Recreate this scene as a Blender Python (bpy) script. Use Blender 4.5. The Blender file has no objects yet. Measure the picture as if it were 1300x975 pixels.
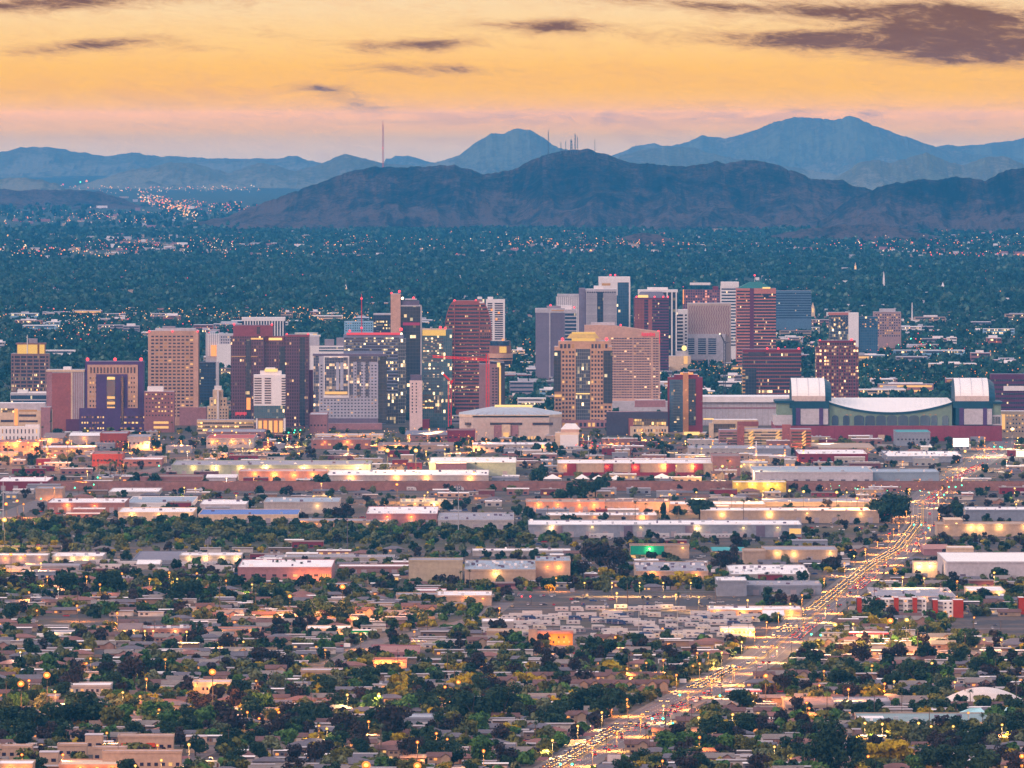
import bpy, math, random
import numpy as np
from math import radians, pi, sin, cos, sqrt

random.seed(7)
rng = np.random.default_rng(7)
S = bpy.context.scene
COL = S.collection
D = bpy.data

# ---------------------------------------------------------------- camera
F, YH, CAMZ = 12720.0, 160.0, 329.0            # focal length (in photo pixels), horizon row, camera height in metres
FH = F * CAMZ
cam_d = D.cameras.new("camera")
cam = D.objects.new("camera", cam_d)
COL.objects.link(cam)
cam.location = (0, 0, CAMZ)
cam.rotation_euler = (pi / 2, 0, 0)
cam_d.sensor_fit = 'HORIZONTAL'
cam_d.sensor_width = 36.0
cam_d.lens = 36.0 * F / 1300.0
cam_d.shift_y = -(487.5 - YH) / 1300.0
cam_d.clip_start = 5.0
cam_d.clip_end = 400000.0
S.camera = cam

# ---------------------------------------------------------------- render look
S.view_settings.view_transform = 'Standard'
S.view_settings.look = 'None'
S.view_settings.exposure = 0.3
S.view_settings.gamma = 1.0
S.view_settings.use_curve_mapping = False
cy = S.cycles
cy.use_denoising = True
try:
    cy.denoiser = 'OPENIMAGEDENOISE'
    cy.denoising_prefilter = 'ACCURATE'
    cy.denoising_input_passes = 'RGB_ALBEDO_NORMAL'
except Exception:
    pass
cy.max_bounces = 5
cy.diffuse_bounces = 2
cy.glossy_bounces = 2
cy.transmission_bounces = 2
cy.volume_bounces = 1
cy.transparent_max_bounces = 4
cy.sample_clamp_indirect = 6.0
cy.sample_clamp_direct = 0.0
cy.use_adaptive_sampling = True
cy.adaptive_threshold = 0.02
cy.caustics_reflective = False
cy.caustics_refractive = False

# ---------------------------------------------------------------- node helpers
class NT:
    def __init__(self, tree):
        self.t = tree
        self.n = tree.nodes
    def new(self, kind, **kw):
        nd = self.n.new(kind)
        for k, v in kw.items():
            setattr(nd, k, v)
        return nd
    def put(self, sock, v):
        if v is None:
            return
        if isinstance(v, bpy.types.NodeSocket):
            self.t.links.new(v, sock)
        elif sock.type == 'RGBA' and len(v) == 3:
            sock.default_value = (*v, 1)
        else:
            sock.default_value = v
    def math(self, op, a, b=None, c=None, clamp=False):
        nd = self.new('ShaderNodeMath', operation=op, use_clamp=clamp)
        for i, v in enumerate((a, b, c)):
            self.put(nd.inputs[i], v)
        return nd.outputs[0]
    def mix(self, f, a, b, mode='MIX'):
        nd = self.new('ShaderNodeMix', data_type='RGBA', blend_type=mode)
        nd.clamp_factor = True
        self.put(nd.inputs[0], f); self.put(nd.inputs[6], a); self.put(nd.inputs[7], b)
        return nd.outputs[2]
    def xyz(self, v):
        nd = self.new('ShaderNodeSeparateXYZ'); self.put(nd.inputs[0], v)
        return nd.outputs
    def vec(self, x, y, z):
        nd = self.new('ShaderNodeCombineXYZ')
        for i, v in enumerate((x, y, z)):
            self.put(nd.inputs[i], v)
        return nd.outputs[0]
    def noise(self, v, scale, detail=3, rough=.55, dist=0.0, out=0):
        nd = self.new('ShaderNodeTexNoise')
        self.put(nd.inputs['Vector'], v)
        nd.inputs['Scale'].default_value = scale
        nd.inputs['Detail'].default_value = detail
        nd.inputs['Roughness'].default_value = rough
        nd.inputs['Distortion'].default_value = dist
        return nd.outputs[out]
    def ramp(self, f, stops, interp='LINEAR'):
        nd = self.new('ShaderNodeValToRGB')
        r = nd.color_ramp
        r.interpolation = interp
        while len(r.elements) > 1:
            r.elements.remove(r.elements[-1])
        for i, (p, c) in enumerate(stops):
            e = r.elements[0] if i == 0 else r.elements.new(p)
            e.position = p
            e.color = (*c, 1) if len(c) == 3 else c
        self.put(nd.inputs[0], f)
        return nd.outputs[0]
    def smooth(self, x, a, b):
        nd = self.new('ShaderNodeMapRange', interpolation_type='SMOOTHSTEP')
        self.put(nd.inputs[0], x)
        nd.inputs[1].default_value = a; nd.inputs[2].default_value = b
        return nd.outputs[0]

def lin(r, g, b):
    f = lambda c: (c / 255 / 12.92) if c <= 10 else ((c / 255 + .055) / 1.055) ** 2.4
    return (f(r), f(g), f(b))

# ---------------------------------------------------------------- world: dusk sky
W = D.worlds.new("World")
S.world = W
W.use_nodes = True
nt = NT(W.node_tree)
nt.n.clear()
wout = nt.new('ShaderNodeOutputWorld')
bg = nt.new('ShaderNodeBackground')
nt.t.links.new(bg.outputs[0], wout.inputs[0])
dirv = nt.new('ShaderNodeTexCoord').outputs['Generated']
dx, dy, dz = nt.xyz(dirv)
sky = nt.new('ShaderNodeTexSky', sky_type='NISHITA')
sky.sun_disc = False
sky.sun_elevation = radians(3)
sky.sun_rotation = radians(-100)
sky.altitude = 350
sky.dust_density = 3.0
# azimuth / elevation angles in thousandths of a radian, measured from due north
dys = nt.math('MAXIMUM', dy, 0.02)
az = nt.math('MULTIPLY', nt.math('DIVIDE', dx, dys), F)       # F units per radian
el = nt.math('MULTIPLY', nt.math('DIVIDE', dz, dys), F)
elt = nt.math('DIVIDE', nt.math('ADD', el, 60.0), 260.0, clamp=True)     # -60 .. 200
low = nt.ramp(elt, [
    (0.000, (1.100, 0.740, 0.450)), (0.077, (1.196, 0.727, 0.354)), (0.135, (1.304, 0.711, 0.257)), (0.175, (1.319, 0.648, 0.144)), (0.212, (1.629, 0.676, 0.010)), (0.231, (1.732, 0.694, 0.010)), (0.250, (1.758, 0.691, 0.010)), (0.269, (1.961, 0.751, 0.010)), (0.288, (2.101, 0.776, 0.010)), (0.300, (2.077, 0.787, 0.010)), (0.312, (1.652, 0.663, 0.010)), (0.325, (1.487, 0.617, 0.010)), (0.340, (1.365, 0.581, 0.010)), (0.360, (1.284, 0.568, 0.010)), (0.385, (1.181, 0.538, 0.010)), (0.420, (1.105, 0.509, 0.010)), (0.460, (1.035, 0.493, 0.045)), (0.520, (1.004, 0.500, 0.067)), (0.600, (0.971, 0.540, 0.136)), (0.700, (0.922, 0.570, 0.213)), (0.800, (0.880, 0.598, 0.296)), (0.900, (0.853, 0.600, 0.327)), (1.000, (0.840, 0.600, 0.360))])
# ---- clouds: stretched streaks with soft patches where the photo has them
wisp = nt.noise(nt.vec(az, el, 0), 1.0, 0)
cv = nt.vec(nt.math('MULTIPLY', az, 0.0062), nt.math('MULTIPLY', nt.math('ADD', el, nt.math('MULTIPLY', az, 0.03)), 0.026), 0.0)
n1 = nt.noise(cv, 1.6, 9, .64, 1.3)
n2 = nt.noise(nt.vec(nt.math('MULTIPLY', nt.math('ADD', az, nt.math('MULTIPLY', el, 1.5)), 0.018), nt.math('MULTIPLY', el, 0.075), 3.3), 1.6, 9, .72, 1.6)
def patch(px, py, rx, ry, tilt=0.0):
    a = nt.math('SUBTRACT', az, px - 650.0)
    e = nt.math('SUBTRACT', nt.math('SUBTRACT', el, YH - py), nt.math('MULTIPLY', a, tilt))
    a = nt.math('DIVIDE', a, rx); e = nt.math('DIVIDE', e, ry)
    d = nt.math('ADD', nt.math('MULTIPLY', a, a), nt.math('MULTIPLY', e, e))
    return nt.math('POWER', 2.718, nt.math('MULTIPLY', d, -1.0))
def total(ps):
    acc = None
    for w, p in ps:
        t = nt.math('MULTIPLY', patch(*p), w)
        acc = t if acc is None else nt.math('ADD', acc, t)
    return acc
dark = total([(1.5, (1200, 20, 190, 24, -.07)), (1.4, (1070, 52, 210, 16, -.02)), (1.3, (1240, 58, 90, 24, -.12)), (.7, (1180, 76, 110, 12, -.05)),
              (1.25, (530, 57, 85, 10, .05)), (1.3, (690, 33, 95, 11, -.02)), (1.15, (110, 58, 95, 11, .08)),
              (1.4, (60, 4, 150, 13, .03)), (1.0, (900, 8, 170, 10, -.06)), (.9, (540, 88, 120, 9, -.03)),
              (.7, (450, 130, 55, 12, -.3)), (.7, (410, 112, 60, 7, -.05)), (.75, (1110, 145, 26, 6, 0)), (.6, (1030, 141, 45, 5, 0)),
              (.45, (290, 8, 90, 10, 0)), (.4, (360, 45, 90, 8, -.1)), (.4, (260, 60, 90, 9, -.15))])
nn = nt.math('ADD', nt.math('MULTIPLY', n1, .62), nt.math('MULTIPLY', n2, .38))
cd = nt.smooth(nt.math('ADD', nt.math('MULTIPLY', nn, 1.25), nt.math('MULTIPLY', nt.math('MINIMUM', dark, 1.35), .52)), .70, 1.40)
cd = nt.math('MINIMUM', nt.math('MULTIPLY', cd, nt.smooth(dark, .03, .35)), 0.95)
core = nt.smooth(nt.math('MULTIPLY', cd, nt.math('ADD', nn, .45)), .35, .98)
ccol = nt.mix(core, (.52, .23, .10), (.15, .052, .034))
col = nt.mix(nt.math('MULTIPLY', nt.smooth(nt.math('ADD', nt.math('MULTIPLY', n1, .5), nt.math('MULTIPLY', n2, .5)), .42, .80), .5), low, (.74, .32, .115))
col = nt.mix(nt.math('MULTIPLY', total([(.6, (720, 150, 260, 10, 0)), (.35, (1000, 148, 300, 8, 0)), (.3, (250, 120, 260, 14, 0))]), nt.smooth(n1, .3, .62)), col, (.95, .38, .10))
col = nt.mix(cd, col, ccol)
# ---- the rest of the dome: pale dusk blue overhead, rose towards the south
up = nt.ramp(dz, [(0.0, lin(252, 206, 172)), (0.05, lin(252, 204, 182)), (0.2, lin(244, 218, 214)), (0.5, lin(232, 222, 232)), (1.0, lin(222, 218, 238))])
south = nt.ramp(dz, [(0.0, lin(228, 190, 214)), (0.08, lin(252, 206, 206)), (0.2, lin(252, 214, 212)), (0.5, lin(240, 226, 232)), (1.0, lin(232, 226, 242))])
dome = nt.mix(nt.smooth(dy, .35, -.35), up, south)
full = nt.mix(nt.math('MULTIPLY', nt.smooth(dz, .030, .014), nt.smooth(dy, .5, .9)), dome, col)
add = nt.new('ShaderNodeMix', data_type='RGBA', blend_type='ADD')
add.inputs[0].default_value = 0.03
nt.t.links.new(full, add.inputs[6]); nt.t.links.new(sky.outputs[0], add.inputs[7])
gain = nt.math('ADD', 1.0, nt.math('MULTIPLY', nt.smooth(dz, .02, .08),   .05))
fin = nt.new('ShaderNodeVectorMath', operation='SCALE')
nt.t.links.new(add.outputs[2], fin.inputs[0]); nt.put(fin.inputs['Scale'], gain)
nt.t.links.new(fin.outputs[0], bg.inputs[0])
bg.inputs[1].default_value = 1.0
W.cycles.sampling_method = 'MANUAL'
W.cycles.sample_map_resolution = 512

sun_d = D.lights.new("sun", 'SUN')
sun_d.energy = 1.5
sun_d.angle = radians(14)
sun_d.color = (1.0, .72, .62)
sun = D.objects.new("sun", sun_d)
COL.objects.link(sun)
sun.rotation_euler = (radians(62), 0, radians(-52))   # soft last light from the south-west

# ---------------------------------------------------------------- places on the plain
def Yof(py):
    return FH / (py - YH)
def G(px, py):
    y = Yof(py)
    return ((px - 650.0) / F * y, y)
def proj(x, y, z=0.0):
    return 650 + F * x / y, YH + F * (CAMZ - z) / y

# ---------------------------------------------------------------- object helpers
def link(name, data, parent=None, loc=(0, 0, 0), rz=0.0):
    o = D.objects.new(name, data)
    COL.objects.link(o)
    o.location = loc
    if rz:
        o.rotation_euler = (0, 0, rz)
    if parent is not None:
        o.parent = parent
    return o
def tag(o, label=None, cat=None, group=None, kind=None):
    if label: o['label'] = label
    if cat: o['category'] = cat
    if group: o['group'] = group
    if kind: o['kind'] = kind
    return o
def thing(name, label, cat, loc, rz=0.0, group=None):
    return tag(link(name, None, None, loc, rz), label, cat, group)
def copy_tree(o, parent=None):
    c = o.copy()
    COL.objects.link(c)
    if parent is not None:
        c.parent = parent
    for ch in list(KIDS.get(o.name, ())):
        copy_tree(ch, c)
    return c
KIDS = {}
def kid(o, parent):
    KIDS.setdefault(parent.name, []).append(o)
    return o

class MB:
    """collects faces (with a material slot each) for one mesh"""
    def __init__(self):
        self.v = []; self.f = []; self.m = []
    def face(self, pts, m=0):
        b = len(self.v)
        self.v.extend(pts)
        self.f.append(tuple(range(b, b + len(pts)))); self.m.append(m)
    def quadbox(self, p, m=0, top=None, bottom=False):
        b = len(self.v)
        self.v.extend(p)
        fs = [(0, 1, 5, 4), (1, 2, 6, 5), (2, 3, 7, 6), (3, 0, 4, 7), (4, 5, 6, 7)]
        if bottom: fs.append((3, 2, 1, 0))
        for i, q in enumerate(fs):
            self.f.append(tuple(b + k for k in q)); self.m.append(top if (i == 4 and top is not None) else m)
        return self
    def box(self, x0, x1, y0, y1, z0, z1, m=0, top=None, bottom=True):
        return self.quadbox([(x0, y0, z0), (x1, y0, z0), (x1, y1, z0), (x0, y1, z0),
                             (x0, y0, z1), (x1, y0, z1), (x1, y1, z1), (x0, y1, z1)], m, top, bottom)
    def prism(self, poly, z0, z1, m=0, top=None, scale=1.0, bottom=False):
        n = len(poly); b = len(self.v)
        cx = sum(p[0] for p in poly) / n; cy_ = sum(p[1] for p in poly) / n
        self.v.extend((x, y, z0) for x, y in poly)
        self.v.extend((cx + (x - cx) * scale, cy_ + (y - cy_) * scale, z1) for x, y in poly)
        for i in range(n):
            j = (i + 1) % n
            self.f.append((b + i, b + j, b + n + j, b + n + i)); self.m.append(m)
        self.f.append(tuple(b + n + i for i in range(n))); self.m.append(m if top is None else top)
        if bottom:
            self.f.append(tuple(b + i for i in reversed(range(n)))); self.m.append(m)
        return self
    def cyl(self, x, y, z0, z1, r0, r1=None, n=8, m=0):
        r1 = r0 if r1 is None else r1
        b = len(self.v)
        for z, r in ((z0, r0), (z1, r1)):
            self.v.extend((x + r * cos(2 * pi * k / n), y + r * sin(2 * pi * k / n), z) for k in range(n))
        for k in range(n):
            j = (k + 1) % n
            self.f.append((b + k, b + j, b + n + j, b + n + k)); self.m.append(m)
        self.f.append(tuple(b + n + k for k in range(n))); self.m.append(m)
        return self
    def bar(self, a, c, r, m=0, n=4, r1=None):
        a = np.array(a, float); c = np.array(c, float)
        d = c - a; L = np.linalg.norm(d)
        if L < 1e-6: return self
        d /= L
        u = np.cross(d, (0, 0, 1) if abs(d[2]) < .9 else (1, 0, 0)); u /= np.linalg.norm(u)
        w = np.cross(d, u)
        b = len(self.v)
        for p, r_ in ((a, r), (c, r if r1 is None else r1)):
            for k in range(n):
                t = 2 * pi * (k + .5) / n
                self.v.append(tuple(p + r_ * (cos(t) * u + sin(t) * w)))
        for k in range(n):
            j = (k + 1) % n
            self.f.append((b + j, b + k, b + n + k, b + n + j)); self.m.append(m)
        self.f.append(tuple(b + k for k in range(n))); self.m.append(m)
        self.f.append(tuple(b + n + k for k in reversed(range(n)))); self.m.append(m)
        return self
    def ball(self, x, y, z, r, m=0, n=8, rings=5, sz=1.0):
        b = len(self.v)
        self.v.append((x, y, z - r * sz))
        for i in range(1, rings):
            t = pi * i / rings
            for k in range(n):
                self.v.append((x + r * sin(t) * cos(2 * pi * k / n), y + r * sin(t) * sin(2 * pi * k / n), z - r * sz * cos(t)))
        self.v.append((x, y, z + r * sz)); e = len(self.v) - 1
        for k in range(n):
            j = (k + 1) % n
            self.f.append((b, b + 1 + j, b + 1 + k)); self.m.append(m)
            for i in range(rings - 2):
                p = b + 1 + i * n
                self.f.append((p + k, p + j, p + n + j, p + n + k)); self.m.append(m)
            p = b + 1 + (rings - 2) * n
            self.f.append((p + k, p + j, e)); self.m.append(m)
        return self
    def mesh(self, name, mats):
        me = D.meshes.new(name)
        me.from_pydata(self.v, [], self.f)
        for mt in (mats if isinstance(mats, (list, tuple)) else [mats]):
            me.materials.append(mt)
        if any(self.m):
            me.polygons.foreach_set('material_index', self.m)
        return me
    def build(self, name, mats, parent=None, loc=(0, 0, 0), rz=0.0):
        o = link(name, self.mesh(name, mats), parent, loc, rz)
        if parent is not None:
            kid(o, parent)
        return o

def np_mesh(name, v, f, mats, mi=None, smooth=False):
    """fast mesh from numpy arrays; f is (n,3) or (n,4)"""
    me = D.meshes.new(name)
    v = np.asarray(v, np.float32); f = np.asarray(f, np.int32)
    me.vertices.add(len(v)); me.vertices.foreach_set('co', v.ravel())
    k = f.shape[1]
    me.loops.add(f.size); me.loops.foreach_set('vertex_index', f.ravel())
    me.polygons.add(len(f))
    me.polygons.foreach_set('loop_start', np.arange(0, f.size, k, dtype=np.int32))
    me.polygons.foreach_set('loop_total', np.full(len(f), k, np.int32))
    for mt in (mats if isinstance(mats, (list, tuple)) else [mats]):
        me.materials.append(mt)
    if mi is not None:
        me.polygons.foreach_set('material_index', np.asarray(mi, np.int32))
    me.polygons.foreach_set('use_smooth', np.full(len(f), smooth, bool))
    me.update(calc_edges=True)
    return me

# ---------------------------------------------------------------- materials
MATS = {}
def mat(name, col, rough=.8, metal=0.0, var=.18, vs=.35, spec=.3):
    """plain painted or mineral surface with weathering"""
    if name in MATS: return MATS[name]
    g_ = sum(col) / 3; col = tuple(max(.004, min(.82, g_ + (c - g_) * 1.45)) for c in col)
    m = D.materials.new(name); m.use_nodes = True
    t = NT(m.node_tree)
    b = t.n['Principled BSDF']
    co = t.new('ShaderNodeTexCoord').outputs['Object']
    n = t.noise(co, vs, 4, .6)
    n2 = t.noise(co, vs * .13, 2, .5)
    k = t.math('ADD', t.math('MULTIPLY', n, .6), t.math('MULTIPLY', n2, .4))
    lo = tuple(c * (1 - 1.5 * var) for c in col); hi = tuple(min(1, c * (1 + 1.2 * var)) for c in col)
    t.put(b.inputs['Base Color'], t.ramp(k, [(.3, lo), (.7, hi)]))
    b.inputs['Roughness'].default_value = rough
    b.inputs['Metallic'].default_value = metal
    b.inputs['Specular IOR Level'].default_value = spec
    MATS[name] = m
    return m
def glow(name, col, strength, light=False):
    """something that gives off light (lamp, lit sign, lit pane)"""
    if name in MATS: return MATS[name]
    m = D.materials.new(name); m.use_nodes = True
    b = m.node_tree.nodes['Principled BSDF']
    b.inputs['Base Color'].default_value = (.015, .015, .015, 1)
    b.inputs['Emission Color'].default_value = (*col, 1)
    b.inputs['Emission Strength'].default_value = strength
    if not light:
        m.cycles.emission_sampling = 'NONE'
    MATS[name] = m
    return m
def glass(name, col, pw, fh, plit, lit=(1.0, .62, .25), strength=2.2, frame=(.2, .2, .2), mw=.12, mh=.14, rough=.25, zoff=0.0, clump=.5):
    """curtain glass: panes pw x fh metres, dark mullions, some offices lit"""
    if name in MATS: return MATS[name]
    m = D.materials.new(name); m.use_nodes = True
    t = NT(m.node_tree)
    b = t.n['Principled BSDF']
    x, y, z = t.xyz(t.new('ShaderNodeTexCoord').outputs['Object'])
    u = t.math('DIVIDE', t.math('ADD', t.math('ADD', x, t.math('MULTIPLY', y, 1.0)), 4000.0), pw)
    w = t.math('DIVIDE', t.math('ADD', z, zoff + 400.0 * fh), fh)
    cu, cw = t.math('FLOOR', u), t.math('FLOOR', w)
    fu, fw = t.math('FRACT', u), t.math('FRACT', w)
    wn = t.new('ShaderNodeTexWhiteNoise', noise_dimensions='4D')
    t.put(wn.inputs['Vector'], t.vec(cu, cw, 0.0))
    oi = t.new('ShaderNodeObjectInfo')
    t.put(wn.inputs['W'], t.math('MULTIPLY', oi.outputs['Random'], 50.0))
    r = wn.outputs[0]
    # lit offices come in runs along a floor
    run = t.noise(t.vec(t.math('MULTIPLY', cu, .07), t.math('MULTIPLY', cw, 1.7), t.math('MULTIPLY', oi.outputs['Random'], 9.0)), 1.0, 1)
    pp = t.math('MULTIPLY', t.smooth(run, .5 - .32 * clump, .5 + .35 * clump), 2.0 * plit)
    islit = t.math('LESS_THAN', r, pp)
    # panes and mullions
    inx = t.math('MULTIPLY', t.math('GREATER_THAN', fu, mw), t.math('GREATER_THAN', fw, mh))
    bright = t.xyz(wn.outputs[1])[1]
    pane = t.mix(t.math('MULTIPLY', bright, .5), col, tuple(c * 1.8 + .01 for c in col))
    t.put(b.inputs['Base Color'], t.mix(inx, frame, pane))
    t.put(b.inputs['Roughness'], t.math('MULTIPLY_ADD', inx, rough - .7, .7))
    e = t.math('MULTIPLY', t.math('MULTIPLY', islit, inx), t.math('MULTIPLY', t.math('MULTIPLY_ADD', t.math('POWER', bright, 3.0), 1.5, .10), strength))
    t.put(b.inputs['Emission Color'], t.mix(t.xyz(wn.outputs[1])[2], lit, (lit[0], lit[1] * 1.25, lit[2] * 1.7)))
    t.put(b.inputs['Emission Strength'], e)
    b.inputs['Specular IOR Level'].default_value = .6
    m.cycles.emission_sampling = 'NONE'
    MATS[name] = m
    return m

# ---------------------------------------------------------------- air
hz = D.materials.new("haze_air"); hz.use_nodes = True
hz.node_tree.nodes.clear()
t = NT(hz.node_tree)
pv = t.new('ShaderNodeVolumePrincipled')
pv.inputs['Color'].default_value = (.065, .48, 1.0, 1)
pv.inputs['Density'].default_value = 1.35e-5
pv.inputs['Anisotropy'].default_value = 0.0
t.t.links.new(pv.outputs[0], t.new('ShaderNodeOutputMaterial').inputs['Volume'])
hb = MB().box(-40000, 40000, -3000, 74500, -1.2, 430)
haze = hb.build("haze", hz)
tag(haze, kind='stuff')
haze.display_type = 'WIRE'

# ---------------------------------------------------------------- ground
def ground_material():
    m = D.materials.new("ground_soil"); m.use_nodes = True
    t = NT(m.node_tree)
    b = t.n['Principled BSDF']
    p = t.new('ShaderNodeNewGeometry').outputs['Position']
    x, y, z = t.xyz(p)
    big = t.noise(p, .004, 4, .6)
    med = t.noise(p, .02, 4, .6)
    fine = t.noise(p, .25, 3, .6)
    soil = t.ramp(fine, [(.3, (.075, .052, .044)), (.7, (.155, .108, .086))])
    pave = t.ramp(fine, [(.3, (.042, .038, .044)), (.7, (.08, .071, .076))])
    dry = t.ramp(med, [(.35, (.04, .046, .026)), (.65, (.10, .08, .052))])
    c = t.mix(t.smooth(med, .44, .56), soil, pave)
    c = t.mix(t.smooth(big, .52, .62), c, dry)
    far = t.ramp(t.noise(p, .006, 5, .65), [(.35, (.015, .035, .028)), (.55, (.03, .05, .036)), (.70, (.09, .075, .065))])
    c = t.mix(t.smooth(y, 11500, 13500), c, far)
    t.put(b.inputs['Base Color'], c)
    b.inputs['Roughness'].default_value = .95
    b.inputs['Specular IOR Level'].default_value = .15
    return m
gs = MB()
gs.face([(-39500, -2500, 0), (39500, -2500, 0), (39500, 74000, 0), (-39500, 74000, 0)])
tag(gs.build("ground", ground_material()), kind='structure')

# ---------------------------------------------------------------- mountains
def vnoise(x, y, seed):
    """value noise, numpy"""
    r = np.random.default_rng(seed)
    T = r.random((256, 256))
    xi = np.floor(x).astype(int); yi = np.floor(y).astype(int)
    fx = x - xi; fy = y - yi
    fx = fx * fx * (3 - 2 * fx); fy = fy * fy * (3 - 2 * fy)
    g = lambda i, j: T[i % 256, j % 256]
    return (g(xi, yi) * (1 - fx) + g(xi + 1, yi) * fx) * (1 - fy) + (g(xi, yi + 1) * (1 - fx) + g(xi + 1, yi + 1) * fx) * fy
def ridged(x, y, seed, oct=5):
    a, s, w = 0, 0, 1.0
    for k in range(oct):
        a = a + w * (1 - np.abs(2 * vnoise(x * 2 ** k, y * 2 ** k, seed + k) - 1)); s += w; w *= .5
    return a / s
def rock_mat(name, lo, hi, sc):
    m = D.materials.new(name); m.use_nodes = True
    t = NT(m.node_tree)
    b = t.n['Principled BSDF']
    g = t.new('ShaderNodeNewGeometry')
    p = g.outputs['Position']
    nz = t.xyz(g.outputs['Normal'])[2]
    n = t.noise(p, sc, 6, .65)
    n2 = t.noise(p, sc * 9, 4, .7)
    n3 = t.noise(p, sc * 26, 2, .6)
    px_, py_, pz_ = t.xyz(p)
    rib = t.noise(t.vec(t.math('MULTIPLY', px_, 1.0), t.math('MULTIPLY', py_, .22), 0.0), sc * 2.2, 4, .6, .8)      # washes run down the slopes
    k = t.math('ADD', t.math('ADD', t.math('MULTIPLY', n, .3), t.math('MULTIPLY', n2, .25)), t.math('ADD', t.math('MULTIPLY', n3, .2), t.math('MULTIPLY', rib, .25)))
    # pale gravel fans at the foot, dark varnished rock and scrub above
    k = t.math('ADD', k, t.math('MULTIPLY', t.math('SUBTRACT', 1.0, t.smooth(pz_, 20.0, 150.0)), .06))
    steep = t.smooth(nz, .97, .80)
    k = t.math('SUBTRACT', k, t.math('MULTIPLY', steep, .05))
    t.put(b.inputs['Base Color'], t.ramp(k, [(.43, lo), (.50, tuple(.28 * (a + c) for a, c in zip(lo, hi))), (.57, hi)]))
    b.inputs['Roughness'].default_value = 1.0
    b.inputs['Specular IOR Level'].default_value = .05
    return m
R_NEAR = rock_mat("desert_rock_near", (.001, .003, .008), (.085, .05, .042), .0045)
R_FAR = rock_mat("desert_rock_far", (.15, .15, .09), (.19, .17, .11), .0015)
def mountain(name, prof, Yc, wf, wb, m, seed, rough=.25, nx=420, ny=90, foot=None, ns=1.0):
    """heightfield whose crest follows the given skyline at distance Yc"""
    px = np.array([p[0] for p in prof], float); py = np.array([p[1] for p in prof], float)
    xs = (np.linspace(px[0], px[-1], nx) - 650) / F * Yc
    crest = CAMZ - (np.interp(np.linspace(px[0], px[-1], nx), px, py) - YH) * Yc / F
    k = np.ones(3) / 3
    crest = np.convolve(np.pad(crest, 1, mode='edge'), k, 'valid')
    q_ = np.linspace(px[0], px[-1], nx)
    jag = ((vnoise(q_ / 3.1, q_ * 0, seed + 90) - .5) * 2.2 + (vnoise(q_ / 9.0, q_ * 0, seed + 91) - .5) * 4.0) * Yc / F * .60
    crest = np.maximum(crest, 0)
    v = np.linspace(-1, 1, ny)
    X = np.repeat(xs[None, :], ny, 0)
    wave = (vnoise(xs / (wf * .35), np.zeros_like(xs), seed + 40) - .5) * .5
    Yl = np.where(v[:, None] < 0, v[:, None] * wf, v[:, None] * wb)
    Y = np.repeat(Yc + Yl, nx, 1)
    sh = np.repeat(np.abs(v)[:, None], nx, 1)
    fall = np.clip(1 - sh, 0, 1) ** 1.15
    gul = ridged(X / (wf * .30) * ns + 31, Y / (wf * .62) * ns + 17, seed)
    big = vnoise(X / (wf * .5) + 9, Y / (wf * .5) + 5, seed + 20)
    mid = sh * (1 - sh) * 4
    Z = crest[None, :] * (fall * (1 - rough * mid * (1.1 - gul) * 2.2) + (big - .5) * .30 * mid * (v[:, None] < .2))
    spur = ridged(X / (wf * .13) + 3, Y / (wf * .40) + 8, seed + 50, 4)
    Z -= (1 - spur) * crest[None, :] * .80 * np.clip(sh * 5, .10, 1) * np.clip((1 - sh) * 3, 0, 1)
    spur2 = ridged(X / 150 + 7, Y / 520 + 2, seed + 55, 3)
    Z -= (1 - spur2) * np.minimum(crest[None, :], 150) * .30 * np.clip(sh * 7, .05, 1) * np.clip((1 - sh) * 3, 0, 1)
    Z += (ridged(X / 70, Y / 90, seed + 60, 3) - .62) * np.minimum(crest[None, :], 80) * .16
    Z += jag[None, :] * np.exp(-sh / .05)
    Z = np.where(sh >= .999, -2.0, Z)
    ends = np.clip(np.minimum(np.arange(nx), nx - 1 - np.arange(nx)) / 10.0, 0, 1)
    Z = Z * ends[None, :] - 2 * (1 - ends[None, :]) - .5
    vv = np.stack([X.ravel(), Y.ravel(), Z.ravel()], 1)
    i = np.arange(ny - 1)[:, None] * nx + np.arange(nx - 1)[None, :]
    f = np.stack([i, i + 1, i + nx + 1, i + nx], -1).reshape(-1, 4)
    o = link(name, np_mesh(name, vv, f, m, smooth=False))
    return tag(o, kind='structure')
mountain("hills", [(200, 289), (240, 284), (290, 273), (330, 257), (370, 243), (420, 223), (460, 211), (490, 207), (540, 209), (580, 208), (612, 217),
                   (635, 214), (660, 205), (690, 192), (718, 186), (748, 186), (772, 194), (800, 203), (830, 208), (870, 208), (905, 203), (940, 201),
                   (972, 202), (1000, 214), (1035, 225), (1070, 226), (1100, 236), (1150, 262), (1230, 287)], 32800, 2900, 2600, R_NEAR, 3, .30, 620, 170)
mountain("hills", [(1030, 290), (1065, 262), (1085, 248), (1108, 238), (1140, 229), (1180, 222), (1215, 220), (1250, 225), (1280, 214), (1310, 208), (1360, 196), (1440, 230), (1500, 290)],
         31400, 2100, 2000, R_NEAR, 11, .30, 420, 130)
mountain("hills", [(735, 316), (770, 309), (795, 299), (815, 294), (835, 297), (865, 308), (900, 317)], 27600, 420, 420, R_NEAR, 13, .2, 120, 50)
mountain("hills", [(960, 303), (1010, 292), (1060, 284), (1110, 281), (1150, 290), (1210, 303)], 28600, 600, 600, R_NEAR, 17, .25, 160, 60)
mountain("hills", [(-120, 232), (-40, 238), (20, 240), (70, 239), (100, 239), (130, 242), (150, 250), (175, 260), (200, 268)], 40500, 1800, 2000, R_NEAR, 19, .25, 200, 70)
mountain("hills", [(-100, 222), (0, 224), (30, 222), (60, 229), (95, 240)], 47000, 1800, 2000, R_FAR, 21, .25, 120, 50)
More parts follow.
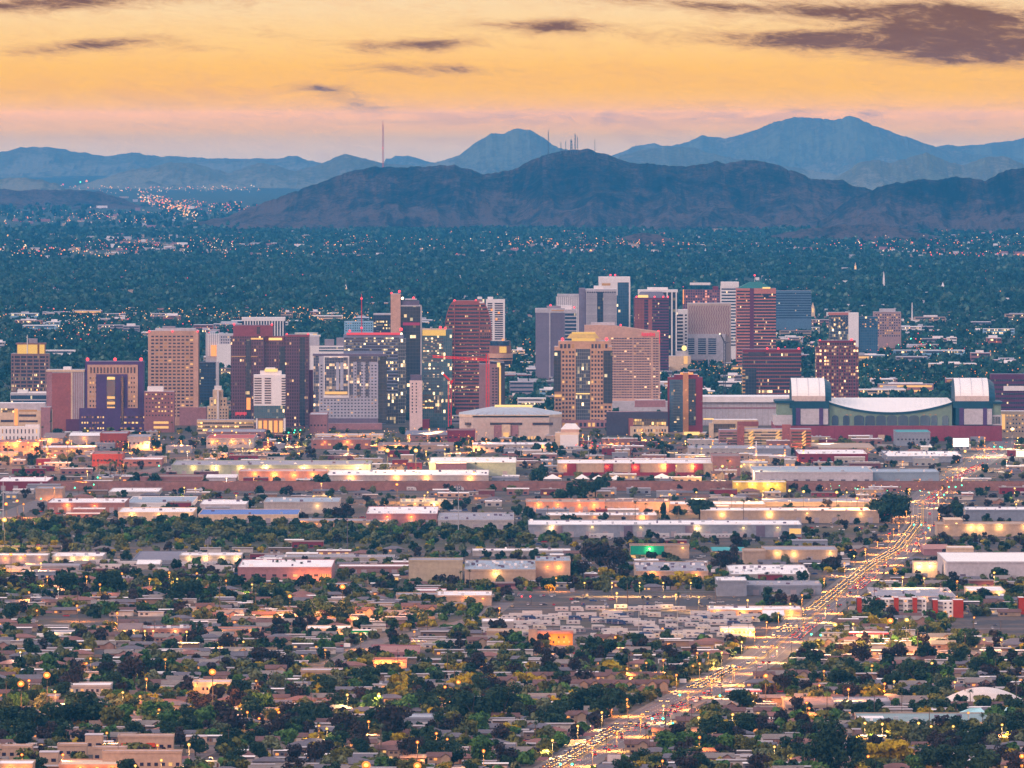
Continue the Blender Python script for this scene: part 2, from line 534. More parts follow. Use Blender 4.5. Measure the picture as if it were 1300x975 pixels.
mountain("hills", [(80, 240), (130, 226), (160, 216), (195, 209), (222, 203), (245, 206), (270, 213), (290, 220), (312, 211), (332, 205), (352, 209), (375, 218), (400, 208), (440, 194), (470, 202), (500, 207), (560, 214), (620, 224), (680, 230)],
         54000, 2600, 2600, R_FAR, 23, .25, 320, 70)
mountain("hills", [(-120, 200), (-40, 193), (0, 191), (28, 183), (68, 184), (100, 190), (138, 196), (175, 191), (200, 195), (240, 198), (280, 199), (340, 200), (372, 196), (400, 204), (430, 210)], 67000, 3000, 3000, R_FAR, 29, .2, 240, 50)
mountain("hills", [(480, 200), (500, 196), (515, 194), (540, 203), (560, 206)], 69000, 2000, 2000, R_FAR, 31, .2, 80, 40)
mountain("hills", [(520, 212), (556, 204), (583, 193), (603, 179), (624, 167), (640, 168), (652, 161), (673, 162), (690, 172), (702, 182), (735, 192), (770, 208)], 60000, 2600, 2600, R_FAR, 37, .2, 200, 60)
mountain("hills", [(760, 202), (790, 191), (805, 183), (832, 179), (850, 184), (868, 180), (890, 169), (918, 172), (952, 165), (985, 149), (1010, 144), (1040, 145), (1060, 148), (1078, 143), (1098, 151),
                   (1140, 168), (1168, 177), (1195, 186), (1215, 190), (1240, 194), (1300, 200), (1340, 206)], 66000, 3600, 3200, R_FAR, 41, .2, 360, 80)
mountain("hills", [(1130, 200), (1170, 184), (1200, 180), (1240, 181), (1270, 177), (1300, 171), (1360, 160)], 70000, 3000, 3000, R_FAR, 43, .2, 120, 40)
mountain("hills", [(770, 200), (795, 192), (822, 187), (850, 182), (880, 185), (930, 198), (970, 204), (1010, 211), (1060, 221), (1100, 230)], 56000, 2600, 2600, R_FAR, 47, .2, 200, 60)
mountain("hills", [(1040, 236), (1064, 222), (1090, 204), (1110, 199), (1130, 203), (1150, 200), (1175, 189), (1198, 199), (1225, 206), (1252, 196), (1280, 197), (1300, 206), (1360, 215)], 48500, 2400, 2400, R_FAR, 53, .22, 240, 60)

# ================================================================ downtown
# wall colours
TAN = mat("tan_stone", (.46, .32, .26), .85)
PINKBEIGE = mat("rose_beige_stone", (.52, .36, .30), .85)
CREAM = mat("cream_plaster", (.60, .48, .38), .85)
WHITE = mat("white_paint", (.78, .74, .73), .7, var=.07)
WROOF = mat("white_roof_coating", (.80, .76, .75), .7, var=.17, vs=.09)
LGREY = mat("light_grey_concrete", (.48, .45, .47), .85)
MGREY = mat("mid_grey_concrete", (.29, .26, .29), .85)
DGREY = mat("dark_grey_panel", (.14, .115, .15), .7)
PURPLE = mat("plum_granite", (.125, .042, .072), .55)
PURPLE2 = mat("plum_granite_pale", (.22, .085, .10), .6)
VIOLET = mat("violet_stone", (.085, .05, .115), .7)
ROSEBROWN = mat("rose_brown_stone", (.27, .115, .11), .75)
REDBRICK = mat("red_brick", (.24, .075, .065), .85)
MAROON = mat("maroon_paint", (.17, .04, .055), .75)
BROWN = mat("brown_concrete", (.24, .145, .13), .85)
MAUVE = mat("mauve_brick", (.30, .18, .19), .85)
SLATE = mat("slate_roof", (.17, .165, .20), .8)
GREENROOF = mat("green_copper_roof", (.045, .13, .12), .6)
TEAL = mat("teal_steel", (.012, .05, .075), .55)
SAGE = mat("sage_panel", (.19, .235, .19), .8)
BLUEROOF = mat("blue_metal_roof", (.03, .12, .34), .5)
STEEL = mat("galvanised_steel", (.36, .37, .40), .5, .3)
PLANT = mat("roof_plant_metal", (.42, .42, .45), .6)
DARKM = mat("dark_metal", (.05, .045, .06), .5)
REDSTEEL = mat("red_crane_steel", (.75, .035, .035), .5)
# panes and lights
PANE = mat("dark_window_glass", (.028, .022, .042), .2, var=.3, spec=.6)
PANE_B = mat("blue_window_glass", (.02, .045, .085), .2, var=.3, spec=.6)
LIT_D = glow("window_light_dim", (1.0, .42, .13), .42)
LIT_W = glow("window_light_warm", (1.0, .50, .14), .95)
LIT_Y = glow("window_light_yellow", (1.0, .58, .17), 1.25)
LIT_O = glow("orange_light", (1.0, .30, .06), 1.3)
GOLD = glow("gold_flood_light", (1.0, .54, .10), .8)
REDL = glow("red_beacon_light", (1.0, .04, .05), 2.6)
REDNEON = glow("red_neon", (1.0, .06, .08), .8)
PINKNEON = glow("magenta_screen", (1.0, .12, .85), 2.4)
MAGBAND = glow("magenta_light_band", (.55, .01, .10), .55)
WLIGHT = glow("white_light", (1.0, .80, .52), 3.0)
YLIGHT = glow("yellow_lamp_light", (1.0, .56, .14), 3.4)
OLIGHT = glow("orange_lamp_light", (1.0, .36, .06), 3.0)
OHALO = glow("orange_halo_disc", (1.0, .20, .015), .95)  # glow colours of the halo discs added behind the lamp heads
YHALO = glow("yellow_halo_disc", (1.0, .48, .06), .95)
GREENL = glow("green_signal_light", (.05, 1.0, .40), 5.0)

G_OFFICE = glass("office_glass", (.03, .035, .06), 2.3, 3.9, .17, strength=2.0)
G_DARK = glass("smoked_glass", (.012, .018, .035), 3.4, 3.9, .05, strength=1.6, frame=(.03, .03, .045))
G_BLUE = glass("blue_glass", (.02, .07, .13), 3.0, 3.8, .05, strength=1.4, frame=(.04, .09, .13))
G_TEAL = glass("teal_glass", (.02, .075, .105), 2.3, 3.9, .12, strength=1.8, frame=(.05, .09, .11))
G_BUSY = glass("busy_office_glass", (.04, .035, .06), 2.2, 3.8, .30, strength=2.0, frame=(.10, .085, .10), clump=.8)
G_HOTEL = glass("hotel_glass", (.035, .045, .085), 3.1, 3.1, .30, lit=(1, .5, .2), strength=1.6, frame=(.16, .15, .18))
G_PLUM = glass("plum_glass", (.035, .014, .03), 2.6, 3.7, .08, lit=(1, .5, .18), strength=1.5, frame=(.12, .042, .07), mw=.38, mh=.34)
G_RED = glass("red_granite_glass", (.03, .015, .03), 2.8, 3.9, .30, lit=(1, .5, .18), strength=2.3, frame=(.19, .06, .075), mw=.24, mh=.40, clump=.9)
G_BAND = glass("band_glass", (.022, .018, .04), 2.0, 3.9, .09, lit=(1, .55, .2), strength=1.5, frame=(.03, .025, .045), mw=.3, mh=0.0)
G_BANDLIT = glass("lit_band_glass", (.03, .025, .045), 2.0, 3.9, .36, lit=(1, .58, .2), strength=1.9, frame=(.04, .03, .05), mw=.28, mh=0.0)
G_BANDBLUE = glass("blue_band_glass", (.018, .04, .08), 2.0, 3.9, .03, strength=1.2, frame=(.03, .05, .09), mh=0.0)
LIT_H = glass("lit_hall_glass", (.06, .04, .03), 2.6, 3.6, .85, lit=(1, .46, .11), strength=2.2, frame=(.12, .08, .06), mw=.2, mh=.22, clump=.12)
G_GARAGE = glass("garage_opening", (.04, .03, .03), 7.0, 30.0, .30, lit=(1, .55, .15), strength=.9, frame=(.06, .05, .05), mh=0.0)

NWIN = {}
class Bld:
    """one building, laid out from its face on the photo: x0..x1 wide, roof row yt, ground row yb, depth dep metres"""
    def __init__(s, name, label, cat, x0, x1, yt, yb, dep, group=None, rz=0.0):
        s.Y = Yof(yb); s.s = s.Y / F
        s.x0, s.x1, s.yt, s.yb = x0, x1, yt, yb
        s.xc = (x0 + x1) / 2
        s.dep = dep
        s.W = (x1 - x0) * s.s; s.H = (yb - yt) * s.s
        s.root = thing(name, label, cat, ((s.xc - 650) * s.s, s.Y, 0), rz, group)
        s.cache = {}
    def X(s, px): return (px - s.xc) * s.s
    def Z(s, py): return (s.yb - py) * s.s
    def box(s, part, x0, x1, yt, yb, d0, d1, m, top=None):
        b = MB().box(s.X(x0), s.X(x1), d0, d1, s.Z(yb), s.Z(yt), 0, None if top is None else 1)
        return b.build(part, [m] if top is None else [m, top], s.root)
    def body(s, m, top=None, part='wall', x0=None, x1=None, yt=None, yb=None, d0=0, d1=None):
        return s.box(part, s.x0 if x0 is None else x0, s.x1 if x1 is None else x1, s.yt if yt is None else yt,
                     s.yb if yb is None else yb, d0, s.dep if d1 is None else d1, m, top or MGREY)
    def bands(s, x0, x1, yt, yb, n, m, frac=.5, d0=-.15, d1=None, part='window_band'):
        """one ribbon of glass per storey"""
        h = (yb - yt) / n
        d1 = s.dep + .15 if d1 is None else d1
        w = (x1 - x0) * s.s / 2
        me = {}
        for i in range(n):
            mm = m(i) if callable(m) else m
            if mm.name not in me:
                me[mm.name] = MB().box(-w, w, d0, d1, 0, h * frac * s.s).mesh(part, mm)
            kid(link(part, me[mm.name], s.root, (s.X((x0 + x1) / 2), 0, s.Z(yt + h * (i + .5 + frac / 2)))), s.root)
    def ribs(s, x0, x1, yt, yb, n, m, w=.5, d=.5, part='rib'):
        me = MB().box(-w / 2, w / 2, -d, 0, 0, (yb - yt) * s.s).mesh(part, m)
        for i in range(n):
            kid(link(part, me, s.root, (s.X(x0 + (x1 - x0) * (i + .5) / n), 0, s.Z(yb))), s.root)
    def grid(s, x0, x1, yt, yb, nc, nr, fw=.6, fh=.55, plit=.12, mats=None, d=0.0, skip=None, limit=100, part='window', pick=None):
        """punched windows; the first hundred are parts of their own, what is left is one part"""
        mats = mats or [PANE, LIT_D, LIT_W]
        cw = (x1 - x0) / nc; ch = (yb - yt) / nr
        w = cw * fw * s.s / 2; h = ch * fh * s.s
        key = (round(w, 3), round(h, 3), d)
        ms = []
        for k in range(3):
            b = MB().box(-w, w, -.12, .05, 0, h); ms.append(b.mesh(part, mats[k]))
        rest = MB()
        r = random.Random(int(s.xc * 7 + yt))
        n0 = NWIN.get(s.root.name, 0)
        cells = [(i, j) for j in range(nr) for i in range(nc) if not (skip and skip(i, j))]
        for i, j in cells:
            q = r.random()
            p = pick(i, j) if pick else plit
            k = 0 if q > p else (1 if q > p * .45 else 2)
            x = s.X(x0 + cw * (i + .5)); z = s.Z(yt + ch * (j + .5 + fh / 2))
            if n0 < limit:
                kid(link(part, ms[k], s.root, (x, d, z)), s.root); n0 += 1
            else:
                rest.box(x - w, x + w, d - .12, d + .05, z, z + h, k)
        NWIN[s.root.name] = n0
        if rest.f:
            o = rest.build(part, mats, s.root); o['kind'] = 'stuff'
    def beacon(s, px, py, d=1.0, r=1.5, m=None):
        return MB().ball(s.X(px), d, s.Z(py) + r * .6, r, 0, 7, 5).build('beacon', m or REDL, s.root)
    def mast(s, px, yt, yb, d=4.0, r=.5, m=None):
        return MB().cyl(s.X(px), d, s.Z(yb), s.Z(yt), r, r * .35, 6).build('mast', m or LGREY, s.root)
    def plant(s, x0, x1, yt, yb, m=None, d0=3, d1=None):
        return s.box('roof_plant', x0, x1, yt, yb, d0, d1 or s.dep * .7, m or PLANT)

TOWERS = "towers of the downtown skyline"
def B(label, x0, x1, yt, yb, dep, name='office_tower', cat='tower', group=TOWERS, rz=0.0):
    return Bld(name, label, cat, x0, x1, yt, yb, dep, group, rz)

# ---- far left
b = B("brown office block with a gold floodlit rounded crown and white mast", 14, 62, 449, 522, 30)
b.body(mat("taupe_stone", (.24, .16, .15)))
b.bands(14.8, 61.2, 451, 515, 14, lambda i: G_BANDLIT if i in (5, 6, 8, 9, 12) else G_BAND, .62)
b.ribs(14, 62, 449, 520, 6, mat("taupe_stone", (.24, .16, .15)), 1.3, .4, 'pier')
cr = MB()
for (a, c) in ((22, 34), (35.5, 47), (50, 56)):
    cr.prism([(b.X(a), 1.5), (b.X(c), 1.5), (b.X(c), 9), (b.X(a), 9)], b.Z(449), b.Z(437.5), 0)
cr.build('lit_crown', GOLD, b.root)
b.box('crown_cap', 20, 58, 435.5, 437.5, 1, 20, BROWN)
b.box('crown_core', 21, 57, 437.5, 449, 9, 20, BROWN); b.box('penthouse', 36, 47, 430, 435.5, 5, 14, MGREY)
b.mast(34.6, 425, 449, .5, .7, WHITE)
b.beacon(47, 495.5, -1.0, .9, OLIGHT)

b = B("low grey block with dark ribbon glazing below the gold crowned office", 13, 59, 499, 527, 25)
b.body(LGREY, WROOF); b.bands(13.5, 58.8, 501, 514, 2, G_BANDBLUE, .75); b.plant(22, 35, 495, 499, WHITE); b.plant(36, 58, 497.5, 499, WHITE)

b = B("stepped beige concrete hall complex at the left edge with orange lit terraces", -6, 64, 512, 556, 45, 'civic_hall', 'building')
b.body(CREAM, LGREY, yt=521); b.box('upper_wall', -6, 56, 512, 521, 6, 40, LGREY, WROOF)
b.box('lit_gallery', 2, 18, 518.5, 523.5, -.2, .2, LIT_H); b.box('lit_stair', 18.5, 22.5, 519, 540, -.5, .2, LIT_O)
b.box('window_band', 24, 46, 526, 529, -.2, .2, PANE); b.box('window_band', 1, 17, 533, 536, -.2, .2, PANE); b.box('window_band', 24, 48, 533.5, 536, -.2, .2, PANE)
b.box('lit_gallery', 24, 47, 520, 522.5, -.2, .2, LIT_D); b.box('side_wing', 52, 64, 517, 556, -2, 30, MAUVE, LGREY)
b.grid(53, 63, 520, 545, 2, 4, .5, .4, .05)

b = B("white two storey lofts with slit windows below the beige hall complex", -6, 50, 542, 562, 18, 'loft_building', 'building')
b.body(WHITE, WROOF); b.grid(-4, 49, 543, 561, 11, 2, .3, .6, .1); b.box('stair_tower', 32, 50, 539.5, 542, 1, 14, WHITE, WROOF)

b = B("windowless rose brown slab with pale concrete sides", 59, 107, 472, 548, 34, 'telephone_exchange', 'tower')
b.body(LGREY, LGREY); b.box('front_panel', 66, 90, 473.5, 547, -.6, .2, ROSEBROWN); b.box('parapet', 58.6, 107.4, 469.5, 472, -.8, 34.5, CREAM, LGREY)
b.box('pier', 59, 66, 472, 548, -.5, .2, MAUVE); b.box('pier', 90, 92, 472, 548, -.5, .2, CREAM)
b.plant(80, 90, 466, 469.5, WHITE)
b.ribs(92.5, 106, 473, 547, 6, MAUVE, .7, .4)

b = B("dark violet courthouse with tan inner front and red rooftop beacons", 108, 182, 459, 548, 40, 'courthouse')
b.body(VIOLET, DGREY); b.box('front_panel', 111, 175, 463, 520, -.9, .2, TAN)
b.grid(113.5, 173, 465, 475, 14, 1, .55, .75, 0, d=-.9)
b.grid(113, 128, 477, 518, 4, 7, .55, .42, .1, d=-.9, pick=lambda i, j: .9 if j == 4 else .25)
b.grid(159, 172, 477, 518, 4, 7, .55, .42, .1, d=-.9, pick=lambda i, j: .9 if j == 4 else .2)
b.box('centre_bay', 122, 162, 475, 548, -1.6, -.8, VIOLET)
b.box('glass_strip', 135.5, 146.5, 477, 548, -1.9, -1.5, PANE_B)
for y_, m_ in ((478.5, LIT_Y), (503, LIT_W), (510, LIT_W), (516.5, LIT_W), (524, LIT_W), (536, LIT_D), (543, LIT_Y)):
    b.box('lit_window', 136, 146, y_, y_ + 3.2, -2.1, -1.8, m_)
b.box('base_wing', 101, 189, 518, 548, -4, 30, VIOLET, DGREY); b.box('side_wing', 84, 101, 532, 548, -3, 25, mat("deep_plum_stone", (.10, .04, .075)), DGREY)
b.box('glass_strip', 154, 157, 478, 540, -4.3, -1.3, PANE)
b.grid(103, 133, 526, 547, 9, 3, .5, .3, .55, d=-4.0, mats=[PANE, LIT_D, LIT_Y]); b.grid(152, 186, 526, 547, 7, 3, .6, .3, .4, d=-4.0, mats=[PANE, LIT_D, LIT_Y])
for x_ in (111, 146, 179): b.beacon(x_, 457.5, 1, 1.8)

WID = B("wide tan grid tower with rows of dark punched windows", 188, 252, 420, 540, 38)
b = WID
b.body(TAN, LGREY); b.grid(191, 246, 425, 530, 10, 24, .66, .46, .10, pick=lambda i, j: .45 if j in (6, 7) and 3 < i < 9 else .09)
b.plant(197, 248, 417, 420, LGREY); b.box('penthouse', 206, 222, 414.5, 417, 5, 20, MGREY); b.box('side_fin', 246, 252, 421, 540, -.5, 30, PINKBEIGE)
b.box('base_wing', 228, 262, 517, 545, -4, 25, MAUVE, LGREY)
for x_ in (189.5, 219, 251): b.beacon(x_, 421.5, -.6, 1.1)
b = B("brown mid rise with lit windows in front of the tan grid tower", 183, 221, 497, 549, 25, 'mid_rise', 'building')
b.body(mat("mauve_brown_stone", (.25, .135, .14)), LGREY); b.grid(184, 220, 498, 530, 9, 6, .45, .35, .22, mats=[PANE, LIT_W, LIT_Y]); b.plant(187, 207, 491, 497, WHITE)
b.box('lit_window', 195, 214, 535, 538, -.2, .1, LIT_W); b.box('lit_window', 195, 214, 541, 544, -.2, .1, LIT_W)
b = B("dark blue glass block beside the tan grid tower", 253, 275, 460, 520, 25)
b.body(G_DARK, DGREY); b.box('side_fin', 274, 277.5, 459, 520, -.5, 25, LGREY); b.bands(253.2, 273.8, 462, 505, 12, G_BANDBLUE, .45)
b = B("pale ribbed slab behind the dark blue glass block", 261, 297, 424, 470, 25, 'mid_rise', 'building')
b.body(LGREY, WROOF); b.grid(280, 297, 426, 437, 6, 3, .5, .5, .05); b.ribs(263, 279, 424, 452, 6, WHITE, 1.2, .5); b.box('annex', 275, 296, 437, 470, -6, 12, WHITE, WROOF)
b.box('lit_sign', 268, 275, 438, 452, -6.5, -5.8, LIT_O)
b = B("cream art deco tower with stepped shoulders and lit base", 263, 290, 506, 541, 20, 'art_deco_tower')
b.body(CREAM, WROOF, x0=263, x1=290, yt=516); b.box('shoulder', 266, 288, 505, 516, 1, 17, CREAM, WROOF); b.box('crown_block', 270, 283, 495, 505, 2, 14, CREAM, WROOF); b.box('crown_top', 272, 281, 490, 495, 4, 12, WHITE, WROOF)
b.grid(264, 289, 518, 538, 7, 5, .45, .5, .12); b.grid(267, 287, 507, 516, 5, 2, .4, .6, .1, d=1); b.box('lit_niche', 272, 274, 507, 513, .6, 1.1, LIT_Y)
b.box('rib', 275.5, 278, 496, 541, -.5, 3, WHITE)
b = B("long lit parking deck at the foot of the cream art deco tower", 250, 322, 533, 551, 30, 'parking_deck', 'garage', None)
b.body(CREAM, MGREY); b.bands(250.3, 321.7, 535, 549, 3, LIT_H, .6)

# ---- plum twins and the white residential tower
b = B("plum granite tower with a dark glass spine and small red sign", 293, 335, 427, 542, 40)
b.body(G_PLUM, PURPLE); b.box('crown_block', 296, 346, 413, 427, 1, 34, PURPLE2, DGREY); b.box('crown_recess', 326, 330, 415, 424, .6, 1.4, PANE)
b.box('glass_spine', 312, 318.5, 431, 540, -.6, .2, G_DARK); b.box('base_glow', 313, 318, 505, 520, -.9, -.5, LIT_O)
b.box('lit_band', 318.5, 334, 429, 431, -.3, .2, LIT_W); b.box('lit_band', 294, 327, 452, 453.2, -.3, .2, LIT_D)
b.box('shoulder', 335, 362, 433, 542, 4, 38, G_PLUM, PURPLE); b.box('glass_spine', 354.5, 361.5, 440, 540, 3.4, 4.2, G_DARK)
b.box('lit_roof_sign', 341, 358, 429, 432, 3.2, 4.2, WLIGHT if False else LIT_Y); b.box('shoulder_cap', 336, 361, 427, 433, 4.4, 30, PURPLE2, DGREY)
sg = MB()
for k in range(8):
    sg.box(b.X(299 + k * 1.8), b.X(300.3 + k * 1.8), -.9, -.2, b.Z(526.5 if k % 3 else 527.5), b.Z(523.2))
sg.build('sign', REDNEON, b.root)
b.beacon(297, 412.5, 2, 1.3); b.beacon(345, 413, 2, 1.2)
b = B("plum granite twin tower with plain roof right of the white residential tower", 362, 392, 426, 542, 38)
b.body(G_PLUM, PURPLE); b.box('glass_spine', 380.5, 387, 428, 540, -.6, .2, G_DARK); b.box('parapet', 361.6, 392.4, 425, 427.5, -.4, 38.4, PURPLE2, DGREY); b.box('side_wing', 392, 397, 470, 542, 5, 30, PURPLE)
b.beacon(364, 425, 1, 1.1); b.beacon(391, 425, 1, 1.2)
b = B("white ribbed block showing behind the plum towers", 307, 362, 405, 452, 30, 'mid_rise', 'building')
b.body(PANE, WROOF); b.ribs(309, 361, 405, 440, 15, WHITE, 1.6, .8); b.box('roof_band', 307, 362, 403, 407.5, -1, 30, WHITE, WROOF)
b = B("white residential tower with balconies and a dark glass lower half", 322, 362, 476, 552, 24, 'apartment_tower')
b.body(WHITE, WROOF, yb=515); b.box('lower_glass', 322.5, 361, 515, 531, -.5, 22, G_TEAL); b.box('base_hall', 325, 362, 531, 552, 0, 22, BROWN)
b.bands(323, 332, 479, 513, 11, PANE, .48, -.4, 1); b.bands(336, 344, 479, 513, 11, PANE, .48, -.4, 1); b.bands(357.5, 362.3, 479, 528, 15, PANE, .5, -.4, 20, 'balcony')
b.box('crown_block', 330, 357, 471, 476, 3, 18, WHITE, WROOF); b.box('lit_crown', 336, 352, 468.5, 472, 2, 14, LIT_Y); b.plant(337, 349, 467, 469.5, WHITE)
for k in range(5): b.box('lit_bay', 328 + k * 6.6, 332.5 + k * 6.6, 534, 549, -.3, .1, LIT_O if k % 2 else LIT_W)
b.box('column', 325, 327, 531, 552, -1.5, 0, WHITE); b.box('column', 360, 362.5, 531, 552, -1.5, 0, WHITE)

# ---- hotel, glass offices, tall tan slab
b = B("broad pale grey hotel front with a white framed glass panel", 405, 480, 452, 545, 24, 'hotel')
b.body(mat("silver_grey_panel", (.42, .41, .46)), LGREY)
b.box('glass_strip', 398, 405, 452, 538, 1, 20, G_HOTEL); b.box('roof_band', 397, 490, 449.5, 452, -.4, 24.4, DGREY)
b.grid(406, 479, 462, 530, 17, 17, .5, .38, .09, skip=lambda i, j: (1 <= i <= 8 and j <= 10))
b.box('frame_panel', 411, 443, 452, 505, -1.0, .2, WHITE); b.box('framed_glass', 412.3, 441.5, 453.5, 501.5, -1.5, -.8, G_HOTEL); b.box('lit_floor', 412.5, 441, 497, 500.5, -1.8, -1.4, LIT_W)
for x_ in (426.5, 432): b.box('panel', x_, x_ + 4, 460, 495, -1.8, -1.4, mat("silver_grey_panel", (.42, .41, .46)))
b.box('glass_strip', 444, 448, 453, 502, -.5, .1, G_HOTEL); b.box('glass_strip', 453, 458, 453, 503, -.5, .1, G_HOTEL); b.box('glass_strip', 464, 468.5, 453, 503, -.5, .1, G_HOTEL)
b.box('penthouse_glass', 444, 479, 452.5, 459, -.6, .2, G_BUSY); b.box('base_hall', 412, 480, 531, 537, -2, 20, DGREY); b.box('glass_strip', 480, 491, 453, 537, 2, 22, G_DARK)
b.box('podium', 398, 485, 537, 547, -10, 25, MAUVE, LGREY)
b = B("blue grey office with busy lit floors and red neon roof edge", 436, 512, 425, 538, 36)
b.body(mat("blue_grey_panel", (.22, .23, .30)), DGREY)
b.bands(437, 507, 428, 446, 5, G_BUSY, .7); b.bands(487, 511, 446, 536, 22, lambda i: G_BANDLIT if i % 4 in (0, 1, 3) else G_BANDBLUE, .62)
b.box('glass_corner', 505, 515, 430, 538, -.6, 30, G_OFFICE); b.box('glass_bay', 490, 505, 500, 538, -.8, .1, G_BUSY)
b.box('neon_edge', 440, 508, 422.3, 425.2, -1, 3, REDNEON); b.beacon(444, 421, -.5, 1.3); b.beacon(509, 419.5, -.5, 1.9); b.beacon(509.5, 424.5, -1.6, 1.3, WLIGHT)
b = B("white office annex with ribbon windows left of the red neon roof", 394, 437, 439, 500, 26, 'mid_rise', 'building')
b.body(WHITE, LGREY); b.bands(405, 436, 440, 447, 2, G_BANDBLUE, .5); b.box('side_wing', 382, 405, 427, 500, 6, 30, LGREY, LGREY); b.plant(412, 424, 431, 439, MGREY); b.plant(427, 436, 429, 439, MGREY)
b = B("tallest tower: dark glass shaft with a blank tan service slab and magenta band", 509, 535, 388, 531, 40)
b.body(G_DARK, DGREY); b.box('service_slab', 496, 508.5, 373, 531, 1, 30, PINKBEIGE, LGREY); b.box('dark_joint', 508.5, 510.5, 374, 531, 3, 28, DARKM)
b.box('light_band', 511.5, 533, 409.5, 413, -.5, .1, MAGBAND); b.box('roof_deck', 509.5, 532, 382, 388, 4, 30, DGREY); b.box('helipad', 514, 529, 379.5, 381, 4, 26, LGREY)
b.box('edge_trim', 533.8, 535.2, 387.5, 531, -.4, 40, LGREY); b.box('roof_band', 509, 535.2, 387.5, 389, -.3, 40, LGREY)
b.beacon(497, 373, 2, 1.2); b.beacon(507, 371, 2, 1.5); b.mast(507, 369, 374, 3, .4, DARKM); b.beacon(525, 379.5, 5, 1.5); b.beacon(510.5, 380, 4, 1.8, WLIGHT)
b = B("brown glass office behind the blank tan slab", 474, 497, 399, 480, 28)
b.body(G_DARK, DGREY); b.bands(474.3, 496.7, 402, 440, 9, lambda i: G_BANDLIT if i in (1, 2, 3) else G_BAND, .5); b.box('roof_band', 474, 497, 398, 400, -.4, 28, LGREY)
b = B("pale blue curtain wall block left of the brown glass office", 437, 474, 408, 450, 24, 'mid_rise', 'building')
b.body(mat("pale_blue_panel", (.30, .42, .52)), LGREY); b.grid(438, 473, 409, 421, 12, 4, .5, .4, .03, [PANE_B, LIT_D, LIT_W], limit=48)
b = B("teal glass office with a gold lit top floor", 536, 574, 418, 543, 32)
b.body(G_TEAL, DGREY); b.box('lit_crown', 536.3, 566, 419, 426, -.4, 12, GOLD); b.box('roof_band', 536, 567, 417.5, 419, -.5, 20, CREAM)
b.bands(537, 563, 428, 460, 8, G_BUSY, .6); b.bands(537, 561, 464, 498, 9, G_BANDBLUE, .55); b.bands(536.5, 550, 500, 520, 5, LIT_H, .6); b.box('lit_bay', 551, 561, 502, 524, -.4, .1, G_BUSY)
b.box('side_fin', 563, 574, 426, 543, 1, 28, mat("grey_green_panel", (.16, .20, .24)))
b.beacon(559, 417, 0, 1.6); b.beacon(565, 417.5, 0, 1.3)
b = B("narrow white slab with two columns of slit windows", 520, 536, 483, 548, 18, 'mid_rise', 'building')
b.body(mat("rose_white_plaster", (.66, .54, .52)), DGREY); b.grid(521, 531, 485, 525, 2, 10, .3, .5, 0); b.plant(521, 535, 476, 483, DGREY)

# ---- rounded top tower and the revolving restaurant hotel
s_ = Bld('office_tower', "rose brown striped tower with curved shoulders like a loaf", 'tower', 564, 624, 382, 530, 40, TOWERS)
b = s_
prof = [(-.5, 0), (.5, 0)]
for k in range(13):
    a_ = k / 12 * pi / 2
    prof.append((.5 - .24 * (1 - cos(a_)), 1 - .30 + .30 * sin(a_)))
for k in range(13):
    a_ = pi / 2 - k / 12 * pi / 2
    prof.append((-.5 + .24 * (1 - cos(a_)), 1 - .30 + .30 * sin(a_)))
mb = MB()
n_ = len(prof)
mb.v = [(u * b.W, 0, w * b.H) for u, w in prof] + [(u * b.W, b.dep, w * b.H) for u, w in prof]
mb.face([mb.v[i] for i in range(n_)], 0); mb.face([mb.v[n_ + i] for i in reversed(range(n_))], 0)
for i in range(n_):
    j = (i + 1) % n_
    mb.f.append((i, n_ + i, n_ + j, j)); mb.m.append(0)
mb.build('wall', ROSEBROWN, b.root)
nb = 33
for k in range(nb):
    f_ = 1 - (k + .6) / nb
    if f_ < .05: continue
    hw = .5 if f_ < .7 else .26 + .24 * sqrt(max(0, 1 - ((f_ - .7) / .3) ** 2))
    z_ = f_ * b.H
    mm = MB()
    xa, xb = -hw * b.W + 1.2, hw * b.W - 1.2
    l_, r_ = max(xa, b.X(577.5)), min(xb, b.X(608))
    if f_ < .97:
        if l_ - .8 > xa: mm.box(xa, l_ - .8, -.3, .1, z_, z_ + 2.0)
        mm.box(l_, r_, -.3, .1, z_, z_ + 2.0)
        if xb > r_ + .8: mm.box(r_ + .8, xb, -.3, .1, z_, z_ + 2.0)
        mm.build('window_band', G_BANDLIT if k in (24, 25, 31) else G_BAND, b.root)
b.box('lit_bay', 609, 623, 414, 428, -.5, -.1, glass("amber_bay", (.05, .02, .03), 2.4, 3.4, .5, lit=(1, .28, .10), strength=1.3, frame=(.2, .08, .08), mw=.3, mh=.4))
b.box('pier', 576.4, 577.6, 384, 530, -.6, .1, ROSEBROWN); b.box('pier', 608, 609, 384, 530, -.6, .1, ROSEBROWN)
b.box('rim', 608, 614, 383, 385, -.2, 41, WHITE)
b.beacon(577, 382.5, 1, 1.3); b.beacon(604, 382, 1, 1.1)
b = B("white balconied apartment tower behind the loaf shaped tower", 617, 641, 380, 500, 22, 'apartment_tower')
b.body(WHITE, LGREY); b.box('glass_strip', 606, 617, 380, 500, 2, 18, G_TEAL); b.plant(606, 612, 377, 382, WHITE); b.plant(619, 626, 377, 380, WHITE)
b.bands(619, 625, 384, 440, 20, PANE, .55, -.3, 1, 'balcony'); b.bands(628, 638.5, 384, 440, 20, PANE, .55, -.3, 1, 'balcony')
for (x_, y_) in ((623, 392), (632, 396), (629, 404), (637, 430)): b.box('lit_window', x_, x_ + 2.5, y_, y_ + 2.5, -.6, -.2, LIT_O)
b = B("brown hotel tower carrying a round lit restaurant drum", 608, 641, 462, 545, 26, 'hotel_tower')
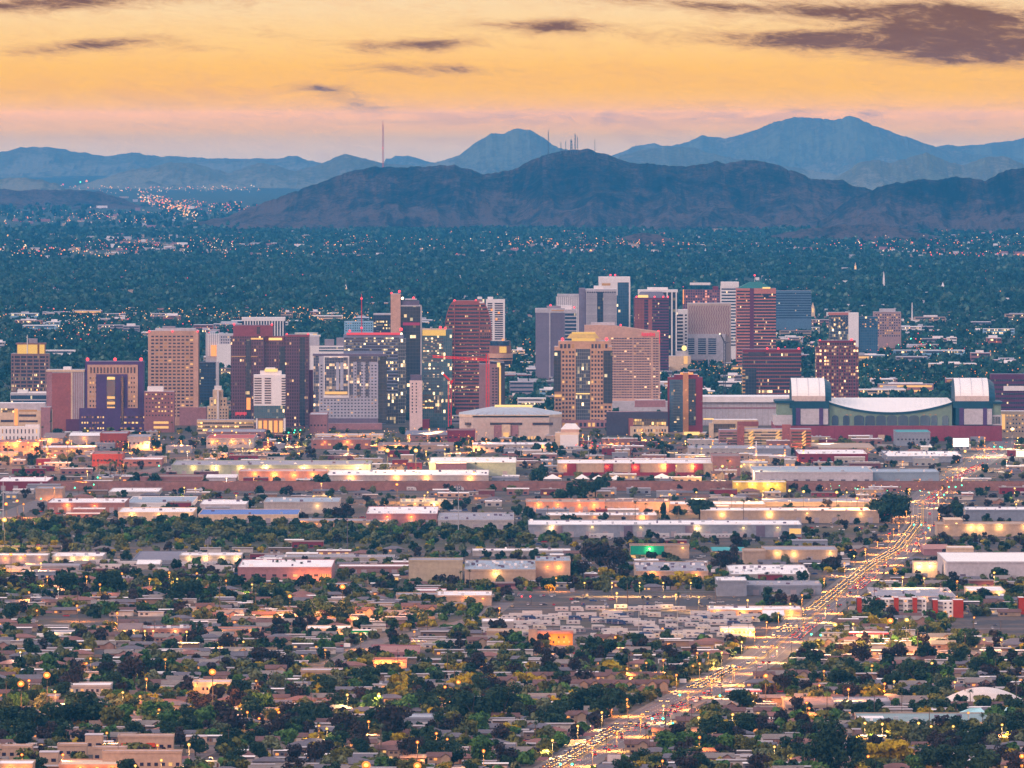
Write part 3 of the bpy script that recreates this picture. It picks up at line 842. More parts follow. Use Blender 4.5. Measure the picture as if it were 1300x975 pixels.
b.body(mat("mauve_concrete", (.25, .165, .175)), MGREY, x1=632); b.box('dark_core', 632, 641, 455, 545, 2, 24, DARKM); b.box('lit_stair', 633.5, 636, 464, 520, 1.4, 2.2, LIT_W)
b.grid(624, 632, 466, 540, 2, 20, .6, .5, .1)
def drum(name, z0, z1, r, m):
    return MB().cyl(b.X(635), 12, b.Z(z0), b.Z(z1), r, r, 28).build(name, m, b.root)
drum('lower_rim', 463, 458, 12.6, PANE); drum('drum_wall', 458, 449, 13.6, mat("tan_stone", (.46, .32, .26))); drum('glass_band', 456.5, 454.5, 13.8, PANE)
drum('lit_deck', 449, 439, 11.8, BROWN); drum('roof_disc', 439, 433, 11.2, PANE_B)
b.box('lit_lounge', 634, 643, 440, 448, -.4, 4, GOLD)

# ---- centre back row
b = B("plain grey double faced slab tower with a pale top edge", 680, 717, 395, 487, 30)
b.body(mat("slab_grey", (.20, .175, .215)), MGREY); b.box('parapet', 679.5, 717.3, 391.5, 397, -.4, 30.5, LGREY, LGREY); b.box('corner_fin', 697.3, 698.7, 397, 487, -.8, .2, LGREY)
b.ribs(681, 697, 397, 487, 10, mat("slab_grey2", (.23, .20, .245)), .6, .2); b.ribs(699, 717, 397, 487, 11, DGREY, .6, .2)
b.plant(694, 712, 388.5, 392, MGREY); b.beacon(699, 388.5, 4, 1.4); b.box('roof_light', 700, 716, 393.5, 394.8, -.8, -.3, LIT_D)
b = B("dark striped office tucked against the plain grey slab", 717, 732, 393, 485, 28)
b.body(LGREY, LGREY); b.bands(717.2, 731.8, 397, 452, 12, G_BANDBLUE, .68); b.plant(709, 726, 388, 393, WHITE, 6); b.beacon(729, 391, 2, 1.3)
b = B("pale fluted tower with rounded top behind the grey slab", 706, 737, 377, 462, 30)
b.body(LGREY, WROOF); b.ribs(707, 736, 377, 460, 12, WHITE, 1.0, .6); b.box('crown_band', 707.5, 735.5, 373.5, 377.5, -.5, 28, LGREY, LGREY)
b = B("grey vertical ribbed twin front tower with a dark central recess", 743, 783, 368, 470, 34)
b.body(DGREY, LGREY); b.ribs(744, 758, 370, 470, 10, LGREY, 1.0, .5); b.ribs(766, 783, 370, 470, 12, LGREY, 1.0, .5); b.box('recess_glass', 758.3, 765.7, 369, 470, -.3, .1, G_DARK)
b.box('top_band', 743.5, 783, 367, 370.5, -.7, 34, LGREY, WROOF); b.grid(745, 782, 370, 372, 13, 1, .6, .8, 0, d=-.6); b.plant(754, 766, 363, 367, WHITE); b.box('side_wing', 735, 743, 366, 470, 4, 34, mat("slab_grey", (.20, .175, .215)), MGREY)
b = B("blue glass tower with a white box crown", 760, 800, 358, 468, 34)
b.body(G_BLUE, LGREY); b.box('crown_block', 760, 800, 351.5, 358.5, -.6, 34.5, WHITE, WROOF); b.box('front_wing', 760, 784, 358, 375, -.4, 10, WHITE, LGREY); b.box('edge_trim', 798.3, 800.2, 358, 468, -.5, 34, WHITE)
b.box('crown_window', 764, 775, 359.5, 362.5, -.7, -.3, LIT_D); b.beacon(775, 350, 4, 1.3); b.beacon(781, 350, 4, 1.3)
b = B("low white podium roofs in front of the grey ribbed tower", 731, 760, 407, 452, 24, 'mid_rise', 'building')
b.body(WHITE, WROOF); b.box('lower_wing', 737, 759, 410, 452, -5, 15, G_BANDLIT, WROOF)
b = B("plum striped tower with a faceted lit crown", 805, 849, 378, 478, 38)
b.body(PURPLE, DGREY); b.ribs(805.5, 818, 380, 478, 7, ROSEBROWN, 1.4, .4); b.bands(805.2, 848.8, 380, 474, 26, G_BAND, .5); b.box('corner_pier', 823, 828, 380, 478, -.5, .2, ROSEBROWN)
mb = MB(); mb.prism([(b.X(808), 1), (b.X(846), 1), (b.X(846), 30), (b.X(808), 30)], b.Z(378), b.Z(370.5), 0, scale=.72); mb.build('crown_roof', SLATE, b.root)
b.box('lit_crown', 810, 823, 374.5, 377.8, -.2, 1, LIT_Y)
for x_ in (808, 831, 842, 848): b.beacon(x_, 377.5, .2, 1.2)
b = B("dark glass tower framed by white columns and a white cornice", 813, 860, 369, 470, 34)
b.body(G_DARK, LGREY); b.box('cornice', 810, 860.5, 368, 371, -.8, 34.5, WHITE, WROOF); b.plant(822, 848, 365, 368, WHITE)
for x_ in (847, 853, 858.5): b.box('column', x_ - .8, x_ + .8, 371, 470, -.7, .1, WHITE)
b.box('column', 810, 812, 371, 470, -.7, 6, WHITE)
b = B("white block with dark ribbon windows between plum and tan towers", 858, 873, 393, 468, 26, 'mid_rise', 'building')
b.body(WHITE, WROOF); b.bands(860, 867, 398, 455, 13, PANE, .55, -.3, 1); b.grid(869, 872.5, 398, 452, 1, 13, .7, .5, .03)
b = B("windowless tan patterned block above a striped glass podium", 873, 928, 385, 466, 40)
BASK = mat("basket_stone", (.46, .38, .34), .9, var=.12, vs=1.2)
b.body(BASK, LGREY); b.box('podium', 864, 921, 424, 466, -8, 20, LGREY, LGREY)
for (a_, c_) in ((873, 881.5), (886, 896), (899, 909)): b.bands(a_, c_, 429, 450, 8, G_BANDBLUE, .6, -8.4, -7.5)
zz = MB()
for i in range(17):
    for j in range(9):
        x_ = 875 + i * 3.1; y_ = 388 + j * 4.4; o_ = .8 if j % 2 else -.8
        zz.quadbox([(b.X(x_ + o_), -.5, b.Z(y_ + 4.2)), (b.X(x_ + o_ + .9), -.5, b.Z(y_ + 4.2)), (b.X(x_ + o_ + .9), .1, b.Z(y_ + 4.2)), (b.X(x_ + o_), .1, b.Z(y_ + 4.2)),
                    (b.X(x_ - o_), -.5, b.Z(y_)), (b.X(x_ - o_ + .9), -.5, b.Z(y_)), (b.X(x_ - o_ + .9), .1, b.Z(y_)), (b.X(x_ - o_), .1, b.Z(y_))], 0)
zz.build('relief', MAUVE, b.root)
b = B("reddish lattice fronted block behind the tan patterned block", 867, 916, 368, 440, 26, 'mid_rise', 'building')
b.body(glass("lattice_front", (.05, .03, .07), 3.6, 4.0, .3, lit=(1, .3, .12), strength=1.0, frame=(.22, .07, .09), mw=.35, mh=.35), MAROON); b.box('raised_bay', 905, 912, 363.5, 368, 0, 20, MAROON); b.box('edge_trim', 867, 868.3, 367.5, 386, -.5, .1, LIT_O); b.plant(876, 902, 359, 362, WHITE, 8)
b = B("white striped tower with a plain white cap left of the green roof", 915, 938, 364, 462, 32)
b.body(WHITE, WROOF); b.bands(916, 938, 365, 440, 19, G_BANDBLUE, .45, -.3, 30); b.box('cap', 915.5, 938, 358, 364.5, -.4, 32, WHITE, WROOF)
b = B("copper pink striped tower with a shallow green pyramid roof", 935, 985, 366, 470, 44)
b.body(mat("copper_stone", (.46, .22, .19)), DGREY); b.bands(935.3, 953.5, 368, 466, 25, G_BAND, .45, -.3, .2); b.bands(953.8, 985.2, 372, 466, 24, G_BAND, .58); b.box('corner_recess', 952, 957, 366, 470, -.4, .1, mat("plum_granite", (.125, .042, .072)))
mb = MB(); mb.prism([(b.X(937), 0), (b.X(981), 0), (b.X(981), 40), (b.X(937), 40)], b.Z(366), b.Z(358), 0, scale=.30); mb.build('roof', GREENROOF, b.root)
b.box('lit_sign', 968, 978, 364.5, 366.5, -.6, .2, LIT_Y); b.box('dark_window', 969, 976, 374, 378, -.9, -.3, PANE); b.mast(958.5, 351, 359, 20, .5); b.beacon(958.5, 350.5, 20, 1.3)
b = B("hazy blue grey striped slab right of the green pyramid roof", 985, 1030, 369, 425, 24)
b.body(mat("hazy_slab", (.12, .17, .23)), MGREY); b.bands(985.3, 1029.7, 371, 405, 11, G_BANDBLUE, .5)

# ---- front row centre and right
b = B("tan office tower with a gold lit stepped crown and dark glass centre", 704, 777, 440, 543, 40)
FT = mat("warm_tan_stone", (.52, .345, .26))
b.body(FT, LGREY); b.box('glass_bay', 731, 749, 443, 538, -.7, .2, G_OFFICE); b.box('glass_corner', 703, 712, 445, 497, -.5, 12, G_DARK); b.box('glass_corner', 766, 777.5, 445, 512, -.5, 12, G_DARK)
b.grid(710, 730, 436.5, 442.5, 4, 1, .65, .9, .15); b.grid(750, 772, 436.5, 442.5, 5, 1, .65, .9, .15)
b.box('upper_block', 709, 773, 433, 443, .05, 34, FT, LGREY)
b.grid(713, 730, 444.5, 536, 4, 17, .62, .55, .12, d=0); b.grid(750, 766, 444.5, 536, 4, 17, .62, .55, .12, d=0)
b.grid(704.5, 713, 500, 536, 2, 7, .62, .55, .1); b.grid(766.5, 776.5, 514, 536, 2, 4, .62, .55, .1)
b.box('cornice_lights', 726, 756, 429.5, 433, 1, 26, GOLD); mb = MB(); mb.prism([(b.X(720), 1), (b.X(761), 1), (b.X(761), 28), (b.X(720), 28)], b.Z(429.5), b.Z(424), 0, scale=.78); mb.build('crown_roof', mat("crown_gold_tile", (.55, .40, .2)), b.root); b.box('crown_top', 726, 756, 422, 424, 5, 22, GOLD)
b.box('lit_floor', 731, 749, 499, 500.5, -.9, -.5, LIT_Y); b.box('lit_floor', 704, 713, 501, 504, -.6, -.1, LIT_W)
b.beacon(714, 432, 1, 1.8); b.beacon(770, 432, 1, 1.9); b.box('base_hall', 700, 780, 533, 545, -3, 38, MAUVE, LGREY); b.grid(702, 778, 535, 543, 14, 1, .6, .6, .4, d=-3)
b = B("rose beige slab hotel with thin window ribbons and a red rooftop sign", 742, 838, 420, 530, 26, 'hotel')
b.body(PINKBEIGE, LGREY, yt=424)
mb = MB()
pts = [(742, 413), (760, 412.6), (780, 413.5), (800, 416), (820, 419), (838, 421)]
for i in range(5):
    (xa, ya), (xb, yb_) = pts[i], pts[i + 1]
    mb.quadbox([(b.X(xa), 0, b.Z(424)), (b.X(xb), 0, b.Z(424)), (b.X(xb), 26, b.Z(424)), (b.X(xa), 26, b.Z(424)), (b.X(xa), 0, b.Z(ya)), (b.X(xb), 0, b.Z(yb_)), (b.X(xb), 26, b.Z(yb_)), (b.X(xa), 26, b.Z(ya))], 0)
mb.build('parapet', PINKBEIGE, b.root)
G_SHER = glass("hotel_ribbon_glass", (.10, .07, .09), 3.0, 30.0, .06, lit=(1, .5, .2), strength=1.6, frame=(.40, .28, .25), mw=.2, mh=0.0)
b.bands(776, 803, 428, 506, 24, G_SHER, .45, -.3, .2); b.bands(804, 826, 428, 506, 24, G_SHER, .45, -.3, .2); b.bands(829, 836.5, 428, 512, 26, G_SHER, .45, -.3, .2)
sg = MB()
for k in range(8):
    sg.box(b.X(814.5 + k * 2.2), b.X(816.1 + k * 2.2), -.9, -.2, b.Z(427 if k % 2 else 426.2), b.Z(422 if k in (0, 5) else 422.8))
sg.build('sign', REDNEON, b.root); b.beacon(788, 413.5, 1, 1.2); b.beacon(836, 421, 1, 1.1); b.box('edge_neon', 836.9, 837.9, 421, 436, -.5, -.1, REDNEON)
b.plant(750, 781, 409.5, 413, LGREY, 6); b.box('base_wing', 770, 850, 509, 530, -25, 5, LGREY, LGREY)
b = B("condominium tower with maroon edges teal glass and tan centre spine", 848, 892, 479, 552, 28, 'apartment_tower')
b.body(MAROON, SLATE); b.box('glass_bay', 850, 867, 482, 548, -.6, .2, G_BLUE); b.box('glass_bay', 874, 883, 481, 540, -.6, .2, G_DARK); b.box('spine', 867, 874, 473, 550, -1.2, 20, mat("copper_tan_stone", (.48, .27, .17)), LGREY)
b.bands(855, 864, 484, 546, 18, PANE_B, .5, -.9, -.5, 'balcony'); b.box('crown_roof', 856, 886, 475.5, 479, 2, 24, MAROON, WROOF); b.box('crown_light', 864, 880, 473.5, 475.5, 3, 20, LIT_O)
b.box('base_hall', 848, 903, 549, 562, -6, 25, CREAM, WROOF); b.box('lit_canopy', 868, 888, 548, 552.5, -9, -5.5, LIT_Y); b.bands(850, 866, 550, 561, 4, MGREY, .4, -6.3, -5.5)
for (x_, y_) in ((855, 495), (870, 494), (872, 507), (879, 508), (861, 516), (876, 520), (882, 500), (868, 530)): b.box('lit_window', x_, x_ + 1.6, y_, y_ + 2, -1.5, -1.0, LIT_W)
b = B("dark maroon office block with striped floors and a black corner", 944, 1017, 445, 520, 36)
b.body(ROSEBROWN, DGREY); b.bands(943, 1017.3, 448, 518, 15, lambda i: G_BANDLIT if i in (10, 13) else G_BAND, .68); b.box('glass_corner', 943, 960, 467, 518, -.8, 20, G_DARK); b.box('parapet', 943, 1017.3, 443.5, 447, -.5, 36.5, MAROON, DGREY); b.box('dark_window', 950, 972, 447, 452, -.8, -.3, PANE)
b.bands(942, 946, 468, 505, 8, LIT_D, .4, -1, 10, 'lit_band')
for x_ in (974, 988, 1014): b.beacon(x_, 443.5, 1, 1.4)
b = B("stepped red granite tower with many amber lit windows", 1036, 1090, 441, 521, 40)
b.body(G_RED, MAROON); b.box('crown_block', 1040, 1086, 434, 441, 2, 34, G_RED, MAROON); b.box('parapet', 1039.5, 1086.5, 432.5, 435, 1.5, 35, MAROON, DGREY)
b.ribs(1036, 1090, 441, 521, 10, MAROON, .8, .3, 'pier'); b.beacon(1041, 433, 3, 1.2); b.beacon(1081, 433, 3, 1.8)
b = B("white slab and glass office pair right of the domes", 1053, 1114, 400, 456, 26)
b.body(G_OFFICE, LGREY, x1=1077); b.box('white_slab', 1077, 1090, 397, 456, -1, 22, WHITE, WROOF); b.box('glass_wing', 1090, 1114.5, 402, 456, 1, 24, G_BLUE, DGREY); b.box('roof_band', 1052, 1078, 396.5, 400, -.4, 26, mat("copper_stone", (.46, .22, .19)), LGREY)
b.grid(1055, 1076, 402, 418, 7, 5, .55, .5, .5); b.grid(1091, 1113, 404, 416, 7, 4, .5, .5, .25, d=1)
b = B("tan grid hotel beside the white slab office", 1109, 1144, 396, 448, 26, 'hotel')
b.body(mat("grey_tan_stone", (.33, .24, .24)), LGREY); b.grid(1111, 1143, 398, 428, 11, 9, .5, .5, .25); b.plant(1117, 1137, 392, 396, LGREY)
b = B("pale low stepped hall beside the tan patterned block with a yellow lit corner", 838, 877, 441, 474, 30, 'civic_hall', 'building')
b.body(CREAM, LGREY, yt=452); b.box('upper_wall', 858, 874, 446, 452, 2, 20, LGREY, LGREY); b.box('lit_corner', 868, 873, 452, 462, -.4, 2, LIT_W)
b.beacon(868.5, 444, 0, 3.6, glow("yellow_globe", (1, .7, .2), 1.6))
b = B("long brick warehouse lofts with a lit frontage left of the concert arena", 770, 848, 523, 553, 24, 'loft_building', 'building')
b.body(mat("glass_front_dark", (.07, .06, .08)), MAUVE); b.box('lit_hall', 800, 846, 532, 541, -.5, .2, LIT_H); b.box('roof_block', 806, 845, 508, 517, 2, 20, MAUVE, WROOF); b.box('brick_pier', 798, 804, 531, 556, -2, 8, ROSEBROWN)
b.box('terrace', 800, 848, 541, 557, -8, 10, CREAM, MGREY)
b.grid(804, 846, 543, 556, 12, 2, .6, .5, .6, d=-8)
b = B("low grey convention annex with curved roof behind the rose beige hotel", 889, 1010, 509, 540, 60, 'convention_hall', 'hall')
b.body(LGREY, WROOF, yt=510); b.box('roof', 886, 1012, 503.5, 510.5, -3, 70, WROOF); b.bands(889, 1010, 516, 520, 1, MAUVE, .5, -.3, .2)
b.ribs(892, 1008, 510, 540, 16, mat("pale_joint", (.40, .36, .36)), .5, .15, 'joint')

# ---- arena
ar = Bld('arena', "wide low arena with a shallow pyramid roof and lit ridge", 'arena', 583, 713, 532, 560, 120, None)
ARW = mat("arena_panel", (.50, .42, .38))
octo = lambda k, z=0: [(ar.X(583) * k, 22), (ar.X(600) * k, 0), (ar.X(697) * k, 0), (ar.X(713) * k, 22), (ar.X(713) * k, 98), (ar.X(697) * k, 120), (ar.X(600) * k, 120), (ar.X(583) * k, 98)]
MB().prism(octo(1.0), 0, ar.Z(528), 0, 1).build('wall', [ARW, LGREY], ar.root)
MB().prism(octo(1.01), ar.Z(530), ar.Z(526.5), 0, 1).build('cornice', [CREAM, LGREY], ar.root)
MB().prism(octo(1.0), ar.Z(526.5), ar.Z(518.5), 0, None, .36).build('roof', mat("arena_roof_metal", (.40, .42, .45), .5, .2), ar.root)
MB().box(ar.X(628), ar.X(676), 48, 72, ar.Z(519), ar.Z(516.4)).build('roof_lantern', LIT_Y, ar.root)
for k in range(9):
    x_ = 605 + k * 11
    MB().bar((ar.X(x_), 1, ar.Z(526)), (ar.X(648 + (x_ - 648) * .4), 45, ar.Z(518.2)), .35).build('roof_seam', LGREY, ar.root)
for (a_, c_) in ((590, 612), (622, 663), (676, 702)): ar.box('window_band', a_, c_, 536.5, 539.5, -.6 if 600 < a_ < 690 else 2, 20, PANE)
for (a_, c_) in ((627, 637), (648, 658)): ar.box('dark_panel', a_, c_, 540, 556, -.5, .2, MAUVE)
ar.box('entrance_tower', 637, 648, 539, 560, -2, 2, CREAM); ar.box('lit_entrance', 639, 646, 549, 559, -2.4, -1.9, LIT_W)
for k in range(9): ar.box('lit_window', 650 + k * 4, 652.5 + k * 4, 554, 557.5, -.4, .1, LIT_W)
b = Bld('mansion_block', "small beige block with a white pitched top right of the arena", 'building', 705, 735, 545, 568, 18)
b.body(CREAM, WROOF, yt=549); b.grid(712, 732, 551, 566, 6, 3, .35, .4, .2, d=0); b.box('annex', 711, 734, 552, 568, -5, 0, WHITE, WROOF)
mb = MB(); mb.prism([(b.X(712), 0), (b.X(737), 0), (b.X(737), 16), (b.X(712), 16)], b.Z(545), b.Z(538), 0, scale=.5); mb.build('roof', WROOF, b.root)
b.box('tower_wall', 712, 735, 545, 549, 0, 16, PINKBEIGE)

# ---- ballpark
bp = Bld('ballpark', "long ballpark with two white barrel vaults and a sagging white roof between", 'stadium', 985, 1272, 540.5, 560, 180, None)
BPB = mat("ballpark_brick", (.21, .065, .085), .85)
bp.body(BPB, MGREY, 'brick_base')
VROOF = mat("ballpark_white_roof", (.82, .77, .74), .6, var=.05)
def barrel(xa, xb, ztop, zbase):
    """vault seen from its side, axis along x, arch in depth"""
    r = MB(); n = 18; dep_ = 95.0; h = bp.Z(ztop) - bp.Z(zbase)
    arc = [(10 + dep_ / 2 - dep_ / 2 * cos(pi * k / n), bp.Z(zbase) + h * sin(pi * k / n)) for k in range(n + 1)]
    for k in range(n):
        (y0, z0), (y1, z1) = arc[k], arc[k + 1]
        r.face([(bp.X(xa), y0, z0), (bp.X(xb), y0, z0), (bp.X(xb), y1, z1), (bp.X(xa), y1, z1)], 0)
    r.face([(bp.X(xa), y, z) for y, z in arc][::-1], 1); r.face([(bp.X(xb), y, z) for y, z in arc], 1)
    o = r.build('barrel_vault', [VROOF, TEAL], bp.root)
    for k in range(3):
        x_ = xa + (xb - xa) * (k + .5) / 3
        q = MB()
        for i in range(n):
            q.bar((bp.X(x_), arc[i][0], arc[i][1] + .3), (bp.X(x_), arc[i + 1][0], arc[i + 1][1] + .3), .22)
        kid(link('vault_seam', q.mesh('vault_seam', LGREY), o), o)
def arch_end(xb, ztop, zbase, slant):
    q = MB(); n = 16; h = bp.Z(ztop) - bp.Z(zbase)
    pts = [(bp.X(xb) + slant * k / n, 12 + 90 * k / n, 0) for k in range(n + 1)]
    for k in range(n):
        a0, a1 = pi * k / n, pi * (k + 1) / n
        q.face([(bp.X(xb) + .3, 57 - 46 * cos(a0), bp.Z(zbase) + h * sin(a0)), (bp.X(xb) + .3, 57 - 46 * cos(a1), bp.Z(zbase) + h * sin(a1)),
                (bp.X(xb) + slant, 57 - 46 * cos(a1), bp.Z(zbase) + h * sin(a1) - .5), (bp.X(xb) + slant, 57 - 46 * cos(a0), bp.Z(zbase) + h * sin(a0) - .5)], 0)
    q.build('vault_end', TEAL, bp.root)
for (xa, xb) in ((1005.5, 1048), (1213, 1256)):
    barrel(xa, xb, 481.5, 509)
    bp.box('vault_fascia', xa, xb, 503, 509.5, 8, 10.3, mat("fascia_beige", (.60, .50, .46)))
    bp.box('teal_beam', xa - 3, xb + 5, 509.5, 518, 3, 105, TEAL)
    bp.box('tower_wall', xa + .5, xb + 4, 518, 540, 2, 104, TEAL)
    bp.box('white_panel', xa + 11, xb - 8, 519, 539, 1.2, 2.2, LGREY); bp.box('white_panel', xb - 3, xb + 3.5, 519, 539, 1.2, 2.2, LGREY)
    bp.box('brick_pier', xb - 8, xb - 3, 518, 540, .8, 2.1, VIOLET); bp.box('brick_pier', xa + 5, xa + 10.5, 518, 540, .8, 2.1, VIOLET)
    # the teal mouth of the vault stands open to the right
    q = MB(); h = bp.Z(481.5) - bp.Z(509.5); n = 14
    for k in range(n):
        a0, a1 = pi * k / n, pi * (k + 1) / n
        for (r0, r1, m_) in ((0, 1, 0),):
            q.face([(bp.X(xb) + .2, 57.5 - 47.5 * cos(a0), bp.Z(509.5) + h * sin(a0)), (bp.X(xb + 8) * 1.0, 57.5 - 47.5 * cos(a0) * .98, bp.Z(509.5) + h * sin(a0) * .80),
                    (bp.X(xb + 8) * 1.0, 57.5 - 47.5 * cos(a1) * .98, bp.Z(509.5) + h * sin(a1) * .80), (bp.X(xb) + .2, 57.5 - 47.5 * cos(a1), bp.Z(509.5) + h * sin(a1))], 0)
    q.build('vault_mouth', TEAL, bp.root)
# sagging roof between the vaults
q = MB(); n = 24
sag = lambda u: 510.5 + 13.0 * (1 - (2 * u - 1) ** 2)
for k in range(n):
    u0, u1 = k / n, (k + 1) / n
    xa, xb = 1053 + 156 * u0, 1053 + 156 * u1
    q.face([(bp.X(xa), 6, bp.Z(sag(u0))), (bp.X(xb), 6, bp.Z(sag(u1))), (bp.X(xb), 110, bp.Z(508.5)), (bp.X(xa), 110, bp.Z(508.5))], 0)
    q.face([(bp.X(xa), 5.6, bp.Z(sag(u0) + 3.0)), (bp.X(xb), 5.6, bp.Z(sag(u1) + 3.0)), (bp.X(xb), 5.6, bp.Z(sag(u1) + .1)), (bp.X(xa), 5.6, bp.Z(sag(u0) + .1))], 1)
    q.face([(bp.X(xa), 6.4, bp.Z(541)), (bp.X(xb), 6.4, bp.Z(541)), (bp.X(xb), 6.4, bp.Z(sag(u1) + 2.6)), (bp.X(xa), 6.4, bp.Z(sag(u0) + 2.6))], 2)
q.face([(bp.X(1053), 110, bp.Z(541)), (bp.X(1209), 110, bp.Z(541)), (bp.X(1209), 110, bp.Z(508.4)), (bp.X(1053), 110, bp.Z(508.4))][::-1], 0)
q.build('roof', [VROOF, TEAL, SAGE], bp.root)
for k in range(11):
    xa = 1056.5 + k * 14.0
    wd = 8 if k in (0, 1, 9, 10) else 12.5
    q = MB(); q.box(bp.X(xa), bp.X(xa + wd), 5.9, 6.2, bp.Z(540.3), bp.Z(530.5))
    q.prism([(bp.X(xa + wd / 2) + bp.s * wd / 2 * cos(pi * i / 10), 0) for i in range(11)], 0, .1) if False else None
    m0 = len(q.v)
    q.face([(bp.X(xa + wd / 2) + bp.s * wd / 2 * cos(pi * i / 10), 5.9, bp.Z(530.5) + 2.6 * sin(pi * i / 10)) for i in range(11)], 0)
    q.build('window', PANE_B, bp.root)
bp.box('sage_panel', 987, 1006, 512, 527, 4, 60, SAGE); bp.box('white_wing', 983, 1009, 527, 540, 3, 60, LGREY); bp.box('gable_roof', 984, 1008, 508.5, 512, 2, 66, TEAL)
bp.box('sage_panel', 1257, 1271, 512, 527, 4, 60, SAGE); bp.box('end_wing', 1257, 1272, 527, 540, 3, 60, LGREY); bp.box('gable_roof', 1256, 1273, 510, 513, 2, 66, TEAL)
for k in range(6): bp.box('window', 1258.5 + k * 2, 1260 + k * 2, 529, 538, 2.6, 3.2, PANE)
bp.ribs(990, 1268, 541, 559, 14, MAROON, .5, .2, 'brick_joint'); bp.box('gate', 1099, 1108, 552, 559, -.4, .2, LGREY); bp.box('gate', 1115, 1123, 552, 559, -.4, .2, CREAM)
for (x_, y_) in ((1074, 526.5), (1079, 526.5), (1172, 526.2), (1180, 526.2), (1187, 526.2)): bp.box('lit_window', x_, x_ + 2.5, y_, y_ + 1, 5.9, 6.3, LIT_D)

# ---- parking garages before the ballpark
def garage(label, x0, x1, yt, yb, nfl, m, dep=40, stairs=()):
    b = Bld('parking_garage', label, 'garage', x0, x1, yt, yb, dep, "parking garages by the ballpark")
    b.body(m, MGREY); b.bands(x0 + .6, x1 - .6, yt + 2, yb - 1, nfl, G_GARAGE, .5, -.3, .2, 'opening')
    for x_ in stairs:
        q = MB()
        for i in range(nfl):
            h = (yb - yt - 2) / nfl
            q.bar((b.X(x_), -1, b.Z(yt + 2 + h * (i + 1))), (b.X(x_ + 5), -1, b.Z(yt + 2 + h * i)), 1.0)
        q.build('lit_stair', LIT_W, b.root)
    return b
b = garage("mauve parking garage with cream bands and two lit zigzag stairs", 936, 1003, 545, 566, 5, CREAM, 40, (951, 985))
b.box('brick_pier', 936, 945, 541, 567, -1, 10, ROSEBROWN); b.box('brick_pier', 993, 1004, 539, 566, -1, 10, ROSEBROWN)
garage("smaller mauve garage wing left of the lit stair garage", 913, 936, 546, 566, 5, MAUVE)
garage("brick garage with a lit tower stair right under the ballpark wing", 1004, 1030, 545, 568, 5, ROSEBROWN, 40, (1018,))
b = Bld('loft_building', "glowing cream hall with a flat white roof left of the garages", 'building', 905, 962, 533, 556, 35)
b.body(CREAM, WROOF); b.box('lit_wall', 906, 934, 538, 549, -.4, .1, LIT_H); b.box('stair_tower', 900, 906, 537, 561, -2, 6, CREAM, WROOF); b.box('brick_band', 936, 963, 535, 541, -.5, .2, ROSEBROWN); b.box('lit_edge', 893, 906, 531, 532.6, -1, 0, LIT_Y)
b = Bld('mid_rise', "cream lit block at the right edge beyond the ballpark", 'building', 1271, 1306, 522, 556, 26)
b.body(CREAM, WROOF); b.grid(1273, 1304, 525, 550, 8, 5, .5, .4, .35); b.box('lit_bay', 1271, 1276, 526, 545, -.4, .1, LIT_W)
b = Bld('mid_rise', "dark plum block showing behind the right hand vault", 'building', 1258, 1306, 475, 532, 30)
b.body(mat("deep_plum_stone", (.10, .04, .075)), DGREY); b.bands(1258.3, 1305.7, 480, 520, 7, G_BAND, .4); b.plant(1274, 1300, 490, 496, WHITE, -1, 2)

# ================================================================ marks to find things by
MARKS = []          # (px, py, phrase)
def mark(px, py, phrase): MARKS.append((px, py, phrase))
ORD = ("", "second ", "third ", "fourth ", "fifth ", "sixth ", "seventh ", "eighth ", "ninth ", "tenth ", "eleventh ", "twelfth ", "thirteenth ", "fourteenth ",
       "fifteenth ", "sixteenth ", "seventeenth ", "eighteenth ", "nineteenth ", "twentieth ")
PENDING = []
def name_later(o, px, py, desc): PENDING.append((o, px, py, desc))
def name_all():
    """every repeat is told apart by its look, the nearest landmark, the side it stands on and its order from there"""
    groups = {}
    for o, px, py, desc in PENDING:
        best = min(MARKS, key=lambda m: (m[0] - px) ** 2 + (2.2 * (m[1] - py)) ** 2)
        ddx, ddy = px - best[0], (py - best[1]) * 2.2
        rel = ("right of" if ddx > 0 else "left of") if abs(ddx) > abs(ddy) else ("in front of" if ddy > 0 else "behind")
        groups.setdefault((desc, best[2], rel), []).append((ddx * ddx + ddy * ddy, id(o), o))
    for (desc, ph, rel), lst in groups.items():
        lst.sort(key=lambda q: (q[0], q[1]))
        for i, (_, _, o) in enumerate(lst):
            od = ORD[i] if i < len(ORD) else "%dth " % (i + 1)
            o['label'] = "%s, %s %s %s" % (desc, (od + "nearest") if od else "nearest", rel, ph)

RECTS = []          # ground already taken
def take(x0, x1, y0, y1): RECTS.append((x0, x1, y0, y1))
def free(x, y, r=0.0):
    for a, b_, c, d in RECTS:
        if a - r < x < b_ + r and c - r < y < d + r: return False
    return True
def point(parent, loc, energy, col, r=.6, spot=False):
    l = D.lights.new("lamp_light", 'SPOT' if spot else 'POINT')
    if spot: l.spot_size = radians(155); l.spot_blend = .6
    l.energy = energy; l.color = col; l.shadow_soft_size = r
    return link("lamp_light", l, parent, loc)
C_OR, C_YE, C_WH = (1.0, .34, .06), (1.0, .58, .18), (1.0, .84, .62)

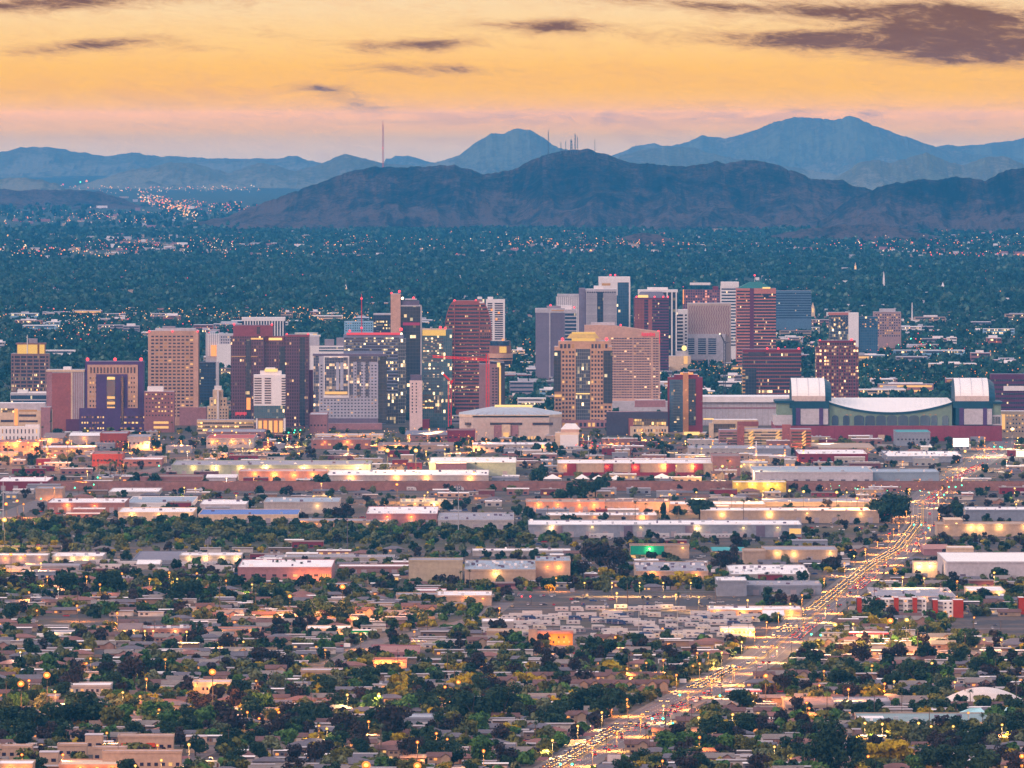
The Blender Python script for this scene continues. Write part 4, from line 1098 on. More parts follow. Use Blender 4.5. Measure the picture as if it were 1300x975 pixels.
# ---------------------------------------------------------------- roads
AVE = [(5000, 13), (5135, 26), (5500, 67), (6183, 154), (6650, 195), (7050, 232), (7491, 272), (7800, 306), (8250, 338), (8782, 360), (9300, 402), (9698, 447), (10200, 494), (10700, 536), (11400, 640), (12000, 720)]
_ay = np.array([p[0] for p in AVE], float); _ax = np.array([p[1] for p in AVE], float)
def ave_x(y): return float(np.interp(y, _ay, _ax))
ASPHALT = mat("asphalt", (.13, .108, .11), .9, var=.18, vs=.08)
PAVING = mat("sidewalk_concrete", (.15, .125, .115), .9, var=.15, vs=.2)
PAINTW = mat("road_paint_white", (.75, .72, .68), .7, var=.1)
PAINTY = mat("road_paint_yellow", (.65, .42, .06), .7, var=.1)
def ribbon(name, off0, off1, z, m, y0=5000, y1=11900, step=25, fx=ave_x, kind='structure'):
    ys = np.arange(y0, y1 + 1, step)
    v = []; f = []
    for y in ys:
        c = fx(y); v += [(c + off0, y, z), (c + off1, y, z)]
    for i in range(len(ys) - 1): f.append((2 * i, 2 * i + 1, 2 * i + 3, 2 * i + 2))
    o = link(name, np_mesh(name, v, f, m)); tag(o, kind=kind); return o
ribbon("avenue", -12, 12, .10, ASPHALT)
def kerb(off0, off1):
    ys = np.arange(5000, 11901, 25); mb = MB()
    for i in range(len(ys) - 1):
        a, c = ave_x(ys[i]), ave_x(ys[i + 1])
        mb.quadbox([(a + off0, ys[i], 0), (a + off1, ys[i], 0), (c + off1, ys[i + 1], 0), (c + off0, ys[i + 1], 0), (a + off0, ys[i], .24), (a + off1, ys[i], .24), (c + off1, ys[i + 1], .24), (c + off0, ys[i + 1], .24)])
    tag(mb.build("sidewalk", PAVING), kind='structure')
kerb(-15.2, -12); kerb(12, 15.2)
mk = MB()
for y in range(5000, 9600, 12):
    c = ave_x(y); d_ = ave_x(y + 5) - c
    for off in (-8, -4, 4, 8): mk.face([(c + off - .12, y, .14), (c + off + .12, y, .14), (c + d_ + off + .12, y + 5, .14), (c + d_ + off - .12, y + 5, .14)], 0)
    d2 = ave_x(y + 12) - c
    for off in (-.6, .6): mk.face([(c + off - .14, y, .14), (c + off + .14, y, .14), (c + d2 + off + .14, y + 12, .14), (c + d2 + off - .14, y + 12, .14)], 1)
tag(mk.build("road_marking", [PAINTW, PAINTY]), kind='structure')
def cross_street(y, x0=-520, x1=720, w=5.0, z=.05):
    mb = MB(); mb.face([(x0, y - w, z), (x1, y - w, z), (x1, y + w, z), (x0, y + w, z)])
    tag(mb.build("road", ASPHALT), kind='structure'); RECTS.append((x0, x1, y - w, y + w))
SIDE = {}
def side_street(pts, w=5.5, z=.07):
    g = [G(*p) for p in pts]
    ys = np.array([q[1] for q in g]); xs = np.array([q[0] for q in g])
    o_ = np.argsort(ys); ys, xs = ys[o_], xs[o_]
    fx = lambda y: float(np.interp(y, ys, xs))
    ribbon("road", -w, w, z, ASPHALT, ys[0], ys[-1], 20, fx)
    ribbon("sidewalk", -w - 2, -w, z + .06, PAVING, ys[0], ys[-1], 20, fx); ribbon("sidewalk", w, w + 2, z + .06, PAVING, ys[0], ys[-1], 20, fx)
    for y in np.arange(ys[0], ys[-1], 10): RECTS.append((fx(y) - w - 3, fx(y) + w + 3, y, y + 10))
    return fx
side_street([(390, 858), (440, 834), (480, 814), (560, 798), (618, 782), (640, 765)])
side_street([(205, 985), (245, 962), (278, 947)], 4)
side_street([(300, 948), (345, 928), (372, 915)], 4)
side_street([(690, 838), (722, 820), (745, 806)], 4.5)
side_street([(-10, 665), (15, 652), (45, 640), (95, 625)], 9)
side_street([(165, 604), (190, 598), (215, 593)], 8)
for y in np.arange(5000, 12000, 12): RECTS.append((ave_x(y) - 16.5, ave_x(y) + 16.5, y, y + 12))
for y_ in (5320, 5560, 5760, 6020, 6280, 6560, 6830, 7080, 7420, 7700, 9000, 9420, 9800, 10150): cross_street(y_, w=6.5 if y_ in (5760, 6560, 9000) else 4.2)

# ---------------------------------------------------------------- warehouses and other low buildings
DOOR = mat("dock_door", (.34, .30, .32), .7); DOORD = mat("dark_dock_door", (.10, .085, .11), .7)
LAMPBOX = {'y': (YLIGHT, C_YE), 'o': (OLIGHT, C_OR), 'w': (WLIGHT, C_WH)}
PIPE = mat("roof_pipe_metal", (.40, .41, .43), .5)
def wh(label, x0, x1, yrb, yt, yb, m, roof=None, name='warehouse', cat='warehouse', doors=0, doorm=None, lamps='', lampn=0, units=0, win=0, lit=0.0, energy=2600, ridge=0.0, group="low buildings between downtown and the suburb", key=None, par=True):
    """x0..x1 wide, roof seen between rows yrb (back) and yt (front), wall down to row yb"""
    b = Bld(name, label, cat, x0, x1, yt, yb, 10, group)
    h = b.H
    dep = max(8.0, F * (CAMZ - h) / (yrb - YH) - b.Y)
    dep = min(dep, 160.0); b.dep = dep
    roof = roof or WROOF
    take(b.root.location.x - b.W / 2 - 2, b.root.location.x + b.W / 2 + 2, b.Y - 3, b.Y + dep + 2)
    MB().box(-b.W / 2, b.W / 2, 0, dep, 0, h - .25).build('wall', m, b.root)
    if ridge:
        q = MB(); e = .6
        q.v = [(-b.W / 2 - e, -e, h - .24), (b.W / 2 + e, -e, h - .24), (b.W / 2 + e, dep + e, h - .24), (-b.W / 2 - e, dep + e, h - .24), (-b.W / 2 - e, dep / 2, h + ridge), (b.W / 2 + e, dep / 2, h + ridge)]
        q.f = [(0, 1, 5, 4), (2, 3, 4, 5), (1, 2, 5), (3, 0, 4), (3, 2, 1, 0)]; q.m = [0] * 5
        q.build('roof', roof, b.root)
    else:
        q = MB().box(-b.W / 2 - .25, b.W / 2 + .25, -.25, dep + .25, h - .24, h + .12, 0)
        rf = q.build('roof', roof, b.root)
        if par and b.W > 14:
            p = MB()
            p.box(-b.W / 2 - .3, b.W / 2 + .3, -.32, .0, h - .6, h + .7).box(-b.W / 2 - .3, b.W / 2 + .3, dep, dep + .3, h - .6, h + .7).box(-b.W / 2 - .32, -b.W / 2, .0, dep, h - .6, h + .7).box(b.W / 2, b.W / 2 + .32, 0, dep, h - .6, h + .7)
            kid(link('parapet', p.mesh('parapet', m), rf), rf)
    r = random.Random(int(x0 * 13 + yb * 7))
    if doors:
        dw = min(4.2, b.W / doors * .55); dh = min(4.6, h * .62)
        me = MB().box(-dw / 2, dw / 2, -.10, .05, .1, dh).mesh('dock_door', doorm or DOOR)
        for i in range(doors): kid(link('dock_door', me, b.root, (-b.W / 2 + b.W * (i + .5) / doors, 0, 0)), b.root)
    if win:
        ww = min(3.0, b.W / win * .5); z0 = h * .42
        ms = [MB().box(-ww / 2, ww / 2, -.08, .05, z0, z0 + min(1.7, h * .3)).mesh('window', k) for k in (PANE, LIT_W, LIT_O)]
        for i in range(win): kid(link('window', ms[0 if r.random() > lit else r.choice((1, 2))], b.root, (-b.W / 2 + b.W * (i + .5) / win, 0, 0)), b.root)
    for i in range(units):
        s_ = r.uniform(1.2, 3.0); hh = r.uniform(.9, 2.0); ux = -b.W / 2 + b.W * (i + r.uniform(.25, .75)) / units; uy = r.uniform(.12, .8) * dep
        MB().box(ux - s_ / 2, ux + s_ / 2, uy, uy + s_, h + .12, h + .12 + hh).build('roof_unit', r.choice((PLANT, WROOF, DGREY, PIPE)), b.root)
    if lampn:
        gm, lc = LAMPBOX[lamps]
        me = MB().box(-.7, .7, -.9, -.25, 0, .55).mesh('wall_lamp', gm)
        for i in range(lampn):
            lx = -b.W / 2 + b.W * (i + .5) / lampn + r.uniform(-.28, .28) * b.W / lampn; lz = h * r.uniform(.72, .86)
            o = kid(link('wall_lamp', me, b.root, (lx, 0, lz)), b.root)
            point(o, (0, -2.2, -.4), energy * r.choice((.12, .3, .5, .8, 1.0)), lc, .5)
    if key: mark((x0 + x1) / 2, yb, key)
    return b
BEIGE = mat("beige_render", (.38, .30, .25), .9); TANW = mat("tan_render", (.36, .28, .235), .9); GREYW = mat("grey_steel_wall", (.24, .25, .29), .7)
PALEW = mat("pale_panel_wall", (.38, .35, .345), .8); BRICK = mat("dusty_brick", (.26, .155, .15), .9); SAGEW = mat("sage_render", (.30, .32, .28), .9)
ROOFG = mat("grey_membrane_roof", (.29, .28, .31), .85, vs=.1); ROOFB = mat("dusty_brown_roof", (.22, .165, .16), .9, vs=.1); ROOFT = mat("teal_metal_roof", (.06, .26, .27), .6)
ROOFBL = mat("grey_blue_metal_roof", (.28, .32, .37), .6, vs=.1); PINKLITW = mat("salmon_lit_render", (.50, .30, .24), .9)  # salmon walls: the orange lamp light is put into their colour

# rows 548-625, at the foot of downtown
wh("dark red brick block with rows of slits before the violet courthouse", 127, 161, 548, 551, 569, REDBRICK, ROOFG, win=7, cat='building', name='brick_block', key="the dark red brick block")
wh("white roofed long shed row left of the dark red brick block", 88, 127, 549, 553, 566, PALEW, doors=6, lamps='o', lampn=1, ridge=1.5)
wh("hall with brown gabled roof and orange lit yard near the left edge", 54, 80, 548, 556, 566, TANW, ROOFB, ridge=3.0, lamps='o', lampn=2, energy=5200)
wh("salmon lit shed behind the orange floodlights at the left edge", -4, 50, 559, 562, 573, PINKLITW, BRICK, win=9, lit=.4, lamps='o', lampn=3, energy=6000, key="the floodlit salmon sheds")
wh("narrow white roofed shop row below the orange floodlights", 52, 120, 566, 569, 577, TANW, WROOF, win=9, lit=.4, lamps='o', lampn=1)
wh("old red brick hall with a pale stone porch", 117, 155, 574, 577, 592, REDBRICK, ROOFB, win=8, cat='building', name='brick_hall', key="the old red brick hall")
wh("grey shop block with canopy below the tan grid tower", 162, 190, 552, 555, 570, PALEW, ROOFG, win=5, lit=.2)
wh("low white roofed shed right of the old red brick hall", 156, 205, 581, 584, 592, BRICK, WROOF, win=5)
wh("long beige warehouse with yellow wall lamps below the art deco tower", 218, 470, 585, 591, 604, SAGEW, ROOFG, units=12, doors=8, lamps='y', lampn=7, energy=5200, key="the long yellow lamp warehouse")
wh("lit market hall with red awning under the art deco tower", 262, 322, 552, 557, 569, PALEW, mat("wavy_red_roof", (.35, .10, .09), .7), win=9, lit=.5, lamps='o', lampn=3, energy=3600)
wh("wide grey roofed exhibition shed beside the lit market hall", 262, 335, 545, 549, 557, BRICK, ROOFG, win=6, lit=.3)
wh("salmon lit freight wall shed right of the white sheds", 303, 415, 596, 599, 613, PINKLITW, mat("rose_roof", (.50, .38, .36), .8), doors=5, lamps='o', lampn=4, energy=4200, units=4, key="the salmon freight shed")
wh("long pale freight shed stretching right from the salmon lit wall", 415, 620, 597, 604, 616, PALEW, WROOF, units=18, doors=12, lamps='o', lampn=4, energy=4000, key="the long pale freight shed")
wh("big white and sage factory hall with raised roof block", 545, 655, 580, 588, 604, SAGEW, WROOF, units=10, doors=4, key="the white and sage factory hall")
wh("purple brick side hall attached left of the sage factory", 553, 592, 587, 589, 606, MAUVE, WROOF)
wh("low brown loading hall before the pale grey hotel", 395, 470, 556, 559, 570, BRICK, ROOFB, units=4, win=8, lit=.4, lamps='o', lampn=2)
wh("pale arcade row with orange shop lights below the hotel", 400, 486, 551, 553, 559, CREAM, LGREY, win=12, lit=.8, lamps='o', lampn=2)
wh("mauve cube office beside the hotel podium", 393, 415, 524, 527, 551, MAUVE, LGREY, win=5, name='mid_rise', cat='building')
wh("wide dark roofed market with pitched ends left of the arena", 515, 590, 543, 552, 560, BRICK, SLATE, win=8, ridge=2.0)
wh("plum brick warehouse just left of the arena", 568, 603, 545, 547, 563, MAROON, ROOFB, win=5, name='brick_block', cat='building')
wh("white low shop strip in front of the arena", 600, 700, 562, 565, 574, PALEW, WROOF, units=8, win=14, lit=.35, lamps='o', lampn=2)
wh("brown flat shop row left of the white shop strip", 480, 575, 562, 566, 573, TANW, ROOFB, units=4, win=8, lit=.2)
wh("magenta lit kiosk at the foot of the narrow white slab", 528, 545, 531, 533, 544, MAROON, DGREY, name='kiosk', cat='kiosk')
wh("tan market hall with maroon entry bays and white roof", 708, 905, 584, 589, 604, BEIGE, WROOF, units=9, lamps='o', lampn=5, energy=4500, key="the maroon bay market hall")
b = wh("rear market hall roof showing behind the maroon bays", 780, 922, 582, 585, 592, BRICK, WROOF, units=5)
mkt = [o for o in COL.objects if o.get('label', '').startswith("tan market hall")][0]
sM = Yof(604) / F
for x_ in (720, 767, 801, 846, 881):
    MB().box((x_ - 806.5) * sM, (x_ + 11.5 - 806.5) * sM, -1.0, .1, .1, (604 - 588.5) * sM).build('entry_bay', MAROON, mkt)
MB().box((708 - 806.5) * sM, (893 - 806.5) * sM, -.5, .1, .05, 3.2).build('brick_base', MAROON, mkt)
wh("red brick office beside the market hall", 905, 940, 576, 580, 604, BRICK, ROOFB, win=5, lamps='o', lampn=1)
wh("blue fronted shop with lit ends right of the market hall", 940, 961, 586, 588, 599, PALEW, WROOF, lamps='y', lampn=2)
wh("pale single storey block before the parking garages", 875, 990, 566, 570, 581, PALEW, ROOFG, units=8, win=12, lit=.1, key="the pale block by the garages")
wh("grey shed by the white chimney right of the pale block", 962, 1004, 566, 570, 583, GREYW, ROOFG, units=4)
wh("wide grey white warehouse with loading bays below the ballpark", 958, 1108, 592, 600, 615, LGREY, ROOFBL, doors=10, doorm=DOORD, units=6, key="the wide grey white warehouse")
wh("lower pale warehouse wing joined right of the wide one", 1108, 1192, 596, 600, 614, ROOFBL, ROOFBL, units=3, doors=4)
wh("maroon sided shop with broken white roof below the ballpark", 1014, 1102, 571, 577, 587, MAROON, WROOF, units=9, win=8, lit=.2, key="the low maroon shop")
wh("long beige roofed row behind the maroon shop", 1035, 1110, 563, 569, 575, BEIGE, TANW, win=8, lit=.5)
wh("white roof plant crowded with vents below the ballpark", 1127, 1222, 571, 580, 587, GREYW, WROOF, units=26, key="the white roof plant")
wh("teal office with white stair tower below the ballpark wall", 1138, 1181, 546, 549, 566, GREYW, ROOFT, win=9, name='mid_rise', cat='building')
wh("yellow lit open shed in front of the wide grey white warehouse", 931, 998, 611, 613, 625, mat("yellow_render", (.48, .38, .16), .9), WROOF, lamps='y', lampn=4, energy=4200, key="the yellow lit open shed")
wh("low red sided white roof shed at the left edge", -4, 60, 606, 612, 623, MAROON, WROOF, units=4, doors=4)
wh("beige blank box shed beside the green signals", 45, 79, 618, 621, 634, TANW, ROOFG)
wh("low white strip shed with parked vans behind the railway", 138, 201, 620, 625, 630, PALEW, WROOF, units=3)
wh("grey tent roof depot right of the palms", 262, 300, 602, 606, 612, LGREY, WROOF, ridge=1.4)
wh("brown roofed repair shop left of the grey tent depot", 178, 256, 603, 606, 617, BRICK, ROOFB, doors=5)
for k, (a_, c_, h_) in enumerate(((690, 713, 603), (730, 748, 603), (750, 770, 604), (773, 792, 604), (828, 853, 602))):
    t_ = Bld('tent', ("white peaked market tent, leftmost of the tents by the market hall", "white peaked tent with yellow glow, second of the market tents", "white peaked tent in the middle of the market tents",
                      "white peaked tent, fourth of the market tents", "widest white peaked market tent at the right end")[k], 'tent', a_, c_, h_ + 5, 613, 14, "white tents by the market hall")
    q = MB(); w_ = t_.W / 2
    q.v = [(-w_, 0, t_.H), (w_, 0, t_.H), (w_, 14, t_.H), (-w_, 14, t_.H), (0, 7, t_.H + 4.2)]; q.f = [(0, 1, 4), (1, 2, 4), (2, 3, 4), (3, 0, 4), (3, 2, 1, 0)]; q.m = [0] * 5
    q.build('canopy', VROOF, t_.root)
    for (px_, py_) in ((-w_, .2), (w_, .2), (w_, 13.8), (-w_, 13.8)): MB().cyl(px_, py_, 0, t_.H, .15, n=5).build('pole', LGREY, t_.root)
    if k in (1, 2): point(t_.root, (0, 4, t_.H - 1), 2200, C_YE)

# rows 625-700, around the railway and the wash
emb = MB()
xa, xb, ye, yd = -900, 1200, 9040, 9090
emb.quadbox([(xa, ye, 0), (xb, ye, 0), (xb, yd, 0), (xa, yd, 0), (xa, ye + 2, 7.2), (xb, ye + 2, 7.2), (xb, yd - 3, 7.2), (xa, yd - 3, 7.2)])
emb.build("railway_embankment", mat("embankment_soil", (.20, .115, .105), .95, var=.3))
tag(D.objects["railway_embankment"], kind='structure'); take(xa, xb, ye - 3, yd + 3)
rl = MB()
for k in range(3): rl.box(xa, xb, ye + 8 + k * 12, ye + 8.4 + k * 12, 7.2, 7.5)
tag(rl.build("railway_track", mat("rusty_rail", (.14, .07, .05), .7)), kind='structure')
wh("brown brick depot with white roof above the green wash", 60, 158, 633, 639, 651, BRICK, WROOF, units=10, doors=9, win=0, lamps='o', lampn=2, key="the brown brick depot")
wh("blue grey roofed white shed right of the brown depot", 161, 244, 631, 639, 645, WHITE, ROOFBL, units=3)
wh("white walled shed with three yellow lamps above the wash", 150, 245, 645, 651, 662, CREAM, WROOF, doors=5, lamps='y', lampn=3, energy=3800, units=5, key="the yellow lamp white shed")
wh("cream shed with a bright blue metal roof", 252, 378, 647, 654, 664, CREAM, BLUEROOF, doors=5, units=3, key="the blue metal roof")
wh("white roof shed behind the blue metal roof", 254, 312, 635, 641, 650, LGREY, WROOF, units=3)
wh("grey white roof factory behind the dark trees", 335, 430, 632, 638, 652, PALEW, ROOFBL, units=7, lamps='y', lampn=1)
wh("low lit row with many small lamps above the green wash", 368, 500, 659, 662, 669, BEIGE, ROOFG, win=14, lit=.4, lamps='o', lampn=4, energy=1600, units=8)
wh("purple brick works with a yellow lit raised roof", 465, 555, 643, 653, 667, MAUVE, WROOF, units=14, doors=4, lamps='o', lampn=2, key="the purple brick works")
wh("yellow lit rooftop hall behind the purple brick works", 508, 566, 634, 638, 645, CREAM, mat("cream_roof", (.7, .6, .42), .8), win=8, lit=.9, lamps='y', lampn=2, units=6)
wh("low flat grey roof works with skylights right of the purple works", 556, 652, 648, 661, 673, PALEW, ROOFG, units=14, doors=3, key="the flat grey works")
wh("pink lit long tan warehouse behind the railway line", 668, 768, 634, 638, 650, PINKLITW, TANW, doors=6, lamps='o', lampn=4, energy=3600, units=8)
wh("long tan warehouse right of the pink lit one", 768, 850, 634, 638, 650, TANW, ROOFB, doors=5, units=8, key="the long tan warehouse")
wh("white lined tan warehouse pair right of the tall dark trees", 850, 972, 637, 641, 648, BEIGE, WROOF, units=8, doors=7)
wh("second white lined tan warehouse in front of the pair", 890, 1116, 645, 649, 664, BEIGE, WROOF, units=14, doors=10, lamps='y', lampn=4, energy=3600, key="the tan lamp lit warehouse")
wh("low tan row with grey roof on the far side of the tan warehouse", 970, 1118, 633, 638, 643, TANW, ROOFG, units=6)
wh("narrow white roof strip behind the long grey warehouse", 694, 834, 651, 655, 661, BEIGE, WROOF, units=18, lamps='o', lampn=3, energy=3000)
wh("red roofed diner behind the white roof strip", 757, 808, 644, 648, 652, MAROON, mat("dull_red_roof", (.30, .10, .09), .8), units=4)
lgw = wh("very long grey warehouse with white roof and loading trucks", 671, 1018, 661, 667, 682, GREYW, WROOF, units=24, lamps='y', lampn=6, energy=3600, doors=16, key="the very long grey warehouse")
for x_ in (703, 792, 870, 960): lgw.box('dark_bay', x_, x_ + 11, 667.4, 681.5, -.4, .1, DGREY)
lgw.box('lit_doors', 1002, 1017, 671, 678, -.3, .1, LIT_W)
wh("white roofed grey hall at the right edge above the tan lit shop", 1226, 1310, 644, 648, 663, GREYW, WROOF, units=8, key="the right edge grey hall")
wh("tan shop row with five warm wall lamps at the right", 1190, 1310, 663, 666, 681, BEIGE, BEIGE, win=0, lamps='y', lampn=5, energy=3000, key="the five lamp shop row")
wh("small square tan shop with a slanting lit top", 1200, 1222, 657, 660, 680, TANW, CREAM, lamps='y', lampn=1)
wh("huge white roofed hall with pale panels at the right edge", 1202, 1325, 693, 714, 737, LGREY, VROOF, doors=3, doorm=DGREY, key="the huge white roofed hall")
wh("cream front wing of the huge white roofed hall", 1203, 1236, 694, 696, 715, CREAM, WROOF)
wh("yellow lit cream yard shed left of the huge hall", 1160, 1190, 713, 715, 733, CREAM, CREAM, lamps='y', lampn=2, energy=3400)
wh("beige house style office with pitched roof by the avenue", 1173, 1204, 692, 697, 705, MAUVE, mat("rose_tile_roof", (.34, .20, .18), .85), ridge=2.2)

# rows 690-760
gb = wh("tan showroom with a bright green front panel", 800, 875, 691, 693, 709, TANW, ROOFB, lamps='y', lampn=2, win=0, key="the green fronted showroom")
gb.box('green_front', 800.3, 843, 693, 704, -.5, .1, mat("bright_green_paint", (.02, .27, .19), .6))
gb.box('lit_shopfront', 801, 815, 705, 708.5, -.3, .1, LIT_W)
wh("flat roofed office crowded with air units and a lit right end", 808, 899, 708, 726, 740, BEIGE, ROOFG, units=34, win=12, lit=.15, lamps='o', lampn=2, key="the air unit office")
wh("large factory roof full of pipes with a beige front", 590, 680, 699, 724, 742, BEIGE, ROOFBL, units=40, win=0, lamps='y', lampn=1, key="the roof full of pipes")
wh("white topped rear hall behind the roof full of pipes", 600, 724, 697, 700, 706, PALEW, WROOF, units=8)
wh("right wing of the pipe covered factory", 680, 724, 707, 713, 739, BEIGE, ROOFBL, units=8, lamps='o', lampn=2)
wh("blank beige box building left of the roof full of pipes", 519, 587, 709, 712, 738, mat("sand_render", (.40, .345, .28), .9), ROOFG, key="the blank beige box building")
wh("tan long hall with lamps behind the avenue trees", 970, 1063, 694, 699, 714, BEIGE, ROOFG, lamps='y', lampn=3, energy=3200, doors=4)
wh("teal roofed rest house between tan halls", 905, 945, 694, 699, 706, TANW, ROOFT, win=7, lit=.8, ridge=1.2)
wh("tan blank hall behind the white vented roof", 944, 972, 697, 700, 716, BEIGE, TANW)
wh("white vented factory roof with yellow lit door end", 928, 1028, 714, 730, 737, PALEW, WROOF, units=30, doors=3, key="the white vented factory roof")
wh("white fronted hall left of the vented factory roof", 910, 948, 733, 738, 757, GREYW, WROOF, units=4)
wh("low white roof hall in front of the vented factory", 948, 1043, 738, 744, 756, GREYW, ROOFG, units=10, doors=4)
wh("beige shop row lined with lamps below the vented factory", 900, 1018, 770, 775, 783, BEIGE, WROOF, win=10, lit=.2, lamps='o', lampn=4, units=8, key="the beige lamp lit shops")
wh("round top vault shed beside the beige shop row", 970, 995, 777, 781, 788, PALEW, WROOF, ridge=2.4)
wh("low lamp lit shed left in the industrial yard", 66, 130, 702, 707, 715, PALEW, WROOF, lamps='y', lampn=4, energy=2200, units=4)
wh("pale truck shelter at the left edge with orange lamps", -4, 60, 703, 706, 716, PALEW, WROOF, lamps='o', lampn=3, energy=3200, doors=5)
wh("dark grey slanted roof shed in the industrial yard", 168, 227, 700, 712, 716, GREYW, SLATE, key="the dark grey slanted roof")
wh("pale white roof shed right of the dark slanted roof", 228, 306, 702, 706, 716, PALEW, WROOF, doors=7, lamps='y', lampn=4, energy=2000, units=5)
wh("peaked white cabin in the orange lit yard", 174, 202, 712, 716, 723, PALEW, WROOF, ridge=2.0)
wh("low grey flat sheds along the left edge of the yard", 30, 100, 716, 719, 726, GREYW, ROOFG, doors=6)
wh("purple brick hall with white roof and orange lit end", 302, 421, 711, 721, 740, MAUVE, WROOF, units=10, win=9, lit=.1, key="the orange ended brick hall")
eo = [o for o in COL.objects if o.get('label', '').startswith("purple brick hall with white roof")][0]
sE = Yof(740) / F
for k in range(5):
    MB().box((406 + k * 3.1 - 361.5) * sE, (407.5 + k * 3.1 - 361.5) * sE, -.5, .1, .6, 6.5).build('lit_window', LIT_O, eo)
for k in range(3): point(eo, ((380 + k * 17 - 361.5) * sE, -5, 4), 3500, C_OR)
wh("low school building with a white gym roof amid trees", 555, 624, 751, 757, 769, BEIGE, WROOF, units=5, lamps='o', lampn=3, energy=1800, key="the white roofed gym")
wh("tan school wing left of the white gym roof", 503, 560, 753, 756, 765, BEIGE, ROOFG, win=6)
wh("brown school block standing behind the tan wing", 528, 566, 748, 751, 757, MAUVE, WROOF)
wh("row of plain sheds with vans between yard and wash", 335, 500, 705, 708, 715, PALEW, ROOFG, doors=12, units=8)
wh("small sheds and vans row in front of the plain sheds", 430, 520, 717, 720, 728, BRICK, WROOF, doors=7)

# ---------------------------------------------------------------- striped apartments, motel, stations, domes
def striped(label, x0, x1, yt, yb, cols):
    b = Bld('apartment_building', label, 'building', x0, x1, yt, yb, 16, "striped red and white apartment blocks")
    take(b.root.location.x - b.W / 2 - 4, b.root.location.x + b.W / 2 + 4, b.Y - 4, b.Y + 20)
    n = len(cols); w = (x1 - x0) / n
    b.body(WHITE, WROOF)
    for i, c in enumerate(cols):
        xa, xb = x0 + w * i, x0 + w * (i + 1)
        if c == 'r':
            b.box('red_bay', xa, xb, yt - 1.5, yb, -1.4, 15, mat("brick_red_paint", (.32, .065, .05), .8), WROOF)
        elif c == 'd':
            for k in range(4):
                h = (yb - yt) / 4
                b.box('balcony', xa + .2, xb - .2, yt + h * k + 1.5, yt + h * (k + 1) - .6, -.5, .1, PANE)
                b.box('balcony_rail', xa, xb, yt + h * (k + 1) - 2.2, yt + h * (k + 1) - .6, -1.2, -.9, MGREY)
        else:
            for k in range(4):
                h = (yb - yt) / 4
                b.box('window', xa + w * .3, xb - w * .3, yt + h * k + 2.0, yt + h * k + 4.2, -.15, .1, PANE if (i * 7 + k * 3) % 5 else LIT_O)
    return b
striped("long striped apartment block with red and white bays by the avenue", 1088, 1176, 760, 784, "rdwdrdwdrdwdrdwdr"[:15])
striped("short striped apartment block with a red end wall", 1184, 1223, 763, 784, "rdwwrr")
striped("striped apartment block cut by the right edge of the photo", 1293, 1330, 760, 780, "rdrdr")
mark(1132, 784, "the long striped apartments"); mark(1203, 784, "the short striped apartments")
wh("grey roofed hall standing behind the striped apartments", 1110, 1213, 747, 758, 764, LGREY, ROOFG, units=6, lamps='o', lampn=4)
wh("curved white roof clinic behind the short apartments", 1230, 1276, 745, 751, 759, CREAM, WROOF, win=6, lit=.4, lamps='y', lampn=2)
wh("lime lit small shop near the right edge", 1272, 1287, 754, 757, 763, glow("lime_wall_light", (.4, 1, .1), .8), WROOF, name='shop', cat='shop')
b = Bld('church', "orange lit square chapel motel with brown tiled roof", 'building', 672, 727, 804, 819, 14)
mark(700, 819, "the orange lit motel"); take(b.root.location.x - b.W / 2 - 4, b.root.location.x + b.W / 2 + 4, b.Y - 4, b.Y + 18)
b.body(mat("orange_lit_stucco", (.48, .24, .11), .9), ROOFB, x0=683); b.box('tower_wall', 671, 682, 799, 819, 1, 9, TANW, ROOFB); b.box('roof', 682, 728, 801.5, 804.5, -1.5, 15, mat("rose_tile_roof", (.34, .20, .18), .85)); b.grid(686, 726, 806, 818, 6, 2, .35, .45, .5)  # orange lamp light is put into the stucco colour
for x_ in (690, 704, 718): point(b.root, (b.X(x_), -4, 3.5), 2600, C_OR)
def canopy(label, x0, x1, yt, yb, m, depth=12, lit=True, cat='fuel canopy', neon=None):
    b = Bld('fuel_station', label, cat, x0, x1, yt, yb, depth)
    take(b.root.location.x - b.W / 2 - 8, b.root.location.x + b.W / 2 + 8, b.Y - 8, b.Y + depth + 10)
    h = b.H
    MB().box(-b.W / 2, b.W / 2, 0, depth, h - 1.2, h, 0, 1).build('canopy', [m, WROOF], b.root)
    for i in range(4):
        MB().box(-b.W / 2 + b.W * (i + .5) / 4 - .3, -b.W / 2 + b.W * (i + .5) / 4 + .3, depth / 2 - .3, depth / 2 + .3, 0, h - 1.2).build('column', WHITE, b.root)
        MB().box(-b.W / 2 + b.W * (i + .5) / 4 + .8, -b.W / 2 + b.W * (i + .5) / 4 + 1.6, depth / 2 - .4, depth / 2 + .4, .15, 1.9).build('fuel_pump', LGREY, b.root)
        if lit:
            o = MB().box(-1.2, 1.2, -.8, .8, -.08, 0).build('ceiling_lamp', WLIGHT, b.root, (-b.W / 2 + b.W * (i + .3) / 4, depth / 2, h - 1.21))
            point(o, (0, 0, -.5), 2600, C_WH, .6)
    MB().box(-b.W * .3, b.W * .3, depth + 5, depth + 13, 0, h * .85, 0, 1).build('shop_wall', [BEIGE, WROOF], b.root)
    MB().box(-b.W * .26, b.W * .26, depth + 4.8, depth + 5.1, .6, h * .55).build('lit_shopfront', LIT_Y, b.root)
    if neon: MB().box(-b.W / 2 - .1, b.W / 2 + .1, -.25, -.05, h - 1.0, h - .3).build('neon_strip', neon, b.root)
    return b
canopy("bright green station canopy beside the cream shop", 440, 478, 800.5, 806.5, mat("bright_green_paint2", (.02, .30, .10), .6)); mark(459, 806, "the green station canopy")
wh("cream shop with a long white roof left of the green canopy", 389, 444, 795, 799, 806, CREAM, WROOF, win=8, lit=.1, lamps='o', lampn=3, energy=2400)
